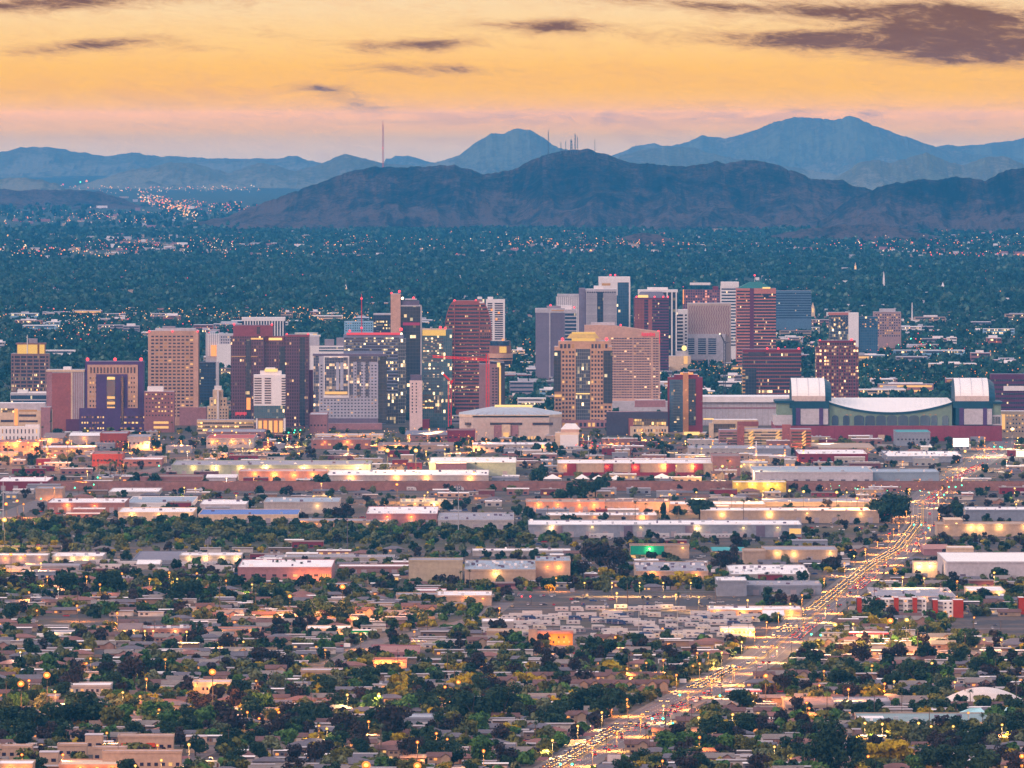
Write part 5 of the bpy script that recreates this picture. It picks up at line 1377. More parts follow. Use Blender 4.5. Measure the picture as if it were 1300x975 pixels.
canopy("red and white station canopy at the avenue crossing", 1078, 1128, 803, 814, mat("red_canopy_paint", (.5, .02, .03), .6), neon=REDNEON); mark(1103, 814, "the red station canopy")
canopy("white station canopy with a red stripe on the avenue corner", 921, 967, 876, 884, WHITE, neon=REDNEON); mark(944, 884, "the white station canopy")
wh("brightly yellow lit market shop behind the trailers", 915, 958, 796, 799, 808, CREAM, WROOF, win=8, lit=.9, lamps='y', lampn=4, energy=3200, key="the yellow lit market shop")
# low white dome and tent roofed pavilions at the lower right
b = Bld('domed_hall', "large low white domed hall behind dark trees", 'domed hall', 1200, 1302, 892, 897, 40); mark(1250, 897, "the low white dome")
take(b.root.location.x - b.W / 2 - 4, b.root.location.x + b.W / 2 + 4, b.Y - 4, b.Y + 46)
b.body(TANW, VROOF)
q = MB(); n = 26; W2 = b.W / 2
for i in range(n):
    u0, u1 = i / n, (i + 1) / n
    for j in range(8):
        v0, v1 = j / 8, (j + 1) / 8
        hgt = lambda u, v: b.H + 7.6 * (1 - (2 * u - 1) ** 2) * sqrt(max(0, 1 - (2 * v - 1) ** 2))
        q.face([(-W2 + b.W * u0, 44 * v0, hgt(u0, v0)), (-W2 + b.W * u1, 44 * v0, hgt(u1, v0)), (-W2 + b.W * u1, 44 * v1, hgt(u1, v1)), (-W2 + b.W * u0, 44 * v1, hgt(u0, v1))])
q.build('dome_roof', mat("dome_membrane", (.62, .57, .54), .7, var=.08), b.root)
for k, (a_, c_, yt_, yb_) in enumerate(((1212, 1256, 900, 914), (1276, 1292, 899, 913))):
    b = Bld('pavilion', ("wide pale teal tent roofed pavilion below the white dome", "steep narrow pale teal tent roof right of the wide one")[k], 'pavilion', a_, c_, yb_ - 3, yb_, 20)
    take(b.root.location.x - b.W / 2, b.root.location.x + b.W / 2, b.Y - 3, b.Y + 22)
    b.body(TANW, SLATE)
    q = MB(); w_ = b.W / 2; zt = b.Z(yt_)
    q.v = [(-w_ - 1, -1, b.H), (w_ + 1, -1, b.H), (w_ + 1, 21, b.H), (-w_ - 1, 21, b.H), (-w_ * .1 if k == 0 else -w_ * .7, 8, zt), (w_ * .55 if k == 0 else -w_ * .5, 12, zt)]
    q.f = [(0, 1, 5, 4), (1, 2, 5), (2, 3, 4, 5), (3, 0, 4)]; q.m = [0] * 4
    q.build('tent_roof', mat("pale_teal_membrane", (.42, .60, .62), .6, var=.05), b.root)
wh("long low teal grey school roof with warm lamps along its front", 1092, 1270, 906, 918, 926, BEIGE, mat("teal_grey_roof", (.21, .27, .28), .8, vs=.1), units=6, lamps='y', lampn=7, energy=1500, key="the teal grey school roof")
wh("white roofed classroom block left of the teal grey roof", 1090, 1122, 909, 912, 920, PALEW, WROOF)
wh("tan long roofed school hall in front of the dome", 998, 1064, 886, 896, 906, TANW, ROOFB, win=6)
wh("long grey roofed garages left of the school hall", 1060, 1130, 886, 892, 903, GREYW, ROOFG, doors=6)
wh("grey blue roofed shed with a pale strip in the lower middle", 513, 567, 907, 912, 924, GREYW, ROOFBL, doors=4, key="the grey blue roofed shed")
wh("grey metal yard hall with a pale roof edge", 382, 434, 849, 852, 864, TANW, LGREY, doors=3, key="the grey metal yard hall")
wh("red lit tile roofed cantina amid houses", 474, 516, 836, 839, 848, glow("red_wall_light", (1, .14, .06), .35) if False else PINKLITW, mat("dull_red_roof", (.30, .10, .09), .8), win=7, lit=.7, lamps='o', lampn=5, energy=2400, name='shop', cat='shop', key="the red lit cantina")
wh("brown long roofed clinic with red tiles right of the side street", 472, 532, 820, 829, 838, MAUVE, mat("rose_brown_roof", (.28, .16, .15), .85), win=8)
wh("white garage block with truck doors beside the yard", 618, 660, 799, 802, 814, BEIGE, BEIGE, doors=4)
wh("pale warehouse with rounded truck doors right of the school", 612, 652, 786, 790, 801, PALEW, WROOF, doors=4)
wh("tan roofed hall with brown gable left in the suburb", 150, 178, 793, 799, 808, TANW, ROOFB, ridge=2.6, lamps='y', lampn=2, key="the tan gabled hall")
wh("long brown office with white upper block in the suburb", 180, 240, 795, 799, 811, BRICK, ROOFG, units=8, win=8, lit=.2, lamps='y', lampn=2)
wh("salmon lit long store with a dark sign left in the suburb", 262, 330, 797, 800, 808, PINKLITW, ROOFB, win=9, lit=.3, lamps='y', lampn=2)
wh("low long block with lit white wall in the left suburb", 60, 110, 801, 804, 810, WHITE, ROOFG, doors=6, lamps='y', lampn=2)
wh("pale stepped apartments lit orange near the left lamp", 245, 292, 864, 867, 883, CREAM, LGREY, win=9, lit=.2, lamps='o', lampn=3, key="the orange lit stepped apartments")
wh("white roofed long row below the left street lamps", 88, 140, 867, 871, 884, PALEW, WROOF, win=8, lit=.2)
wh("grey roofed row house block left of the dark grove", 36, 74, 882, 885, 897, TANW, ROOFG, win=6)
for k, (a_, c_, t_, g_) in enumerate(((108, 130, 933, 958), (150, 220, 935, 960), (73, 110, 946, 966), (118, 160, 950, 972), (130, 230, 955, 985), (236, 262, 935, 956), (0, 40, 948, 968), (50, 74, 955, 976))):
    wh(["beige three storey townhouse corner left of the red tile awnings", "beige townhouse row with red tile awnings at bottom left", "pink beige flat townhouse before the row", "beige townhouse with parapet and red awning roof below the row",
        "long beige townhouse row near the bottom left corner", "tall beige townhouse tower right of the red awning row", "beige townhouse at the left edge with a red slope roof", "low beige townhouse box near the bottom left"][k],
       a_, c_, t_ - 2, t_, g_, mat("townhouse_stucco", (.44, .33, .27), .9), LGREY, name='townhouse', cat='house', win=max(2, int((c_ - a_) / 9)), lit=.12, group="beige townhouses at the bottom left", par=True)
tr_ = [o for o in COL.objects if o.get('label', '').startswith("beige townhouse row with red")][0]
sT = Yof(960) / F
for (a_, c_) in ((154, 168), (186, 197)):
    q = MB(); q.v = [((a_ - 185) * sT, -2.2, 5.2), ((c_ - 185) * sT, -2.2, 5.2), ((c_ - 185) * sT, .1, 7.0), ((a_ - 185) * sT, .1, 7.0), ((a_ - 185) * sT, -2.2, 4.9), ((c_ - 185) * sT, -2.2, 4.9), ((c_ - 185) * sT, .1, 4.9), ((a_ - 185) * sT, .1, 4.9)]
    q.f = [(0, 1, 2, 3), (4, 5, 1, 0), (5, 6, 2, 1), (7, 4, 0, 3)]; q.m = [0] * 4
    q.build('awning_roof', mat("red_tile", (.36, .08, .06), .8), tr_)
wh("flat pale roof with orange lit eaves at the bottom left corner", -4, 41, 966, 971, 992, BEIGE, WROOF, win=6, lamps='o', lampn=2, key="the bottom left corner roof")
wh("flat cream roof with orange eaves at the bottom edge", 75, 150, 965, 972, 990, PINKLITW, CREAM, lamps='o', lampn=4, energy=1600)
mark(185, 960, "the red awning townhouses")

# ---------------------------------------------------------------- tall thin things
def crane(label, px, yt, yb, jib, m, w=1.3, jz=None):
    b = Bld('tower_crane', label, 'crane', px - 2, px + 2, yt, yb, 4, "tower cranes over the building sites")
    H = b.H; mst = MB()
    for (sx, sy) in ((-w, -w), (w, -w), (w, w), (-w, w)): mst.bar((sx, 2 + sy, 0), (sx, 2 + sy, H), .5)
    n = max(4, int(H / 4))
    for i in range(n):
        z0, z1 = H * i / n, H * (i + 1) / n
        s = 1 if i % 2 else -1
        mst.bar((-w * s, 2 - w, z0), (w * s, 2 - w, z1), .14); mst.bar((-w * s, 2 + w, z0), (w * s, 2 + w, z1), .14); mst.bar((-w, 2 - w * s, z0), (-w, 2 + w * s, z1), .14); mst.bar((w, 2 - w * s, z0), (w, 2 + w * s, z1), .3)
    mst.build('mast', m, b.root)
    (jx, jy) = jib
    tip = (b.X(jx), 2, b.Z(jy)); zb = b.Z(jz if jz else yt + 6)
    j = MB(); base = (0, 2, zb)
    for o_ in ((-.8, 0), (.8, 0), (0, 1.7)): j.bar((0, 2 + o_[0], zb + o_[1]), (tip[0], 2 + o_[0], tip[2] + o_[1]), .48)
    for i in range(14):
        a = i / 14; c = (i + 1) / 14
        P = lambda t, o_: (tip[0] * t, 2 + o_[0], zb + (tip[2] - zb) * t + o_[1])
        j.bar(P(a, (-.8, 0)), P(c, (0, 1.7)), .25); j.bar(P(a, (.8, 0)), P(c, (0, 1.7)), .25)
    j.build('jib', m, b.root)
    return b, zb
b, zb = crane("red tower crane with a long level jib in front of the round drum hotel", 619, 449, 554, (549, 453.5), REDSTEEL, 1.4, 458)
cj = MB(); cj.bar((0, 2, zb), (b.X(640), 2, b.Z(460)), .45); cj.bar((0, 2, zb + 7), (b.X(640), 2, b.Z(460) + .6), .12); cj.bar((0, 2, zb + 7), (b.X(580), 2, zb + 2.5), .12); cj.build('counter_jib', LGREY, b.root)
MB().box(b.X(631), b.X(635), 0.5, 3.5, b.Z(466), b.Z(460.5)).build('counterweight', LIT_Y, b.root); MB().bar((-.5, 2, zb), (0, 2, zb + 8), .4).bar((.5, 2, zb), (0, 2, zb + 8), .4).build('apex', LGREY, b.root); MB().box(.6, 2.6, .6, 2.6, zb - 3, zb - .3).build('cabin', LGREY, b.root)
b, zb = crane("shorter red tower crane with its jib raised to the left", 571, 484, 545, (562, 475), REDSTEEL, 1.5, 484)
MB().box(.8, 3.4, .6, 3.2, zb - 2, zb + .8).build('cabin', REDSTEEL, b.root); b.beacon(562, 475, 2, 1.4, WLIGHT); MB().bar((0, 2, zb), (b.X(577), 2, b.Z(482)), .5).build('counter_jib', REDSTEEL, b.root)
b, zb = crane("dark tower crane with two slack jib arms right of the basket block", 920, 433, 520, (914.5, 424.5), DARKM, 1.0, 436)
MB().bar((0, 2, zb), (b.X(927), 2, b.Z(434)), .4).build('counter_jib', DARKM, b.root); b.beacon(914, 424.5, 2, .9, WLIGHT)
def lattice(label, px, yt, Y0, z0=None, w=2.2, m=None, cat='mast', name='radio_mast', group=None, taper=.25, lit=()):
    x = (px - 650) / F * Y0
    zt = CAMZ - (yt - YH) * Y0 / F
    r = thing(name, label, cat, (x, Y0, 0 if z0 is None else z0), 0, group)
    H = zt - (z0 or 0); mb = MB(); n = max(5, int(H / 9))
    for i in range(n):
        a, c = i / n, (i + 1) / n
        wa, wc = w * (1 - (1 - taper) * a), w * (1 - (1 - taper) * c)
        for k in range(3):
            t0, t1 = 2 * pi * k / 3, 2 * pi * (k + 1) / 3
            mb.bar((wa * cos(t0), wa * sin(t0), H * a), (wc * cos(t0), wc * sin(t0), H * c), .24 * w, n=3); mb.bar((wa * cos(t0), wa * sin(t0), H * a), (wc * cos(t1), wc * sin(t1), H * c), .16 * w, n=3)
    mb.build('lattice', m or MGREY, r)
    MB().cyl(0, 0, H, H * 1.06, .3 * w, n=5).build('aerial', m or MGREY, r)
    for u in lit: MB().ball(0, 0, H * u, max(1.4, w * .6), n=6).build('beacon', REDL, r)
    return r, H
ANT = mat("antenna_steel", (.10, .11, .14), .6)
for k, (px_, yt_, zz, w_) in enumerate(((696, 168, 190, 2.6), (712, 181, 215, 2.0), (718, 180, 218, 2.0), (725, 178, 222, 5.0), (730, 171, 225, 3.2), (733, 174, 224, 2.2), (755, 177, 214, 1.6))):
    lattice(["tall lattice mast, leftmost on the mountain crest", "short thin mast left of the summit cluster", "second short thin mast left of the summit cluster", "stout stepped mast on the mountain summit", "tallest slim mast of the summit cluster",
             "slim mast just right of the tallest summit mast", "lone thin mast right of the summit"][k], px_, yt_, 32750, zz, w_, ANT, group="radio masts on the mountain crest", taper=.5)
lattice("very tall red and white radio mast behind the left mountain crest", 486, 158, 36500, 120, 3.4, mat("mast_pinkish", (.5, .16, .15), .6), taper=.9, lit=(.6,))
lattice("thin lit steel tower with red lamps left of the tallest tower", 459, 379, 13200, None, 1.1, REDSTEEL, taper=.3, lit=(1.0, .62))
def pole_tower(label, px, yt, yb, name='light_mast', cat='mast', head='array', m=None, r=.45):
    Y = Yof(yb); x = (px - 650) / F * Y; H = (yb - yt) * Y / F
    t_ = thing(name, label, cat, (x, Y, 0))
    MB().cyl(0, 0, 0, H, r, r * .5, 8).build('pole', m or STEEL, t_)
    if head == 'array':
        q = MB()
        for k in range(3): q.box(-2.2 + 1.7 * k, -1.2 + 1.7 * k, -.5, .5, H - 4.5, H - .6)
        q.box(-2.6, 2.8, -.2, .2, H - 3, H - 2.6); q.build('antenna_panel', SLATE, t_)
    return t_
pole_tower("tall steel cell mast with dark antenna panels by the wash trees", 582, 615, 680, 'cell_mast', 'mast'); pole_tower("tall pale mast at the left edge before the glowing road", 4, 612, 682, 'cell_mast', 'mast', None, LGREY)
pole_tower("twin antenna mast rising above the dark slanted roof yard", 264, 684, 716, 'cell_mast', 'mast'); pole_tower("white square chimney column before the parking garages", 960, 560, 583, 'chimney', 'chimney', None, WHITE, 1.1)
pole_tower("thin dark mast above the trees right of the wide warehouse", 441, 655, 700, 'cell_mast', 'mast', None, DGREY, .3)
for k, px_ in enumerate((661, 747, 811, 860)): pole_tower(["slim steel power mast behind the market tents, leftmost", "slim steel mast above the market street trees", "slim steel mast in the trailer yard", "slim steel mast right in the trailer yard"][k], px_, 560 if k < 2 else 770, 584 if k < 2 else 815, 'light_mast', 'mast', None, STEEL, .3)
# church spires and far white things beyond downtown
def spire(label, px, yt, yb, w=3.0, m=None, base=None, lit=False):
    b = Bld('church', label, 'church', px - 2, px + 2, yt, yb, 8, "church spires in the wooded north")
    MB().box(-w / 2, w / 2, 0, w, 0, b.H * .55).build('tower_wall', m or WHITE, b.root); MB().prism([(-w / 2, 0), (w / 2, 0), (w / 2, w), (-w / 2, w)], b.H * .55, b.H, 0, scale=.05).build('spire', m or WHITE, b.root)
    if base: b.box('nave', px + base[0], px + base[1], yb - base[2], yb, 2, 20, m or WHITE, WROOF)
    if lit: b.box('lit_belfry', px - .7, px + .7, yt + (yb - yt) * .35, yt + (yb - yt) * .6, -.3, .2, LIT_Y)
    return b
spire("needle thin white steeple with a long low white nave", 1122, 344, 368, 4.0, None, (-20, 8, 4)); spire("small white steeple among trees right of the needle steeple", 1197, 358, 370, 6, None, (-3, 4, 3)); spire("cream domed bell tower right of the hazy striped slab", 1032, 384, 405, 7, CREAM, None, True)
spire("slim lit campanile deep in the trees above the green roof", 1086, 333, 347, 5, CREAM, None, True); spire("small yellow lit steeple above the lit district", 439, 361, 372, 5, WHITE, (-4, 4, 2), True); spire("tiny white steeple in the woods above the brown striped loaf tower", 584, 349, 358, 5, WHITE)
pole_tower("white flagpole like obelisk right of the tan grid hotel", 1158, 384, 411, 'obelisk', 'monument', None, WHITE, 1.4)

# ---------------------------------------------------------------- billboards
def billboard(label, x0, x1, yt, yb, ybase, m, name='billboard'):
    b = Bld(name, label, 'billboard', x0, x1, yt, ybase, 1.2)
    b.box('panel', x0, x1, yt, yb, 0, .6, m); b.box('frame', x0 - .6, x1 + .6, yt - .6, yb + .6, .6, 1.0, DGREY)
    for x_ in (x0 + (x1 - x0) * .25, x0 + (x1 - x0) * .75): b.box('post', x_ - .4, x_ + .4, yb, ybase, .7, 1.3, DGREY)
    return b
billboard("glaring white lit billboard before the ballpark wall", 1210, 1230, 556.5, 567, 574, glow("billboard_light", (1.0, .82, .62), 2.2)); mark(1220, 574, "the glaring white billboard")
billboard("yellow white lit sign board at the right edge of the road", 1290, 1302, 572, 580, 588, glow("billboard_light2", (1.0, .80, .45), 2.0))
billboard("pale printed billboard beside the avenue in the bottom middle", 771, 788, 958, 967, 975, mat("pale_poster", (.55, .50, .50), .7)); mark(779, 975, "the pale bottom billboard")
# tank wagons on the siding at the left
for k in range(6):
    Y = Yof(699); x = (6 + k * 16 - 650) / F * Y
    t_ = thing('tank_wagon', ["dark tank wagon at the left edge of the siding", "second dark tank wagon from the left edge", "third dark tank wagon along the siding", "fourth dark tank wagon along the siding", "fifth dark tank wagon along the siding", "last dark tank wagon at the right end of the siding"][k], 'wagon', (x, Y, 0), 0, "tank wagons on the siding")
    q = MB(); n = 12; L = 4.4
    for (xa, r0) in ((-L, .9), (-L + .5, 1.5), (L - .5, 1.5), (L, .9)): q.v += [(xa, 1.6 + r0 * cos(2 * pi * i / n), 2.7 + r0 * sin(2 * pi * i / n)) for i in range(n)]
    for s in range(3):
        for i in range(n): q.f.append((s * n + i, s * n + (i + 1) % n, (s + 1) * n + (i + 1) % n, (s + 1) * n + i)); q.m.append(0)
    q.f += [tuple(range(n))[::-1], tuple(3 * n + i for i in range(n))]; q.m += [0, 0]
    q.build('tank', mat("wagon_paint", (.07, .06, .07), .6), t_)
    MB().box(-L, L, .9, 2.3, .9, 1.25).build('chassis', DARKM, t_)
    for wx in (-3.2, 3.2):
        MB().box(wx - 1.0, wx + 1.0, .9, 2.3, .1, .9).build('bogie', DARKM, t_)
mark(48, 700, "the dark tank wagons")
# white box trucks docked at the long grey warehouse, and three silo stacks

# ================================================================ low blocks among the trees behind downtown
for px_, py_, ph in ((38, 500, "the gold crowned office"), (83, 500, "the windowless brown slab"), (145, 470, "the violet courthouse"), (220, 440, "the tan grid tower"), (335, 430, "the plum granite towers"), (440, 450, "the pale grey hotel"),
                     (520, 400, "the tallest tower"), (594, 400, "the loaf shaped tower"), (632, 460, "the round restaurant drum"), (698, 420, "the plain grey slab tower"), (740, 480, "the gold crested tan tower"), (800, 470, "the rose beige hotel"), (870, 510, "the condominium tower"),
                     (900, 430, "the tan patterned block"), (960, 400, "the green pyramid roof"), (1007, 390, "the hazy striped slab"), (980, 480, "the dark maroon office"), (1063, 480, "the red granite tower"), (1095, 420, "the white slab office pair"), (1126, 415, "the tan grid hotel"),
                     (1158, 405, "the white obelisk"), (1235, 490, "the right hand vault"), (1027, 495, "the left hand vault"), (1122, 360, "the needle steeple"), (648, 545, "the arena"), (1130, 520, "the ballpark roof"), (276, 520, "the art deco tower")):
    mark(px_, py_, ph)
low_pal = [("white", WHITE, WROOF), ("pale grey", LGREY, WROOF), ("beige", BEIGE, LGREY), ("cream", CREAM, WROOF), ("tan", TANW, ROOFB), ("mauve", MAUVE, LGREY), ("grey", MGREY, LGREY), ("rose brown", ROSEBROWN, LGREY), ("pale blue", mat("pale_blue_panel", (.30, .42, .52)), WROOF)]
R3 = random.Random(31)
def lowrise(px, py, wpx, hpx, lit):
    cn, wm, rm = R3.choice(low_pal)
    Y = Yof(py); s = Y / F
    x = (px - 650) * s; w = wpx * s; h = hpx * s
    dep = R3.uniform(14, 45)
    if not free(x, Y, w * .4): return False
    take(x - w / 2, x + w / 2, Y - 3, Y + dep)
    n_fl = max(1, int(h / 4))
    r = thing('low_block', None, 'building', (x, Y, 0), 0, "low blocks among the trees behind downtown")
    kid(link('wall', MB().box(-w / 2, w / 2, 0, dep, 0, h).mesh('wall', wm), r), r); kid(link('roof', MB().box(-w / 2 - .2, w / 2 + .2, -.2, dep + .2, h, h + .5).mesh('roof', rm), r), r)
    gm = R3.choice((G_BANDBLUE, G_BAND, G_BAND, G_BANDLIT)) if R3.random() > lit else R3.choice((LIT_D, LIT_W, G_BANDLIT, G_BANDLIT))
    me = MB().box(-w / 2 * .95, w / 2 * .95, -.15, .1, 0, h / n_fl * .42).mesh('window_band', gm)
    for k in range(n_fl): link('window_band', me, r, (0, 0, h / n_fl * (k + .4)))
    if R3.random() < .6: link('roof_plant', MB().box(-w * R3.uniform(.1, .35), w * R3.uniform(.05, .35), dep * .3, dep * .7, h + .5, h + R3.uniform(1.8, 4)).mesh('roof_plant', R3.choice((WROOF, PLANT))), r)
    name_later(r, px, py, "%s %s block with %s windows" % ("low" if n_fl < 3 else "tall", cn, "lit" if gm in (LIT_D, LIT_W, G_BANDLIT) else "dark"))
    return True
cnt = 0
for _ in range(1500):
    if cnt > 165: break
    z_ = R3.random()
    if z_ < .42: px_, py_ = R3.uniform(-5, 560), R3.triangular(388, 470, 410)
    elif z_ < .80: px_, py_ = R3.uniform(880, 1305), R3.triangular(400, 520, 440)
    else: px_, py_ = R3.uniform(560, 900), R3.triangular(440, 520, 500)
    if lowrise(px_, py_, R3.uniform(10, 42), R3.uniform(3.5, 11), .35): cnt += 1
for (px_, py_, w_, h_) in ((675, 520, 36, 14), (700, 505, 30, 10), (690, 478, 26, 14), (662, 505, 30, 20), (715, 486, 22, 16), (742, 452, 30, 9), (900, 497, 46, 11), (930, 495, 36, 10), (1180, 455, 90, 10), (1210, 470, 60, 8), (1150, 500, 70, 12), (1120, 505, 60, 10), (1190, 438, 40, 8),
                           (290, 480, 20, 12), (284, 530, 18, 20), (345, 470, 20, 8), (60, 455, 70, 10), (1150, 425, 40, 10), (590, 520, 40, 30), (575, 538, 40, 10), (600, 505, 40, 16), (1040, 420, 45, 14), (1010, 430, 40, 10)):
    lowrise(px_, py_, w_, h_, .3)

# ---- small shops and sheds of the commercial belt
SG_ = "small shops and sheds of the commercial belt"
SHOPC = [("white roofed brown", BRICK, WROOF), ("beige", BEIGE, LGREY), ("white", PALEW, WROOF), ("grey", GREYW, ROOFG), ("maroon", MAROON, ROOFB), ("tan", TANW, WROOF), ("plum brick", mat("plum_brick", (.13, .06, .07), .9), ROOFB)]
def shop(px, py, wpx, hpx):
    cn, wm, rm = R3.choice(SHOPC)
    Y = Yof(py); s = Y / F; x = (px - 650) * s; w = wpx * s; h = max(3.4, hpx * s); dep = R3.uniform(12, 26)
    if not all(free(x + q * w, Y + e, 1) for q in (-.5, 0, .5) for e in (0, dep)): return False
    take(x - w / 2 - 1, x + w / 2 + 1, Y - 3, Y + dep + 1)
    r = thing('shop', None, 'shop', (x, Y, 0), 0, SG_)
    link('wall', MB().box(-w / 2, w / 2, 0, dep, 0, h).mesh('wall', wm), r); link('roof', MB().box(-w / 2 - .25, w / 2 + .25, -.3, dep + .25, h, h + .4).mesh('roof', rm), r)
    lit = R3.random() < .35; n = max(2, int(w / 6)); me = MB().box(-1.4, 1.4, -.1, .05, .8, min(2.6, h - .6)).mesh('window', R3.choice((LIT_W, LIT_O)) if lit else PANE)
    for i in range(n): link('window', me, r, (-w / 2 + w * (i + .5) / n, 0, 0))
    for i in range(R3.randrange(4)):
        ux = R3.uniform(-.4, .4) * w; link('roof_unit', MB().box(ux - 1, ux + 1, dep * .3, dep * .3 + 2, h + .4, h + R3.uniform(1.3, 2.2)).mesh('roof_unit', PLANT), r)
    name_later(r, px, py, "%s%s shop" % ("lit " if lit else "", cn))
    return True
cnt = 0
for _ in range(2500):
    if cnt > 210: break
    z_ = R3.random(); py_ = R3.uniform(553, 634) if z_ < .72 else R3.uniform(640, 662) if z_ < .8 else R3.uniform(692, 748)
    if py_ > 690 and R3.random() < .3: continue
    if shop(R3.uniform(-5, 1305), py_, R3.uniform(12, 46), R3.uniform(4.5, 9)): cnt += 1

# ================================================================ trees
def leaf_mat(name, lo, hi):
    m = D.materials.new(name); m.use_nodes = True
    t = NT(m.node_tree); b = t.n['Principled BSDF']
    p = t.new('ShaderNodeNewGeometry').outputs['Position']
    n = t.noise(p, .55, 3, .7); n2 = t.noise(p, .045, 2, .5)
    t.put(b.inputs['Base Color'], t.ramp(t.math('ADD', t.math('MULTIPLY', n, .45), t.math('MULTIPLY', n2, .55)), [(.34, lo), (.66, hi)]))
    b.inputs['Roughness'].default_value = .8; b.inputs['Specular IOR Level'].default_value = .15
    return m
LEAF = [leaf_mat("leaves_dark_green", (.006, .016, .009), (.034, .068, .028)), leaf_mat("leaves_olive", (.036, .044, .009), (.20, .19, .04)), leaf_mat("leaves_grey_green", (.034, .05, .024), (.17, .19, .09)),
        leaf_mat("leaves_brown_purple", (.014, .010, .011), (.05, .032, .03)), leaf_mat("leaves_yellow_green", (.16, .12, .006), (.50, .36, .015)), leaf_mat("leaves_mid_green", (.018, .056, .010), (.095, .19, .04))]
BARK = mat("tree_bark", (.085, .062, .05), .95, var=.3, vs=2.0)
def crown_np(seed, n, rx, rz, zc, leaf, lobes, open_=.35):
    """leaf clumps on several uneven lobes: quads (n*4,3)"""
    r = np.random.default_rng(seed)
    th = r.random(lobes) * 2 * pi; rad = np.sqrt(r.random(lobes)) * .62; zz = r.uniform(-.55, .62, lobes)
    rad *= np.sqrt(np.clip(1 - zz ** 2 * .8, .1, 1))
    C = np.stack([rad * np.cos(th), rad * np.sin(th), zz], 1); LR = r.uniform(.26, .48, lobes)
    w = LR ** 2; k = r.choice(lobes, n, p=w / w.sum())
    d = r.normal(size=(n, 3)); d /= np.linalg.norm(d, axis=1)[:, None]
    rr = LR[k] * (1 - open_ * r.random(n) ** 1.5)
    P = C[k] + d * rr[:, None] * r.uniform(.85, 1.15, (n, 1))
    P = P * np.array([rx, rx, rz]) + np.array([0, 0, zc])
    nrm = d + r.normal(size=(n, 3)) * .55 + np.array([0, 0, .25]); nrm /= np.linalg.norm(nrm, axis=1)[:, None]
    a = np.cross(nrm, r.normal(size=(n, 3))); a /= np.linalg.norm(a, axis=1)[:, None]
    b_ = np.cross(nrm, a)
    s = leaf * r.uniform(.6, 1.35, (n, 1))
    bend = nrm * s * r.uniform(-.35, .35, (n, 1))
    return np.stack([P - a * s - b_ * s * .7, P + a * s - b_ * s * .5 + bend, P + a * s * .8 + b_ * s * .8, P - a * s * .9 + b_ * s * .6 - bend], 1)
def trunk_mb(h, r0, seed, fork=.45, rx=3.0):
    r = random.Random(seed); mb = MB()
    mb.bar((0, 0, 0), (r.uniform(-.2, .2), 0, h * fork), r0, 0, 7, r0 * .7)
    for k in range(4):
        a = 2 * pi * k / 4 + r.uniform(-.4, .4)
        mb.bar((0, 0, h * fork * .95), (rx * .5 * cos(a), rx * .5 * sin(a), h * r.uniform(.66, .86)), r0 * .55, 0, 5, r0 * .18)
    return mb
# kinds: (word, category label, rx, height, base of crown ratio, leaf slot)
KINDS_T = [("dark green round tree", 4.6, 9.5, 0), ("olive green spreading tree", 4.8, 7.6, 1), ("grey green airy tree", 4.6, 8.2, 2), ("brown purple sparse tree", 4.4, 10.0, 3), ("yellow flowering tree", 3.9, 5.6, 4), ("fresh green tree", 4.0, 7.4, 5), ("dark towering eucalyptus", 5.0, 15.0, 0), ("slender dark cypress like tree", 2.2, 11.0, 0)]
def q_to_mesh(name, q, m):
    n = len(q); return np_mesh(name, q.reshape(-1, 3), np.arange(n * 4).reshape(-1, 4), m)
TPROTO = {}
for ki, (w_, rx, h, sl) in enumerate(KINDS_T):
    for v in range(3):
        nl = 1250 if ki not in (3, 2) else 820
        rz = h * .42; zc = h * .58
        q = crown_np(100 + ki * 10 + v, nl, rx * 1.25, rz * 1.15, zc, .46 if ki != 7 else .36, 11 + v * 2, .45 if ki in (2, 3, 4) else .3)
        TPROTO[ki, v] = (q_to_mesh('crown', q, LEAF[sl]), trunk_mb(h, .30 + h * .012, 9 + ki + v, .32, rx).mesh('trunk', BARK))
LITE = {}
for ki, (w_, rx, h, sl) in enumerate(KINDS_T):
    for v in range(4):
        LITE[ki, v] = crown_np(500 + ki * 10 + v, 190, rx * 1.25, h * .48, h * .56, 1.0 if ki != 7 else .7, 9, .25)
FARQ = [crown_np(900 + v, 22, 1.0, .62, .58, .40, 4, .2) for v in range(12)]
trees = []     # (x, y, kind, scale)
def tree_at(px, py, hpx, ki):
    Y = Yof(py); hh = hpx * Y / F
    trees.append(((px - 650) / F * Y, Y, ki, hh / KINDS_T[ki][2], px, py))
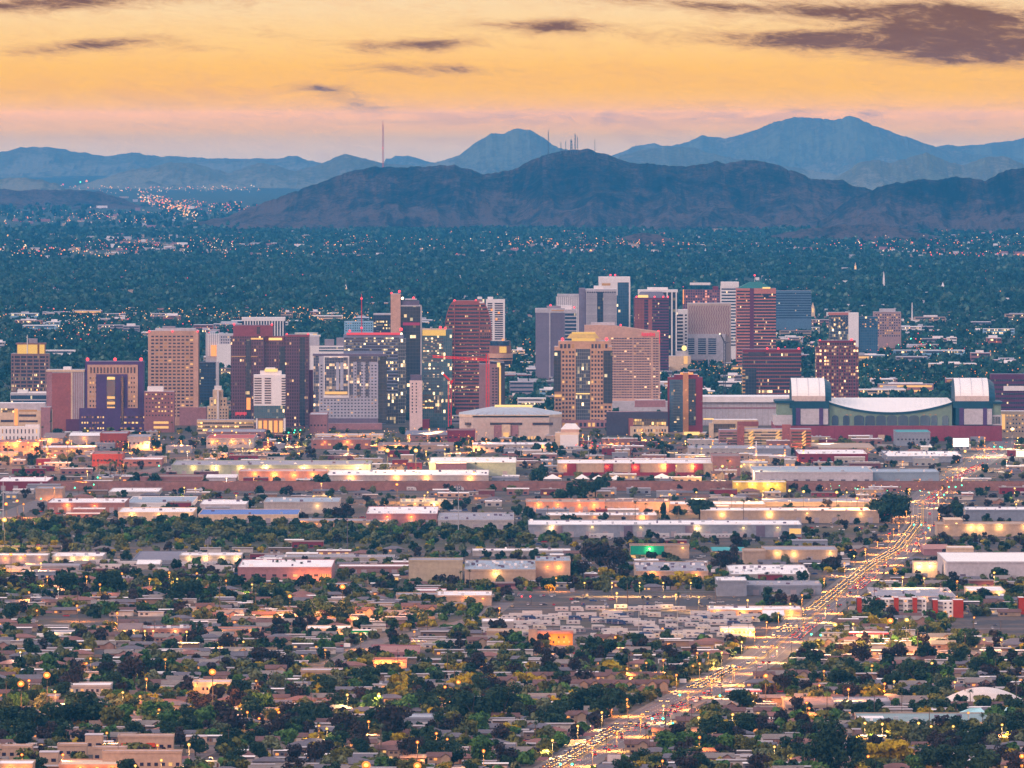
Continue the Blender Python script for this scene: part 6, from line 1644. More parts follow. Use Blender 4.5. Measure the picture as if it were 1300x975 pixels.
# trees read off the photograph: column, foot row, height in rows, kind
for a in ((15, 930, 34, 0), (40, 936, 38, 0), (68, 934, 40, 0), (92, 928, 36, 0), (115, 925, 44, 0), (140, 928, 30, 1), (20, 905, 28, 5), (55, 910, 30, 2), (92, 880, 36, 3), (170, 872, 40, 3), (150, 925, 34, 5), (215, 932, 30, 5), (240, 935, 28, 0), (262, 930, 32, 5),
          (290, 935, 46, 3), (300, 905, 34, 3), (318, 915, 30, 0), (195, 920, 30, 5), (180, 950, 22, 0), (205, 952, 22, 3), (248, 960, 26, 0), (60, 945, 30, 3), (35, 930, 34, 3), (245, 762, 26, 0), (135, 755, 30, 0), (85, 755, 28, 0), (150, 758, 26, 0), (30, 762, 16, 1), (60, 762, 16, 0), (225, 765, 24, 0), (300, 745, 22, 0),
          (12, 790, 24, 0), (82, 775, 18, 1), (120, 785, 20, 0), (140, 782, 20, 5), (210, 775, 22, 2), (260, 790, 20, 1), (160, 820, 18, 1), (290, 830, 26, 3), (30, 800, 18, 5), (64, 850, 22, 5), (135, 850, 22, 0), (210, 850, 18, 2), (330, 850, 30, 3),
          (500, 938, 46, 3), (480, 930, 34, 0), (435, 940, 36, 3), (455, 945, 30, 3), (380, 925, 32, 0), (362, 950, 24, 5), (530, 905, 30, 0), (545, 908, 28, 0), (515, 908, 26, 5), (580, 915, 40, 0), (600, 920, 44, 0), (625, 915, 42, 0), (640, 910, 36, 0), (610, 935, 30, 5), (590, 940, 26, 1), (570, 930, 26, 1), (470, 905, 24, 5), (445, 900, 22, 0), (425, 905, 24, 0),
          (610, 970, 34, 5), (575, 972, 30, 0), (640, 972, 30, 3), (520, 968, 34, 3), (548, 965, 26, 3), (400, 975, 34, 3), (375, 975, 32, 3), (330, 972, 30, 0), (345, 960, 26, 2), (432, 972, 24, 1), (410, 885, 18, 4), (508, 875, 20, 4), (515, 880, 18, 4), (580, 878, 20, 4), (592, 880, 24, 4), (620, 875, 20, 4),
          (425, 880, 26, 2), (350, 880, 26, 2), (335, 905, 26, 5), (605, 850, 26, 0), (460, 800, 20, 0), (390, 790, 26, 0), (408, 785, 24, 0), (430, 790, 26, 0), (455, 785, 16, 0), (480, 785, 16, 5), (520, 785, 16, 0), (545, 785, 14, 5), (570, 780, 18, 0), (600, 785, 18, 5), (350, 810, 14, 0), (360, 805, 14, 5), (335, 838, 22, 0), (520, 800, 14, 0), (500, 798, 14, 0), (565, 803, 14, 5), (580, 806, 16, 5),
          (650, 900, 32, 0), (668, 905, 24, 5), (690, 912, 26, 2), (710, 915, 26, 0), (735, 905, 30, 0), (755, 905, 34, 0), (775, 910, 36, 0), (795, 912, 38, 0), (812, 905, 36, 0), (770, 930, 30, 0), (790, 930, 28, 0), (700, 925, 22, 0), (660, 930, 18, 1), (715, 962, 34, 3), (735, 960, 28, 1), (700, 958, 22, 1), (690, 955, 20, 5),
          (655, 855, 20, 0), (695, 858, 20, 0), (702, 856, 22, 0), (740, 845, 22, 0), (755, 840, 28, 0), (770, 838, 26, 0), (812, 828, 24, 0), (828, 830, 22, 0), (852, 842, 24, 3), (860, 845, 18, 0), (776, 855, 18, 4), (783, 870, 18, 4), (810, 868, 16, 4), (835, 873, 16, 4), (850, 872, 16, 4), (680, 872, 18, 4), (660, 868, 16, 4), (905, 858, 22, 1), (918, 860, 22, 1), (935, 858, 26, 5), (895, 875, 26, 1), (880, 870, 22, 5),
          (860, 935, 32, 7), (902, 938, 30, 0), (897, 932, 28, 1), (835, 945, 26, 1), (848, 955, 28, 5), (870, 950, 24, 5), (885, 955, 26, 5), (900, 958, 28, 0), (920, 960, 28, 5), (945, 960, 26, 1), (960, 958, 22, 5), (942, 905, 30, 0), (915, 905, 30, 0), (905, 902, 24, 3), (945, 935, 28, 0), (955, 932, 26, 0), (925, 928, 16, 4),
          (1065, 985, 72, 6), (1040, 985, 56, 6), (1088, 985, 50, 6), (1160, 872, 34, 0), (1172, 868, 28, 0), (1180, 868, 26, 3), (1092, 848, 30, 3), (1140, 842, 26, 3), (1128, 845, 24, 3), (1176, 842, 26, 0), (1080, 856, 18, 1), (1100, 858, 18, 1), (1065, 876, 26, 0), (1080, 870, 18, 0), (1035, 828, 18, 1), (1025, 838, 16, 0), (1060, 835, 16, 0), (1055, 833, 14, 0),
          (1108, 892, 22, 4), (1110, 888, 20, 4), (1155, 875, 14, 4), (1200, 865, 20, 5), (1225, 842, 22, 0), (1258, 848, 30, 7), (1285, 842, 20, 0), (1230, 825, 26, 0), (1215, 848, 24, 0), (1160, 905, 18, 0), (1175, 905, 20, 0), (1190, 905, 20, 0), (1205, 905, 20, 0), (1220, 905, 18, 0), (1270, 908, 16, 0), (1262, 915, 22, 5), (1290, 920, 22, 5),
          (1015, 920, 18, 4), (1035, 922, 16, 4), (1065, 920, 22, 5), (1085, 930, 22, 1), (990, 930, 20, 5), (1005, 935, 22, 1), (1150, 945, 30, 1), (1170, 948, 28, 2), (1190, 955, 28, 3), (1210, 950, 26, 3), (1225, 955, 28, 0), (1245, 950, 32, 0), (1265, 940, 34, 2), (1285, 935, 30, 0), (1110, 940, 24, 1), (1130, 938, 22, 4), (1140, 970, 30, 4), (1115, 970, 26, 4),
          (1190, 985, 40, 0), (1215, 985, 36, 0), (1245, 985, 38, 0), (1265, 980, 36, 3), (1285, 985, 34, 3), (1165, 985, 26, 5), (990, 965, 20, 1), (1012, 962, 22, 3), (975, 940, 16, 1), (1110, 785, 26, 0), (1130, 788, 20, 3), (1116, 800, 20, 4), (1148, 815, 16, 1), (1030, 780, 30, 0), (1022, 776, 26, 0), (1038, 778, 26, 0), (980, 830, 16, 1),
          (750, 720, 32, 3), (765, 725, 38, 3), (780, 728, 34, 3), (740, 735, 24, 3), (728, 735, 22, 0), (795, 715, 16, 0), (770, 735, 16, 4), (790, 742, 12, 4), (810, 742, 12, 4), (830, 742, 12, 4), (850, 742, 13, 4), (868, 742, 18, 4), (885, 743, 14, 4), (905, 742, 14, 4), (848, 738, 22, 0), (915, 725, 26, 3), (928, 720, 28, 3), (935, 700, 20, 3),
          (841, 660, 24, 7), (888, 662, 28, 0), (895, 658, 24, 0), (672, 660, 18, 0), (657, 655, 14, 0), (710, 635, 20, 0), (725, 633, 22, 0), (740, 633, 24, 0), (756, 632, 24, 0), (770, 620, 16, 0), (765, 625, 22, 0), (815, 615, 10, 0), (680, 612, 20, 0), (690, 610, 18, 0), (700, 576, 16, 0), (682, 577, 16, 0),
          (1120, 662, 34, 0), (1132, 664, 36, 0), (1142, 660, 30, 0), (1150, 658, 26, 3), (1172, 660, 24, 0), (1185, 662, 24, 0), (1200, 664, 22, 3), (1212, 660, 24, 0), (1110, 715, 24, 0), (1100, 720, 26, 3), (1060, 725, 22, 3), (1052, 722, 16, 0), (1150, 700, 22, 4), (1162, 712, 22, 1), (1175, 715, 22, 0), (1140, 735, 22, 3), (1128, 738, 18, 1), (1250, 735, 18, 0), (1265, 738, 20, 0), (1275, 738, 18, 0), (1215, 732, 14, 5),
          (408, 622, 22, 0), (385, 622, 12, 0), (400, 620, 16, 0), (370, 610, 14, 2), (320, 620, 10, 0), (182, 615, 16, 0), (195, 617, 18, 0), (172, 616, 18, 0), (190, 568, 16, 0), (120, 585, 10, 0), (50, 588, 14, 0), (38, 588, 14, 3), (275, 580, 12, 0), (283, 578, 14, 0), (430, 575, 14, 0), (495, 578, 14, 0), (508, 576, 14, 0), (350, 583, 10, 0), (395, 583, 14, 3), (420, 660, 16, 0), (433, 662, 24, 3), (440, 660, 22, 3), (248, 655, 18, 0), (315, 645, 16, 0), (553, 660, 14, 3), (560, 663, 14, 3)):
    tree_at(*a)
# yellow green street trees, green wash and random cover
RT = random.Random(77)
def dens_kind(py):
    r = RT.random()
    return 0 if r < .22 else 1 if r < .46 else 2 if r < .62 else 3 if r < .74 else 4 if r < .84 else 5
def scatter(n, x0, x1, y0, y1, smin, smax, kinds=None, r=3.0):
    for _ in range(n):
        py = RT.uniform(y0, y1); px = RT.uniform(x0, x1)
        # even spread over the ground, not over the picture
        Ya, Yb = Yof(y1), Yof(y0)
        Y = sqrt(RT.uniform(Ya * Ya, Yb * Yb)); py = YH + FH / Y
        x = (px - 650) / F * Y
        if not free(x, Y, r): continue
        trees.append((x, Y, RT.choice(kinds) if kinds else dens_kind(py), RT.uniform(smin, smax), px, py))
scatter(760, -20, 720, 663, 690, .55, 1.05, (0, 0, 5, 1, 2, 2)); scatter(90, -20, 500, 690, 702, .35, .6, (1, 2, 1, 4)); scatter(60, 700, 1120, 682, 692, .3, .6, (1, 2, 3)); scatter(60, 1150, 1310, 682, 692, .4, .7, (1, 2, 3))
scatter(150, -10, 330, 730, 762, .5, 1.0, (0, 0, 1, 5, 3)); scatter(70, 320, 640, 765, 786, .5, .9, (0, 5, 1))

# ---- the wooded plain behind downtown, one mass
FL = [leaf_mat("far_leaves_dark", (.003, .018, .016), (.014, .055, .045)), leaf_mat("far_leaves_green", (.008, .036, .024), (.028, .095, .06)), leaf_mat("far_leaves_grey", (.018, .046, .034), (.06, .12, .085)), leaf_mat("far_leaves_light", (.045, .085, .06), (.13, .19, .13))]
rf = np.random.default_rng(12)
def woods(n, pya, pyb, smin, smax, clear):
    Ya, Yb = Yof(pyb), Yof(pya)
    u = rf.random(n); Y = np.sqrt(Ya * Ya + u * (Yb * Yb - Ya * Ya)); px = rf.uniform(-15, 1315, n); X = (px - 650) / F * Y
    dn = vnoise(X / 260 + 50, Y / 420 + 20, 71) * .6 + vnoise(X / 70 + 5, Y / 160, 72) * .4
    keep = dn > clear
    X, Y, dn = X[keep], Y[keep], dn[keep]
    if len(RECTS) and Ya < 15500:
        ok = np.ones(len(X), bool)
        for a, b_, c, d in RECTS:
            if d > Ya - 50: ok &= ~((X > a - 3) & (X < b_ + 3) & (Y > c - 3) & (Y < d + 3))
        X, Y = X[ok], Y[ok]
    n = len(X); s = rf.uniform(smin, smax, n); hs = s * rf.uniform(.8, 1.5, n)
    vv = rf.integers(0, len(FARQ), n)
    A = np.stack(FARQ)[vv]                     # n, k, 4, 3
    A = A * np.stack([s, s, hs], 1)[:, None, None, :] + np.stack([X, Y, np.zeros(n)], 1)[:, None, None, :]
    hue = vnoise(X / 60, Y / 150, 73) * .6 + vnoise(X / 18, Y / 60, 74) * .4; mi = np.where(hue < .42, 0, np.where(hue < .62, 1, 2)); mi = np.where(rf.random(n) < .35, rf.integers(0, 4, n), mi)
    return A.reshape(-1, 4, 3), np.repeat(mi, A.shape[1])
parts_w = [woods(24000, 388, 535, 4.0, 7.5, .24), woods(26000, 330, 392, 5.5, 9.5, .30), woods(15000, 292, 332, 6.5, 11, .40), woods(4000, 262, 292, 9, 15, .5)]
WQ = np.concatenate([p[0] for p in parts_w]); WM = np.concatenate([p[1] for p in parts_w])
o = link("distant_woods", np_mesh("distant_woods", WQ.reshape(-1, 3), np.arange(len(WQ) * 4).reshape(-1, 4), FL, WM)); tag(o, kind='stuff')

# ---- palms
PT = mat("palm_trunk_bark", (.13, .095, .075), .95); PL = leaf_mat("palm_fronds", (.022, .04, .022), (.07, .095, .045))
def palm_proto(seed, h):
    r = random.Random(seed); tr = MB(); tr.bar((0, 0, 0), (r.uniform(-.3, .3), 0, h), .26, 0, 6, .18)
    cr = MB()
    for k in range(22):
        a = 2 * pi * k / 22 + r.uniform(-.2, .2); el = r.uniform(-.5, 1.1); L = r.uniform(1.9, 2.7)
        px_, pz_ = 0, h; dx_, dz_ = cos(el), sin(el); wdt = .42
        for s in range(4):
            nx_, nz_ = px_ + dx_ * L / 4, pz_ + dz_ * L / 4
            w0, w1 = wdt * (1 - s / 4.6), wdt * (1 - (s + 1) / 4.6)
            P = lambda d_, z_, o_: (d_ * cos(a) - o_ * sin(a), d_ * sin(a) + o_ * cos(a), z_ - abs(o_) * .4)
            cr.face([P(px_, pz_, -w0), P(px_, pz_, 0), P(nx_, nz_, 0), P(nx_, nz_, -w1)]); cr.face([P(px_, pz_, 0), P(px_, pz_, w0), P(nx_, nz_, w1), P(nx_, nz_, 0)])
            px_, pz_ = nx_, nz_; dz_ -= .38; q = sqrt(dx_ * dx_ + dz_ * dz_); dx_, dz_ = dx_ / q, dz_ / q
    return tr.mesh('trunk', PT), cr.mesh('crown', PL)
PALM = [palm_proto(k, h) for k, h in enumerate((8, 11, 14, 17))]
pl = [(352, 733), (363, 732), (373, 732), (383, 735), (585, 746), (596, 747), (395, 905), (400, 900), (385, 880), (372, 890), (875, 925), (878, 930), (845, 940), (520, 950), (820, 945), (1050, 915), (1180, 930), (1290, 905), (1225, 895), (1232, 897), (1240, 893), (680, 945), (690, 600), (790, 580), (800, 582), (640, 580), (655, 578), (770, 578), (738, 565), (750, 566), (762, 565)]
pl += [(RT.gauss(150, 16), RT.uniform(596, 612)) for _ in range(16)] + [(RT.uniform(-5, 320), RT.uniform(555, 622)) for _ in range(22)] + [(RT.uniform(640, 960), RT.uniform(655, 667)) for _ in range(10)] + [(RT.uniform(1040, 1200), RT.uniform(640, 668)) for _ in range(9)] + [(RT.uniform(5, 1290), RT.uniform(760, 968)) for _ in range(42)] + [(RT.uniform(400, 1000), RT.uniform(556, 625)) for _ in range(24)] + [(RT.uniform(1045, 1075), RT.uniform(740, 785)) for _ in range(6)]
for k, (px, py) in enumerate(pl):
    x, y = G(px, py)
    if abs(x - ave_x(y)) < 14: x += 30
    i = RT.randrange(4); r = thing('palm_tree', None, 'palm tree', (x, y, 0), RT.uniform(0, 6), "palm trees of the suburb")
    s = RT.uniform(.8, 1.15); r.scale = (s, s, s); link('trunk', PALM[i][0], r); link('crown', PALM[i][1], r)
    name_later(r, 650 + F * x / y, py, ("short", "mid height", "tall", "very tall")[i] + " fan palm tree")

# ================================================================ vehicles
# open ground that the houses keep clear of
OPEN = [(640, 960, 778, 815), (650, 965, 752, 773), (1222, 1305, 783, 812), (55, 205, 783, 797), (640, 960, 773, 779)]
WHEEL = mat("tyre_rubber", (.02, .02, .02), .8); HEADL = glow("headlight", (1.0, .50, .12), 3.4); TAILL = glow("taillight", (1.0, .045, .02), 2.0)
CARP = [("white", mat("car_white", (.70, .69, .70), .35)), ("silver", mat("car_silver", (.38, .38, .40), .35)), ("black", mat("car_black", (.02, .02, .025), .3)), ("red", mat("car_red", (.30, .02, .02), .35)), ("blue", mat("car_blue", (.03, .06, .16), .35)), ("tan", mat("car_tan", (.33, .27, .20), .4))]
def car_meshes(kind):
    """length along y, nose at -y"""
    L = 4.5 if kind == 0 else 5.3; h0 = .95 if kind == 0 else 1.15; h1 = 1.45 if kind == 0 else 1.9; w = .9
    b = MB(); b.quadbox([(-w, -L / 2, .3), (w, -L / 2, .3), (w, L / 2, .3), (-w, L / 2, .3), (-w * .95, -L / 2 + .1, h0 - .12), (w * .95, -L / 2 + .1, h0 - .12), (w * .95, L / 2 - .1, h0), (-w * .95, L / 2 - .1, h0)], 0, None, True)
    c0, c1 = (-L * .20, L * .40) if kind == 0 else (-L * .22, L * .12 if kind == 1 else L * .48)
    b.quadbox([(-w * .9, c0 + .5, h1 - .06), (w * .9, c0 + .5, h1 - .06), (w * .9, c1 - .3, h1 - .06), (-w * .9, c1 - .3, h1 - .06), (-w * .86, c0 + .6, h1), (w * .86, c0 + .6, h1), (w * .86, c1 - .4, h1), (-w * .86, c1 - .4, h1)], 0)
    if kind == 1: b.box(-w, w, L * .12, L / 2 - .05, h0, h0 + .3)
    g = MB().quadbox([(-w * .93, c0 - .1, h0 - .05), (w * .93, c0 - .1, h0 - .05), (w * .93, c1 + .1, h0 - .05), (-w * .93, c1 + .1, h0 - .05), (-w * .86, c0 + .5, h1 - .06), (w * .86, c0 + .5, h1 - .06), (w * .86, c1 - .3, h1 - .06), (-w * .86, c1 - .3, h1 - .06)])
    return b, g, L, h0
WH = MB(); WH.bar((-.12, 0, 0), (.12, 0, 0), .33, 0, 10); WHM = WH.mesh('wheel', WHEEL)
HLM = MB().box(-.34, .34, -.06, .03, -.14, .20).mesh('headlight', HEADL); TLM = MB().box(-.24, .24, -.03, .06, -.08, .14).mesh('taillight', TAILL); HLO = MB().box(-.25, .25, -.04, .03, -.08, .10).mesh('headlight', LGREY); TLO = MB().box(-.22, .22, -.03, .04, -.08, .10).mesh('taillight', mat("car_red", (.30, .02, .02), .35))
CARM = {}
for kd in range(3):
    b, g, L, h0 = car_meshes(kd)
    gm = g.mesh('window', PANE)
    for ci, (cn, cm) in enumerate(CARP):
        CARM[kd, ci] = (b.mesh('body', cm) if ci == 0 else None, gm, L, h0)
    for ci, (cn, cm) in enumerate(CARP):
        CARM[kd, ci] = (b.mesh('body', cm), gm, L, h0)
KN = ("car", "pickup truck", "van")
def car(x, y, rz, lights, px, py, group, what=''):
    kd = RT.choices((0, 1, 2), (6, 3, 2))[0]; ci = RT.choices(range(6), (5, 4, 4, 2, 2, 2))[0]
    bm, gm, L, h0 = CARM[kd, ci]
    r = thing('parked_car' if not lights else 'car', None, KN[kd], (x, y, .16), rz, group)
    link('body', bm, r); link('window', gm, r)
    for sx in (-.82, .82):
        for sy in (-L * .31, L * .31): link('wheel', WHM, r, (sx, sy, .33))
        link('headlight', HLM if lights else HLO, r, (sx * .75, -L / 2, .68)); link('taillight', TLM if lights else TLO, r, (sx * .8, L / 2, .78))
    name_later(r, px, py, "%s %s %s" % (CARP[ci][0], KN[kd].replace("pickup truck", "pickup"), what))
    return r
for q in ((797, 928), (851, 905), (740, 960), (895, 880), (940, 852), (985, 828), (1005, 812), (1050, 780), (1085, 748), (1112, 718), (1130, 695), (1150, 665), (1160, 645), (1195, 618), (1225, 600), (1245, 580), (1275, 560)):
    mark(q[0], q[1], {797: "the avenue bend", 851: "the dark grove signals", 740: "the avenue bottom end", 895: "the avenue station corner", 940: "the avenue above the station", 985: "the avenue below the crossing", 1005: "the bright avenue crossing", 1050: "the avenue by the palms",
                      1085: "the avenue by the apartments", 1112: "the brightest avenue stretch", 1130: "the avenue at the wash", 1150: "the green wash signals", 1160: "the avenue under the railway", 1195: "the avenue above the railway", 1225: "the avenue near the gas lights", 1245: "the avenue curve", 1275: "the far end of the avenue"}[q[0]])
ncar = 0
y = 5120.0
while y < 10600:
    c = ave_x(y); t_ = math.atan2(ave_x(y + 20) - c, 20)
    px_ = lambda o_: 650 + F * (c + o_) / y
    dense_h = 5150 < y < 5450 or 5850 < y < 6100 or 6900 < y < 8000 or 6500 < y < 6600
    for off in (-9.8, -6.0, -2.4):
        if RT.random() < (.72 if dense_h else .10): car(c + off, y + RT.uniform(-4, 4), -t_, True, px_(off), YH + FH / y, "cars on the avenue coming with headlights", "with headlights on"); ncar += 1
    dense_t = 5400 < y < 5800 or 6400 < y < 6700 or 7100 < y < 7350 or 8700 < y < 9700
    for off in (2.4, 6.0, 9.8):
        if RT.random() < (.42 if dense_t else .08): car(c + off, y + RT.uniform(-4, 4), pi - t_, True, px_(off), YH + FH / y, "cars on the avenue going away with tail lights", "with red tail lights"); ncar += 1
    y += 24 if y < 7000 else 34 if y < 8500 else 75
# vehicles waiting on the crossing and the side road at the left edge
for k in range(12):
    car(ave_x(6560) - 60 - k * 7.5 if k < 6 else ave_x(6560) + 22 + (k - 6) * 8, 6556 if k < 6 else 6563, pi / 2 if k < 6 else -pi / 2, True, 0, 0, "cars waiting at the bright crossing", "waiting at the bright crossing") if False else None
# parked cars
def lot(px0, px1, py0, py1, n, what):
    for _ in range(n):
        px, py = RT.uniform(px0, px1), RT.uniform(py0, py1); x, y = G(px, py)
        if not free(x, y, 1.0): continue
        take(x - 1.2, x + 1.2, y - 3, y + 3)
        car(x, y, RT.choice((0, pi, pi / 2)) + RT.uniform(-.1, .1), False, px, py, "parked cars and trucks", what); 
lot(650, 960, 755, 772, 52, "parked in the yard"); lot(90, 250, 795, 812, 16, "parked"); lot(470, 650, 866, 890, 14, "parked by the yellow trees"); lot(560, 650, 742, 786, 10, "parked by the sheds"); lot(880, 960, 935, 968, 12, "parked near the bottom edge"); lot(1180, 1290, 780, 820, 14, "parked on the dry lot"); lot(300, 420, 808, 850, 14, "parked on the street"); lot(20, 330, 812, 970, 20, "parked in a yard"); lot(420, 560, 608, 622, 16, "parked by the freight shed"); lot(990, 1200, 582, 592, 24, "parked below the ballpark")
# trailers and box trucks
TRW = mat("trailer_white", (.52, .50, .51), .6, var=.08); TRP = mat("trailer_cream", (.55, .50, .44), .6)
def trailer_proto(L, h, m, cab):
    b = MB().box(-L / 2, L / 2, 0, 2.5, .7, h); st = MB().box(-L / 2 + .1, L / 2 - .1, -.04, .04, 1.3, 1.55)
    ps = [('body', b.mesh('body', m)), ('stripe', st.mesh('stripe', MAUVE)), ('window', MB().box(-L * .3, -L * .12, -.05, .04, 1.7, 2.4).mesh('window', PANE)), ('window', MB().box(L * .1, L * .26, -.05, .04, 1.7, 2.4).mesh('window', PANE)), ('door', MB().box(-L * .02, L * .06, -.05, .04, .8, 2.6).mesh('door', LGREY))]
    if cab: ps.append(('cab', MB().quadbox([(L / 2, .1, .5), (L / 2 + 2.0, .1, .5), (L / 2 + 2.0, 2.4, .5), (L / 2, 2.4, .5), (L / 2, .1, h - .5), (L / 2 + 1.2, .1, h - .6), (L / 2 + 1.2, 2.4, h - .6), (L / 2, 2.4, h - .5)]).mesh('cab', m)))
    return ps
TRL = [("white travel trailer", trailer_proto(9, 3.3, TRW, False)), ("white box truck", trailer_proto(7, 3.8, TRW, True)), ("cream camper van", trailer_proto(7, 3.2, TRP, True)), ("long white freight trailer", trailer_proto(13.5, 4.1, TRW, False)), ("grey covered trailer", trailer_proto(8, 3.2, mat("trailer_grey", (.20, .20, .22), .6), False)), ("dark blue box truck", trailer_proto(7, 3.6, mat("truck_blue", (.05, .07, .14), .5), True))]
def trailer(px, py, k, what, chk=True):
    x, y = G(px, py)
    if chk and not free(x, y, 2.5): return
    take(x - 6, x + 6, y - 1, y + 4)
    r = thing('box_truck' if k in (1, 5) else 'trailer', None, 'truck' if k in (1, 5) else 'trailer', (x, y, 0), RT.uniform(-.12, .12), "trailers and box trucks in the yards")
    for n_, me in TRL[k][1]: link(n_, me, r)
    for sx in (-1.2, 1.2): link('wheel', WHM, r, (sx, .2, .36))
    name_later(r, px, py, TRL[k][0])
mark(800, 765, "the crowded car yard"); mark(800, 795, "the white trailer park"); mark(1240, 800, "the dry empty lot"); mark(120, 800, "the dusty field"); mark(485, 830, "the little side street")
RECTS_B = len(RECTS)
for k in range(230): trailer(RT.uniform(640, 955), RT.uniform(782, 813), RT.choice((0, 0, 1, 2, 3, 4, 4, 5)), "in the trailer park")
for px in (713, 731, 752, 760, 788, 806, 812, 818, 831, 840, 846, 862): trailer(px, RT.uniform(773, 777), RT.choice((0, 1)), "on the bare strip", False)
for k in range(16): trailer(RT.choice((754, 768, 775, 840, 862, 870, 884, 892, 903, 915, 925, 955, 738, 700, 985, 995)) + RT.uniform(-1, 1), 683.5, RT.choice((1, 1, 3)), "docked at the long warehouse", False)
for k in range(18): trailer(RT.uniform(430, 620), RT.uniform(617, 624), RT.choice((1, 3)), "by the freight shed")
for k in range(12): trailer(RT.uniform(590, 660), RT.uniform(785, 806), RT.choice((1, 3)), "by the truck sheds")
for k in range(26): trailer(RT.uniform(0, 300), RT.uniform(716, 728), RT.choice((1, 3, 3)), "in the industrial yard")

# ================================================================ houses
TILE_B = mat("brown_tile_roof", (.125, .078, .074), .9, var=.2, vs=.6); TILE_R = mat("rose_tile_roof_dull", (.20, .115, .105), .9, var=.2, vs=.6); SHING = mat("grey_shingle_roof", (.13, .12, .135), .9, var=.2, vs=.6); PALER = mat("pale_flat_roof", (.36, .33, .335), .85, var=.2)
ST = [mat("stucco_beige", (.30, .235, .19), .9), mat("stucco_white", (.52, .48, .46), .9), mat("stucco_tan", (.20, .148, .125), .9), mat("stucco_pink", (.28, .19, .17), .9), mat("stucco_grey", (.19, .175, .19), .9)]
def house_mesh(kind, w, d, h, rh, wm, rm):
    """returns list of (part, mesh, loc) for one house standing on its base centre, front at -y"""
    out = []
    wl = MB().box(-w / 2, w / 2, 0, d, 0, h)
    rf = MB(); e = .6
    if kind == 'flat':
        wl.box(-w / 2 - .01, w / 2 + .01, -.15, d + .15, h, h + .35)
        rf.box(-w / 2 - .3, w / 2 + .3, -1.0, d + .3, h + .35, h + .55)
    elif kind == 'hip':
        r_ = min(w, d) / 2
        rf.v = [(-w / 2 - e, -e, h), (w / 2 + e, -e, h), (w / 2 + e, d + e, h), (-w / 2 - e, d + e, h), (-w / 2 + r_, d / 2, h + rh), (w / 2 - r_, d / 2, h + rh)]
        rf.f = [(0, 1, 5, 4), (1, 2, 5), (2, 3, 4, 5), (3, 0, 4), (3, 2, 1, 0)]; rf.m = [0] * 5
    else:
        rf.v = [(-w / 2 - e, -e, h), (w / 2 + e, -e, h), (w / 2 + e, d + e, h), (-w / 2 - e, d + e, h), (-w / 2 - e, d / 2, h + rh), (w / 2 + e, d / 2, h + rh)]
        rf.f = [(0, 1, 5, 4), (2, 3, 4, 5), (1, 2, 5), (3, 0, 4), (3, 2, 1, 0)]; rf.m = [0] * 5
        if kind == 'cross':     # a front gable wing
            x0, x1 = w * .08, w * .46
            wl.box(x0, x1, -3.2, 0, 0, h)
            b = len(rf.v); xm = (x0 + x1) / 2; g = rh * .9
            rf.v += [(x0 - e, -3.8, h), (x1 + e, -3.8, h), (x1 + e, d / 2, h), (x0 - e, d / 2, h), (xm, -3.8, h + g), (xm, d / 2, h + g)]
            rf.f += [(b + 1, b + 2, b + 5, b + 4), (b + 3, b, b + 4, b + 5)]; rf.m += [0, 0]
            wl.v += [(x0, -3.2, h), (x1, -3.2, h), (xm, -3.2, h + g * .9)]; q = len(wl.v); wl.f.append((q - 3, q - 2, q - 1)); wl.m.append(0)
    out.append(('wall', wl, wm)); out.append(('roof', rf, rm))
    return out
ROOFQ = mat("grey_tan_shingle", (.20, .175, .165), .9, var=.2, vs=.6)
HK = [("low brown roofed house", 'gable', 15, 10, 2.8, 2.0, 0, TILE_B), ("white flat roofed house", 'flat', 16, 10, 3.1, 0, 1, PALER), ("grey tan front gabled house", 'cross', 15, 11, 3.0, 2.4, 3, ROOFQ), ("grey hip roofed house", 'hip', 16, 11, 2.9, 2.1, 4, SHING),
      ("tan flat topped house", 'flat', 18, 11, 3.2, 0, 2, PALER), ("two storey gabled house", 'cross', 12, 10, 5.4, 2.2, 0, TILE_B), ("long pale mobile home", 'gable', 17, 4.6, 3.0, .5, 1, PALER), ("rose tiled beige house", 'hip', 17, 12, 2.9, 2.2, 0, TILE_R), ("grey shingled brown house", 'gable', 16, 10, 2.9, 1.8, 2, SHING), ("grey white roofed house", 'flat', 13, 9, 3.0, 0, 4, WROOF)]
HPROTO = []
for i, (w_, kd, w, d, h, rh, wi, rm) in enumerate(HK):
    parts = [(n_, mb.mesh(n_, m_)) for n_, mb, m_ in house_mesh(kd, w, d, h, rh, ST[wi], rm)]
    hw = min(h, 3.0)
    win = [MB().box(-.8, .8, -.08, .05, 0, 1.15).mesh('window', k) for k in (PANE, LIT_W, LIT_O)]
    door = MB().box(-.55, .55, -.08, .05, 0, 2.1).mesh('door', mat("house_door", (.16, .08, .06), .6)); gar = MB().box(-2.4, 2.4, -.08, .05, 0, 2.2).mesh('garage_door', mat("garage_door_paint", (.45, .40, .38), .7))
    wx = [(-.36, 0), (-.16, 0)] if kd != 'cross' else [(-.38, 0), (-.18, 0)]
    if h > 4: wx += [(-.36, 2.6), (-.16, 2.6)]
    HPROTO.append((parts, win, door, gar, [(x * w, 0, 1.0 + z) for x, z in wx], (-.02 * w, 0, 0), ((.27 * w, -3.2 if kd == 'cross' else 0, 0) if kd != 'gable' or w < 16.5 else None)))
houses = []     # (x, y, proto, px, py)
RH = random.Random(5)
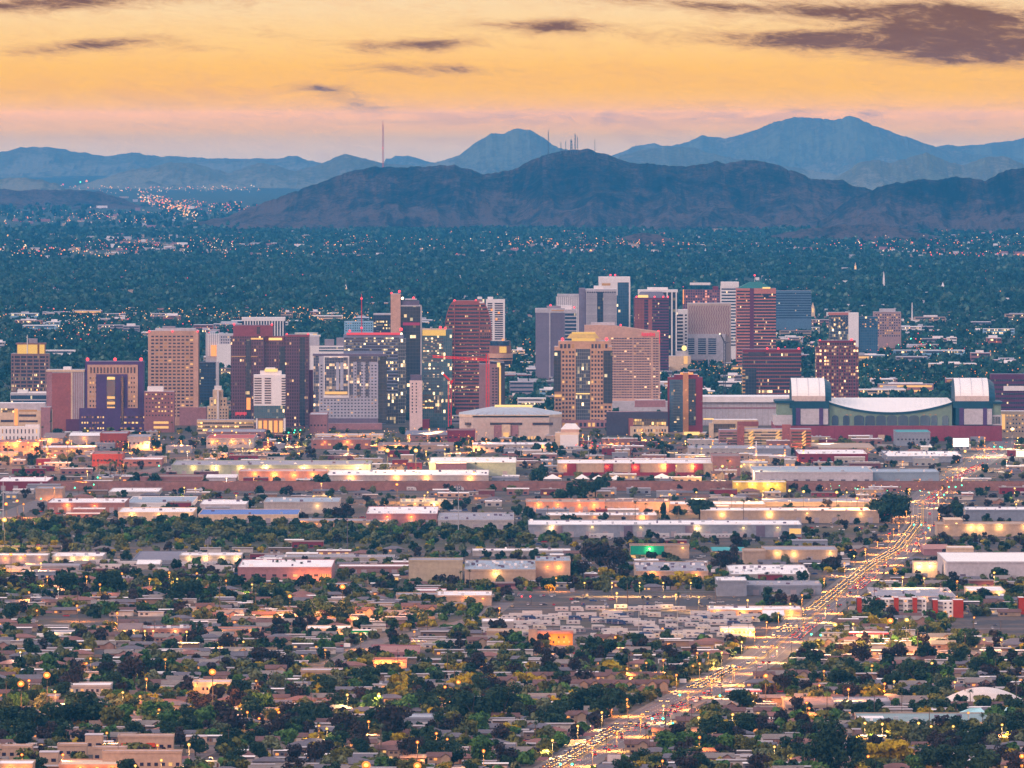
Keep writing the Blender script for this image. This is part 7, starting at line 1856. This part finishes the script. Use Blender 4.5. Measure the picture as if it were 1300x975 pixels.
def house_rows(py0, py1, pitch, gap, p, xlo=-25, xhi=1325):
    Y = Yof(py1)
    while Y < Yof(py0):
        for side in (0, 1):
            yy = Y + side * pitch * .42
            py = YH + FH / yy
            x = (xlo - 650) / F * yy + RH.uniform(0, gap)
            while x < (xhi - 650) / F * yy:
                px = 650 + F * x / yy
                if RH.random() < p:
                    pi_ = RH.choices(range(10), (11, 14, 11, 12, 9, 4, 15, 7, 11, 12))[0]
                    y2 = yy + RH.uniform(-3, 3)
                    if all(free(x + o_, y2 + q_, 1.0) for o_ in (-8, 0, 8) for q_ in (-2, 6, 12)):
                        houses.append((x, y2, pi_, px, YH + FH / y2)); take(x - 9.5, x + 9.5, y2 - 4, y2 + 13)
                x += gap * RH.uniform(.85, 1.25)
        Y += pitch
# rose gabled two storey rows beside the yellow trees
for k in range(12):
    for r_ in range(2):
        Y = Yof(880 - r_ * 10) + RH.uniform(-3, 3); px = 676 + k * 14.5 + r_ * 6
        if px < 855: houses.append(((px - 650) / F * Y, Y, 5 if (k + r_) % 3 else 2, px, YH + FH / Y)); x = (px - 650) / F * Y; take(x - 8, x + 8, Y - 4, Y + 13)
for a_, c_, t_, g_ in OPEN:
    xs_ = [G(a_, t_)[0], G(a_, g_)[0], G(c_, t_)[0], G(c_, g_)[0]]; take(min(xs_), max(xs_), Yof(g_), Yof(t_))
house_rows(845, 986, 52, 21, .80); house_rows(760, 845, 56, 22, .72); house_rows(700, 760, 80, 26, .30); house_rows(566, 640, 95, 30, .22)
houses.sort(key=lambda h: h[1])
HG = "small houses of the near suburb"
n_h = 0
rest_h = {}
for (x, y, pi_, px, py) in houses:
    parts, win, door, gar, wps, dp, gp = HPROTO[pi_]
    if n_h < 296 and -20 < px < 1320 and py < 984:
        n_h += 1
        r = thing('house', None, 'house', (x, y, 0), 0, HG)
        for n_, me in parts: link(n_, me, r)
        for wp in wps:
            q = RH.random(); link('window', win[0 if q > .30 else (1 if q < .14 else 2)], r, wp)
        link('door', door, r, dp)
        if gp: link('garage_door', gar, r, gp)
        name_later(r, px, py, HK[pi_][0])
    else:
        rest_h.setdefault(pi_, []).append((x, y))
# what is left of the suburb, too small and too many to name, is one mass
V, Fc, Mi, mats_, base = [], [], [], [], 0
allm = []
for pi_, pts in rest_h.items():
    for (n_, me) in HPROTO[pi_][0]:
        if me.materials[0] not in allm: allm.append(me.materials[0])
allm += [LIT_W, LIT_O, PANE]
sv, sf, sm = [], [], []
for pi_, pts in rest_h.items():
    for (x, y) in pts:
        for (n_, me) in HPROTO[pi_][0]:
            b0 = len(sv); mi_ = allm.index(me.materials[0])
            sv.extend((v.co.x + x, v.co.y + y, v.co.z) for v in me.vertices)
            for p in me.polygons: sf.append(tuple(b0 + i for i in p.vertices)); sm.append(mi_)
        for wp in HPROTO[pi_][4]:
            q = RH.random(); mi_ = len(allm) - (1 if q > .22 else (3 if q < .1 else 2)); b0 = len(sv)
            sv.extend([(x + wp[0] - .9, y - .06, wp[2]), (x + wp[0] + .9, y - .06, wp[2]), (x + wp[0] + .9, y - .06, wp[2] + 1.2), (x + wp[0] - .9, y - .06, wp[2] + 1.2)]); sf.append((b0, b0 + 1, b0 + 2, b0 + 3)); sm.append(mi_)
me = D.meshes.new("distant_houses"); me.from_pydata(sv, [], sf)
for m_ in allm: me.materials.append(m_)
me.polygons.foreach_set('material_index', sm)
tag(link("distant_houses", me), kind='stuff')

# random tree cover between the houses, after the houses are placed
scatter(3600, -25, 1325, 842, 992, .5, 1.2, None, .6); scatter(2900, -25, 1325, 742, 842, .45, 1.05, None, .6); scatter(900, -25, 1325, 690, 742, .45, .95, None, 1.5); scatter(1500, -25, 1325, 562, 690, .4, .95, (0, 0, 1, 2, 3), 1.5); scatter(420, -25, 1325, 548, 566, .4, .9, (0, 1, 4, 0), 1.5)
def over_avenue(t_):      # keep the carriageway open, as it is in the photo
    x, y, ki, sc, px, py = t_
    hpx = KINDS_T[ki][2] * sc * 1.12 * F / y; rpx = KINDS_T[ki][1] * sc * F / y
    for k in range(1, 8):
        row = py - hpx * k / 7
        if row < 600: break
        Yr = Yof(row)
        if abs(650 + F * ave_x(Yr) / Yr - px) < 11.5 * F / Yr + rpx * .75: return True
    return False
trees = [t_ for t_ in trees if not over_avenue(t_)]
trees.sort(key=lambda t_: -(KINDS_T[t_[2]][2] * t_[3] / t_[1]) * (1 if -10 < t_[4] < 1310 and t_[5] < 1000 else 0))
TG = "trees of the near suburb"
for i, (x, y, ki, sc, px, py) in enumerate(trees[:298]):
    r = thing('tree', None, 'tree', (x, y, 0), RT.uniform(0, 6.28), TG)
    k_ = RT.uniform(.9, 1.12)
    r.scale = (sc * k_, sc * k_, sc)
    c, t_ = TPROTO[ki, i % 3]
    link('crown', c, r); link('trunk', t_, r)
    h = KINDS_T[ki][2] * sc
    name_later(r, px, py, ("tall " if h > 12 and ki != 6 else "small " if h < 5.5 else "") + KINDS_T[ki][0])
LQ, LM = [], []
for i, (x, y, ki, sc, px, py) in enumerate(trees[298:]):
    q = LITE[ki, i % 4] * sc
    a = RT.uniform(0, 6.28); ca, sa = cos(a), sin(a)
    rq = q.copy(); rq[..., 0] = q[..., 0] * ca - q[..., 1] * sa + x; rq[..., 1] = q[..., 0] * sa + q[..., 1] * ca + y
    rq[..., 2] = q[..., 2] - .8 * sc
    LQ.append(rq); LM.append(np.full(len(q), KINDS_T[ki][3]))
LQ = np.concatenate(LQ); LM = np.concatenate(LM)
o = link("tree_cover", np_mesh("tree_cover", LQ.reshape(-1, 3), np.arange(len(LQ) * 4).reshape(-1, 4), LEAF, LM)); tag(o, kind='stuff')

# ---- small pale houses showing through the far woods, and small cars along the suburb streets: two masses
def boxes(name, lst, mats):
    n = len(lst); A = np.array([l[:6] for l in lst])
    cx = np.array([(-.5, 0, 0), (.5, 0, 0), (.5, 1, 0), (-.5, 1, 0), (-.5, 0, 1), (.5, 0, 1), (.5, 1, 1), (-.5, 1, 1)], float); fc = np.array([(0, 1, 5, 4), (1, 2, 6, 5), (2, 3, 7, 6), (3, 0, 4, 7), (4, 5, 6, 7)])
    V = (A[:, None, :3] + cx[None] * A[:, None, 3:6]).reshape(-1, 3); Fq = (fc[None] + 8 * np.arange(n)[:, None, None]).reshape(-1, 4)
    return tag(link(name, np_mesh(name, V, Fq, mats, np.array([l[6] for l in lst]).repeat(5))), kind='stuff')
rb = random.Random(41); lst = []
for _ in range(2000):
    py = rb.choice((rb.uniform(286, 330), rb.uniform(330, 392), rb.uniform(384, 412), rb.uniform(250, 288) if rb.random() < .4 else rb.uniform(300, 330))); px = rb.uniform(-10, 1310)
    if 250 <= py < 288 and px > 260: continue
    Y = Yof(py); s = Y / F; lst.append(((px - 650) * s, Y, 0, rb.uniform(4, 18) * s * .8, rb.uniform(8, 20), rb.uniform(2.2, 4.2) * s, rb.randrange(4)))
boxes("distant_buildings", lst, [WHITE, LGREY, BEIGE, MAUVE])
lst = []
for _ in range(2600):
    py = rb.uniform(560, 985) if rb.random() < .7 else rb.uniform(555, 690); px = rb.uniform(-10, 1310); x, y = G(px, py)
    if not free(x, y, .5) or abs(x - ave_x(y)) < 16: continue
    along = rb.random() < .6; w, l = (1.8, 4.6) if not along else (4.6, 1.8); m = rb.randrange(6)
    lst.append((x, y, .25, w, l, .75, m)); lst.append((x + (.2 if along else 0), y + (0 if along else .8), .99, w * .58 if along else w * .9, l * .9 if along else l * .55, .5, 6))
boxes("distant_cars", lst, [c[1] for c in CARP] + [PANE])
lst = []          # the rest of the stream on the avenue, closing the gaps between the cars built one by one
y = 5110.0
while y < 10600:
    c = ave_x(y)
    for off in (-9.8, -6.0, -2.4, 2.4, 6.0, 9.8):
        hd = y < 5480 or 5880 < y < 6080 or 6800 < y < 8450; tl = 5430 < y < 5750 or 6420 < y < 6600 or 7100 < y < 7300 or 8800 < y < 9700
        if rb.random() > ((.85 if hd else .05) if off < 0 else (.5 if tl else .04)): continue
        x = c + off; y2 = y + rb.uniform(-3, 3); m = rb.randrange(6)
        lst.append((x, y2, .35, 1.8, 4.5, .7, m)); lst.append((x, y2 + .8, 1.04, 1.6, 2.6, .45, 6))
        for sx in (-.62, .62): lst.append((x + sx, y2 - .1, .62, .55, .08, .3, 7 if off < 0 else 8))
    y += 11.5
boxes("distant_traffic", lst, [c[1] for c in CARP] + [PANE, HEADL, TAILL])
lst = []
for _ in range(1500):
    py = rb.uniform(700, 985); px = rb.uniform(-10, 1310); x, y = G(px, py)
    if not free(x, y, .5) or abs(x - ave_x(y)) < 18: continue
    if rb.random() < .45: lst.append((x, y, 0, rb.uniform(8, 26), .25, rb.uniform(1.4, 1.9), rb.randrange(3)))
    else: lst.append((x, y, 0, rb.uniform(2.5, 5), rb.uniform(2.5, 5), rb.uniform(2.0, 2.6), rb.randrange(6)))
boxes("backyard_clutter", lst, [ST[0], ST[2], MAUVE, WROOF, ROOFG, ROOFQ])

# ================================================================ lamps, poles, signals
POLEM = mat("pole_dark_paint", (.045, .042, .045), .6); WOOD = mat("utility_pole_wood", (.10, .07, .055), .95)
def lamp_meshes(glowm, halo):
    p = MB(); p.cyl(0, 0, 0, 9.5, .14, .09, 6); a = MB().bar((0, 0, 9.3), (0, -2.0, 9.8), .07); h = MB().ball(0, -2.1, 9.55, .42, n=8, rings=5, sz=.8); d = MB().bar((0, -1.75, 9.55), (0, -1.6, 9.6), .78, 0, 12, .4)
    return p.mesh('pole', POLEM), a.mesh('arm', POLEM), h.mesh('lamp_head', glowm), d.mesh('halo_disc', halo)  # the last part is an added glowing disc imitating the lamp's halo
LM_ = {'o': lamp_meshes(OLIGHT, OHALO), 'y': lamp_meshes(YLIGHT, YHALO), 'w': lamp_meshes(WLIGHT, YHALO)}
LWORD = {'o': "orange", 'y': "yellow", 'w': "white"}; LCOL = {'o': C_OR, 'y': C_YE, 'w': C_WH}
def lamp(px, py, c, e=3500, s=1.0):
    """py is the row of the glowing head"""
    hs_ = s * (1.5 if s >= 1.55 else 1.25 if s >= 1.3 else 1.0)
    Y = FH / (py - YH) * (CAMZ - 9.5 * hs_) / CAMZ
    x = (px - 650) / F * Y
    r = thing('street_lamp', None, 'street lamp', (x, Y, 0), 0, "street lamps of the near suburb and the yards")
    if s >= 1.3: s *= 1.5 if s >= 1.55 else 1.25      # brightest lamps enlarged to stand for their wider glow
    r.scale = (s, s, s)
    p, a, h, d = LM_[c]; link('pole', p, r); link('arm', a, r); hd = link('lamp_head', h, r); link('halo_disc', d, r)
    if e: point(r, (0, -2.1, 8.9) if s < 1.35 else (0, -6.0, 13.0), e * (3.2 if s < 1.35 else 6.0), LCOL[c], .8, s < 1.35)
    name_later(r, px, py, ("big " if s > 1.15 else "") + LWORD[c] + " street lamp")
for (px, py, c, e, s) in ((27, 868, 'o', 16000, 1.6), (60, 857, 'o', 18000, 1.7), (37, 864, 'o', 6000, 1.2), (270, 853, 'o', 20000, 1.7), (435, 745, 'o', 22000, 1.6), (368, 757, 'o', 12000, 1.3), (465, 971, 'o', 22000, 1.8), (530, 972, 'o', 15000, 1.6), (530, 942, 'o', 6000, 1.2), (127, 742, 'o', 5000, 1.1), (98, 769, 'o', 5000, 1.1), (149, 778, 'o', 6000, 1.1), (37, 752, 'o', 4000, 1), (74, 748, 'w', 2500, 1), (47, 775, 'o', 3000, 1),
                          (86, 562, 'o', 22000, 1.7), (24, 563, 'o', 14000, 1.4), (36, 562, 'o', 11000, 1.3), (10, 562, 'o', 11000, 1.3), (46, 559, 'o', 7000, 1.2), (492, 572, 'y', 26000, 1.7), (528, 572, 'y', 26000, 1.7), (541, 573, 'y', 9000, 1.2), (276, 560, 'o', 12000, 1.4), (308, 569, 'y', 6000, 1.1), (324, 570, 'y', 6000, 1.1), (322, 604, 'o', 8000, 1.2), (344, 604, 'o', 8000, 1.2), (504, 615, 'o', 12000, 1.3), (398, 630, 'y', 6000, 1.1), (419, 631, 'y', 6000, 1.1), (300, 629, 'y', 4000, 1),
                          (234, 619, 'y', 5000, 1.1), (248, 620, 'y', 5000, 1.1), (539, 629, 'y', 5000, 1.1), (543, 625, 'y', 5000, 1.1), (850, 628, 'o', 9000, 1.3), (929, 629, 'y', 8000, 1.3), (884, 625, 'y', 4000, 1.1), (917, 592, 'y', 9000, 1.3), (941, 592, 'y', 9000, 1.3), (1088, 633, 'o', 14000, 1.5), (1002, 623, 'y', 9000, 1.3), (1020, 624, 'y', 9000, 1.3), (1062, 625, 'y', 9000, 1.3), (1075, 625, 'y', 8000, 1.2), (980, 622, 'y', 7000, 1.1), (1155, 621, 'y', 7000, 1.2), (1225, 573, 'y', 12000, 1.4), (1285, 545, 'w', 26000, 1.8), (1243, 555, 'o', 8000, 1.2), (1250, 556, 'o', 8000, 1.2), (1288, 620, 'y', 8000, 1.2),
                          (783, 753, 'y', 7000, 1.2), (858, 755, 'y', 5000, 1.1), (887, 758, 'y', 6000, 1.1), (949, 762, 'y', 6000, 1.1), (742, 740, 'y', 3500, 1), (706, 734, 'o', 4000, 1), (777, 740, 'y', 6000, 1), (812, 740, 'y', 6000, 1), (842, 740, 'y', 6000, 1), (877, 740, 'y', 6000, 1), (1130, 788, 'o', 18000, 1.6), (1151, 787, 'y', 14000, 1.4), (1060, 793, 'y', 14000, 1.4), (1083, 792, 'y', 7000, 1.1), (842, 838, 'o', 5000, 1.1), (796, 849, 'o', 4000, 1), (906, 842, 'y', 4000, 1.1), (930, 845, 'y', 5000, 1.2), (885, 829, 'o', 5000, 1), (899, 829, 'o', 5000, 1), (781, 809, 'o', 5000, 1.1), (698, 810, 'o', 4000, 1),
                          (634, 772, 'o', 4000, 1), (526, 802, 'o', 4500, 1), (458, 805, 'o', 3500, 1), (413, 825, 'o', 3500, 1), (441, 882, 'y', 5000, 1.1), (481, 881, 'y', 5000, 1.1), (565, 872, 'o', 8000, 1.2), (582, 866, 'o', 8000, 1.3), (354, 904, 'o', 4000, 1.1), (405, 921, 'o', 6000, 1.1), (415, 925, 'y', 3500, 1), (468, 916, 'o', 5000, 1.1), (554, 931, 'o', 6000, 1.1), (614, 953, 'o', 7000, 1.2), (329, 912, 'o', 3000, 1), (186, 862, 'o', 9000, 1.2), (115, 836, 'o', 5000, 1.1), (110, 842, 'o', 4000, 1), (210, 837, 'o', 4500, 1), (288, 807, 'o', 6000, 1.1), (237, 802, 'y', 5000, 1.1), (184, 801, 'y', 5000, 1.1), (26, 828, 'w', 3500, 1),
                          (202, 901, 'o', 3500, 1), (219, 902, 'o', 3000, 1), (178, 884, 'o', 4000, 1), (70, 878, 'y', 6000, 1.1), (45, 876, 'o', 4000, 1), (156, 879, 'y', 5000, 1), (28, 958, 'o', 6000, 1.1), (80, 958, 'o', 6000, 1.1), (200, 946, 'o', 6000, 1.1), (240, 945, 'y', 9000, 1.2), (205, 965, 'y', 4000, 1), (172, 972, 'y', 5000, 1), (270, 900, 'o', 3000, 1), (314, 904, 'o', 3500, 1), (1077, 875, 'o', 8000, 1.2), (1123, 868, 'o', 5000, 1.1), (1183, 842, 'y', 7000, 1.2), (1249, 812, 'y', 5000, 1.1), (1271, 812, 'y', 4000, 1.1), (1107, 845, 'o', 5000, 1), (1024, 892, 'o', 5000, 1.1), (1027, 899, 'o', 4000, 1), (972, 858, 'o', 12000, 1.4), (1040, 870, 'o', 4000, 1),
                          (1098, 918, 'y', 6000, 1.1), (1120, 919, 'y', 6000, 1.1), (1143, 918, 'y', 6000, 1.1), (1166, 918, 'y', 6000, 1.1), (1182, 922, 'y', 4000, 1), (1210, 922, 'y', 4000, 1), (1272, 920, 'y', 5000, 1), (1102, 960, 'o', 6000, 1.1), (1297, 960, 'o', 9000, 1.3), (1297, 972, 'o', 5000, 1), (1178, 945, 'o', 4000, 1), (983, 948, 'y', 5000, 1), (888, 936, 'o', 5000, 1.1), (918, 936, 'o', 4000, 1), (930, 907, 'y', 7000, 1.1), (887, 911, 'y', 6000, 1.1), (841, 966, 'o', 5000, 1), (1135, 865, 'y', 3000, 1), (1212, 866, 'y', 3000, 1), (1046, 852, 'o', 4000, 1),
                          (8, 640, 'o', 16000, 1.5), (22, 636, 'o', 12000, 1.3), (30, 640, 'o', 10000, 1.2), (6, 660, 'y', 22000, 1.7), (14, 704, 'o', 9000, 1.3), (32, 705, 'o', 6000, 1.1), (52, 715, 'y', 5000, 1.1), (155, 728, 'o', 6000, 1.1), (215, 727, 'o', 9000, 1.2), (250, 728, 'o', 7000, 1.1), (190, 735, 'o', 7000, 1.1), (60, 732, 'o', 9000, 1.1), (110, 732, 'o', 9000, 1.1), (75, 735, 'o', 8000, 1.1), (225, 735, 'y', 6000, 1.1), (287, 737, 'o', 5000, 1), (320, 742, 'y', 3000, 1), (1290, 640, 'y', 6000, 1.1), (1146, 733, 'y', 7000, 1.2), (1215, 738, 'o', 5000, 1.1), (1262, 727, 'y', 8000, 1.2), (1173, 734, 'y', 6000, 1.1)):
    lamp(px, py, c, e * 2.6, s)
RL = random.Random(3)
for k_, y in enumerate(range(5150, 9300, 62)):          # lamps along both pavements of the avenue
    for off in ((-13.6,) if k_ % 2 else (13.6,)):
        if RL.random() < .85:
            x = ave_x(y) + off; px, py = proj(x, y, 9.5); lamp(px, py, RL.choice('oooy'), 30000, 1.0)
for _ in range(14): lamp(RL.uniform(0, 1295), RL.uniform(780, 965), RL.choice('oooy'), 2600, .95)
for _ in range(22): lamp(RL.uniform(0, 1295), RL.uniform(553, 626), RL.choice('oooyyw'), 26000, 1.1)
UP = MB(); UP.cyl(0, 0, 0, 12.5, .17, .12, 6); UPM = UP.mesh('pole', WOOD); UCM = MB().box(-1.3, 1.3, -.08, .08, 11.3, 11.5).mesh('crossarm', WOOD); UTM = MB().cyl(.35, 0, 9.6, 10.7, .28, n=8).mesh('transformer', MGREY)
ups = [(101, 812), (249, 815), (279, 850), (196, 812), (390, 812), (543, 800), (588, 795), (632, 800), (420, 850), (505, 850), (687, 835), (730, 835), (950, 815), (925, 815), (1270, 812), (1225, 828), (1050, 825), (1036, 812), (1013, 812), (845, 930), (800, 970), (770, 955), (870, 935), (830, 960), (960, 870), (975, 850), (1005, 840), (1110, 910), (1145, 910), (1020, 905), (390, 760), (340, 905), (290, 955), (190, 975), (150, 975), (480, 960), (556, 945), (250, 890), (320, 780), (300, 700), (1165, 690), (1075, 770), (1140, 650), (1120, 640), (640, 945), (655, 970)]
for k, (px, py) in enumerate(ups):
    x, y = G(px, py); r = thing('utility_pole', None, 'pole', (x, y, 0), 0, "wooden utility poles"); link('pole', UPM, r); link('crossarm', UCM, r)
    if k % 2: link('transformer', UTM, r)
    name_later(r, px, py, "utility pole with transformer" if k % 2 else "plain utility pole")
SP = MB().cyl(0, 0, 0, 6.6, .13, n=6).mesh('pole', POLEM); SA = MB().bar((0, 0, 6.4), (-7, 0, 6.7), .08).mesh('arm', POLEM); SHD = MB().box(-.25, .25, -.12, .2, -1.2, 0).mesh('signal_head', DARKM)
SGR = MB().ball(0, -.2, 0, .62, n=8).mesh('green_lens', GREENL); SRD = MB().ball(0, -.2, 0, .62, n=8).mesh('red_lens', REDL)
def signal(px, py, green, two):
    Y = FH / (py - YH) * (CAMZ - 6) / CAMZ; x = (px - 650) / F * Y
    r = thing('traffic_signal', None, 'traffic signal', (x + 3.5, Y, 0), 0, "traffic signals at the crossings"); link('pole', SP, r); link('arm', SA, r)
    for xx in ((-6.5, -.6) if two else (-3.5,)): h = link('signal_head', SHD, r, (xx, 0, 6.5)); link('green_lens' if green else 'red_lens', SGR if green else SRD, h, (0, 0, -.6))
    name_later(r, px, py, "%s traffic signal" % ("green" if green else "red"))
for a in ((835, 912, 1, 1), (854, 918, 1, 0), (719, 970, 1, 1), (863, 882, 1, 0), (914, 883, 1, 0), (1165, 666, 1, 1), (1179, 670, 1, 0), (1209, 618, 1, 1), (1221, 616, 1, 0), (1194, 628, 1, 1), (1266, 567, 1, 1), (1272, 568, 1, 0), (95, 619, 1, 0), (119, 615, 1, 0), (124, 606, 1, 0), (52, 633, 1, 0), (202, 591, 1, 0), (70, 578, 1, 0), (370, 549, 1, 1), (378, 546, 1, 1), (668, 757, 0, 1), (735, 565, 0, 1), (755, 566, 0, 1), (1030, 805, 1, 0), (1042, 806, 1, 0), (748, 582, 0, 0)):
    signal(*a)

# ================================================================ the lights of the far city: one mass of lamps
def lights(pts, name, m, r0):
    q = MB(); n = len(pts)
    tv = np.array([(1, 0, 0), (-1, 0, 0), (0, 1, 0), (0, -1, 0), (0, 0, 1), (0, 0, -1)], float); tf = np.array([(0, 2, 4), (2, 1, 4), (1, 3, 4), (3, 0, 4), (2, 0, 5), (1, 2, 5), (3, 1, 5), (0, 3, 5)])
    P = np.array([p[:3] for p in pts]); R = np.array([p[3] for p in pts])
    V = (P[:, None, :] + tv[None] * R[:, None, None]).reshape(-1, 3); Fq = (tf[None] + 6 * np.arange(n)[:, None, None]).reshape(-1, 3)
    mi = np.array([p[4] for p in pts]).repeat(8)
    return tag(link(name, np_mesh(name, V, Fq, m, mi)), kind='stuff')
FLM = [glow("far_lamp_orange", (1.0, .24, .03), 1.7), glow("far_lamp_yellow", (1.0, .45, .09), 1.9), glow("far_lamp_white", (1.0, .70, .38), 1.8), glow("far_lamp_red", (1.0, .05, .06), 1.9), glow("far_lamp_green", (.1, 1.0, .5), 5.0)]
RF = random.Random(99); pts = []
def band(n, x0, x1, y0, y1, size=1.0, slope=0.0, cols=(0, 0, 0, 1, 1, 2, 2, 3)):
    for _ in range(n):
        px = RF.uniform(x0, x1); py = RF.triangular(y0, y1) + slope * (px - (x0 + x1) / 2)
        Y = Yof(py); z = RF.uniform(3, 12) + (7 if Y > 12000 else 0); Y *= (CAMZ - z) / CAMZ
        r = Y / F * RF.choice((.35, .45, .45, .6, .9)) * size
        if Y > 12500 and RF.random() < .6: Y = round((Y + 150) / 400) * 400 - 150 + RF.uniform(-12, 12)      # lamps line the streets of the mile grid
        pts.append(((px - 650) / F * Y, Y, z, r, RF.choice(cols)))
band(120, 0, 175, 308, 326, 1.15); band(50, 90, 200, 302, 312, 1.0); band(110, -5, 200, 266, 286, .9); band(60, 60, 330, 262, 280, .9, 0, (0, 1, 1, 2)); band(230, 175, 250, 250, 270, 1.3, .36, (0, 0, 1, 0, 2)); band(150, 205, 335, 252, 268, 1.0, .08, (0, 0, 1, 3)); band(150, 40, 330, 232, 246, .9, 0, (0, 1, 2)); band(40, 150, 330, 236, 242, .8)
band(90, 160, 300, 296, 322, .9); band(110, 250, 470, 296, 330, .85, 0, (0, 0, 1)); band(150, 430, 870, 292, 318, .85, 0, (0, 0, 0, 1, 2)); band(90, 640, 860, 300, 318, .95, 0, (0, 0, 1)); band(60, 860, 1130, 303, 318, .8); band(150, 1080, 1305, 292, 322, .9, 0, (0, 0, 1, 3, 2)); band(40, 1180, 1305, 318, 326, 1.1, 0, (0, 0, 3))
band(190, 80, 470, 388, 408, 1.0, 0, (0, 1, 1, 1, 2)); band(120, 60, 330, 398, 440, .95, 0, (0, 1, 1, 2, 3)); band(70, -5, 110, 385, 440, .9); band(90, 330, 560, 386, 420, .9, 0, (0, 1, 1)); band(90, 0, 1300, 330, 385, .7, 0, (0, 0, 1, 3)); band(60, 640, 720, 420, 470, .9, 0, (1, 1, 0)); band(150, 990, 1305, 400, 470, .9, 0, (0, 1, 2, 3, 1)); band(60, 1040, 1200, 430, 452, 1.0, 0, (0, 3, 4, 3, 1)); band(90, 1090, 1305, 455, 500, .9, 0, (0, 1, 0)); band(60, 860, 960, 455, 480, 1.0, 0, (0, 0, 1)); band(60, 640, 720, 500, 540, .9, 0, (1, 0))
for (px, py, s, c) in ((10, 300, 4, 1), (30, 307, 3.5, 1), (27, 299, 2.5, 1), (17, 372, 3.2, 0), (110, 230, 3, 0), (102, 231, 1.6, 4), (80, 234, 1.8, 3), (580, 323, 2.4, 3), (345, 380, 2.4, 0), (338, 391, 2.6, 2), (342, 391, 2.6, 2), (750, 318, 2.6, 1), (708, 310, 2.2, 0), (785, 324, 2.4, 0), (1095, 395, 2.6, 3), (81, 396, 2.4, 3), (1063, 424, 2.2, 1), (872, 455, 3.0, 1), (1214, 420, 2.6, 1), (1230, 420, 2.6, 1), (1185, 405, 2.0, 1), (240, 408, 2.2, 0), (268, 410, 3.0, 2), (262, 410, 2.6, 2)):
    Y = Yof(py) * .985; pts.append(((px - 650) / F * Y, Y, CAMZ - (py - YH) * Y / F, Y / F * s * .62, c))
# the low lit district at the foot of downtown
band(150, 0, 330, 545, 575, .75, 0, (0, 0, 0, 1)); band(190, 320, 640, 540, 562, .8, 0, (0, 0, 1, 1, 2)); band(120, 690, 1010, 545, 572, .8, 0, (0, 0, 1)); band(50, 730, 790, 556, 572, .8, 0, (0, 3, 3)); band(70, 1040, 1180, 612, 630, .8, 0, (0, 1, 1, 4)); band(60, 1200, 1300, 560, 625, .8, 0, (0, 3, 1)); band(60, 1080, 1305, 560, 592, .8)
lights(pts, "city_lights", FLM, 1.0)
# warm street glow between the downtown blocks: lamps of the plaza and the streets
for (px, py, e, c) in ((270, 546, 30000, 'y'), (300, 549, 30000, 'y'), (340, 556, 26000, 'o'), (365, 553, 20000, 'y'), (440, 552, 26000, 'o'), (470, 551, 22000, 'o'), (520, 552, 26000, 'o'), (545, 545, 22000, 'y'), (575, 548, 26000, 'y'), (600, 560, 12000, 'o'), (740, 552, 20000, 'o'), (785, 556, 22000, 'o'), (815, 545, 26000, 'o'), (870, 560, 26000, 'y'), (905, 560, 26000, 'o'), (930, 545, 26000, 'y'), (960, 573, 12000, 'o'), (190, 556, 16000, 'o'), (230, 560, 18000, 'o'), (110, 560, 22000, 'o'), (60, 565, 26000, 'o'), (1020, 572, 12000, 'o'), (1250, 566, 20000, 'o'), (1292, 556, 26000, 'y')):
    lamp(px, py, c, e * 6.0, 1.2)
RP = random.Random(8)
for _ in range(34): lamp(RP.choice((RP.uniform(240, 480), RP.uniform(500, 620), RP.uniform(690, 1000), RP.uniform(0, 200))), RP.uniform(543, 572), RP.choice('ooy'), 60000, 1.15)  # extra lamps at random spots, added to strengthen the warm glow
name_all()
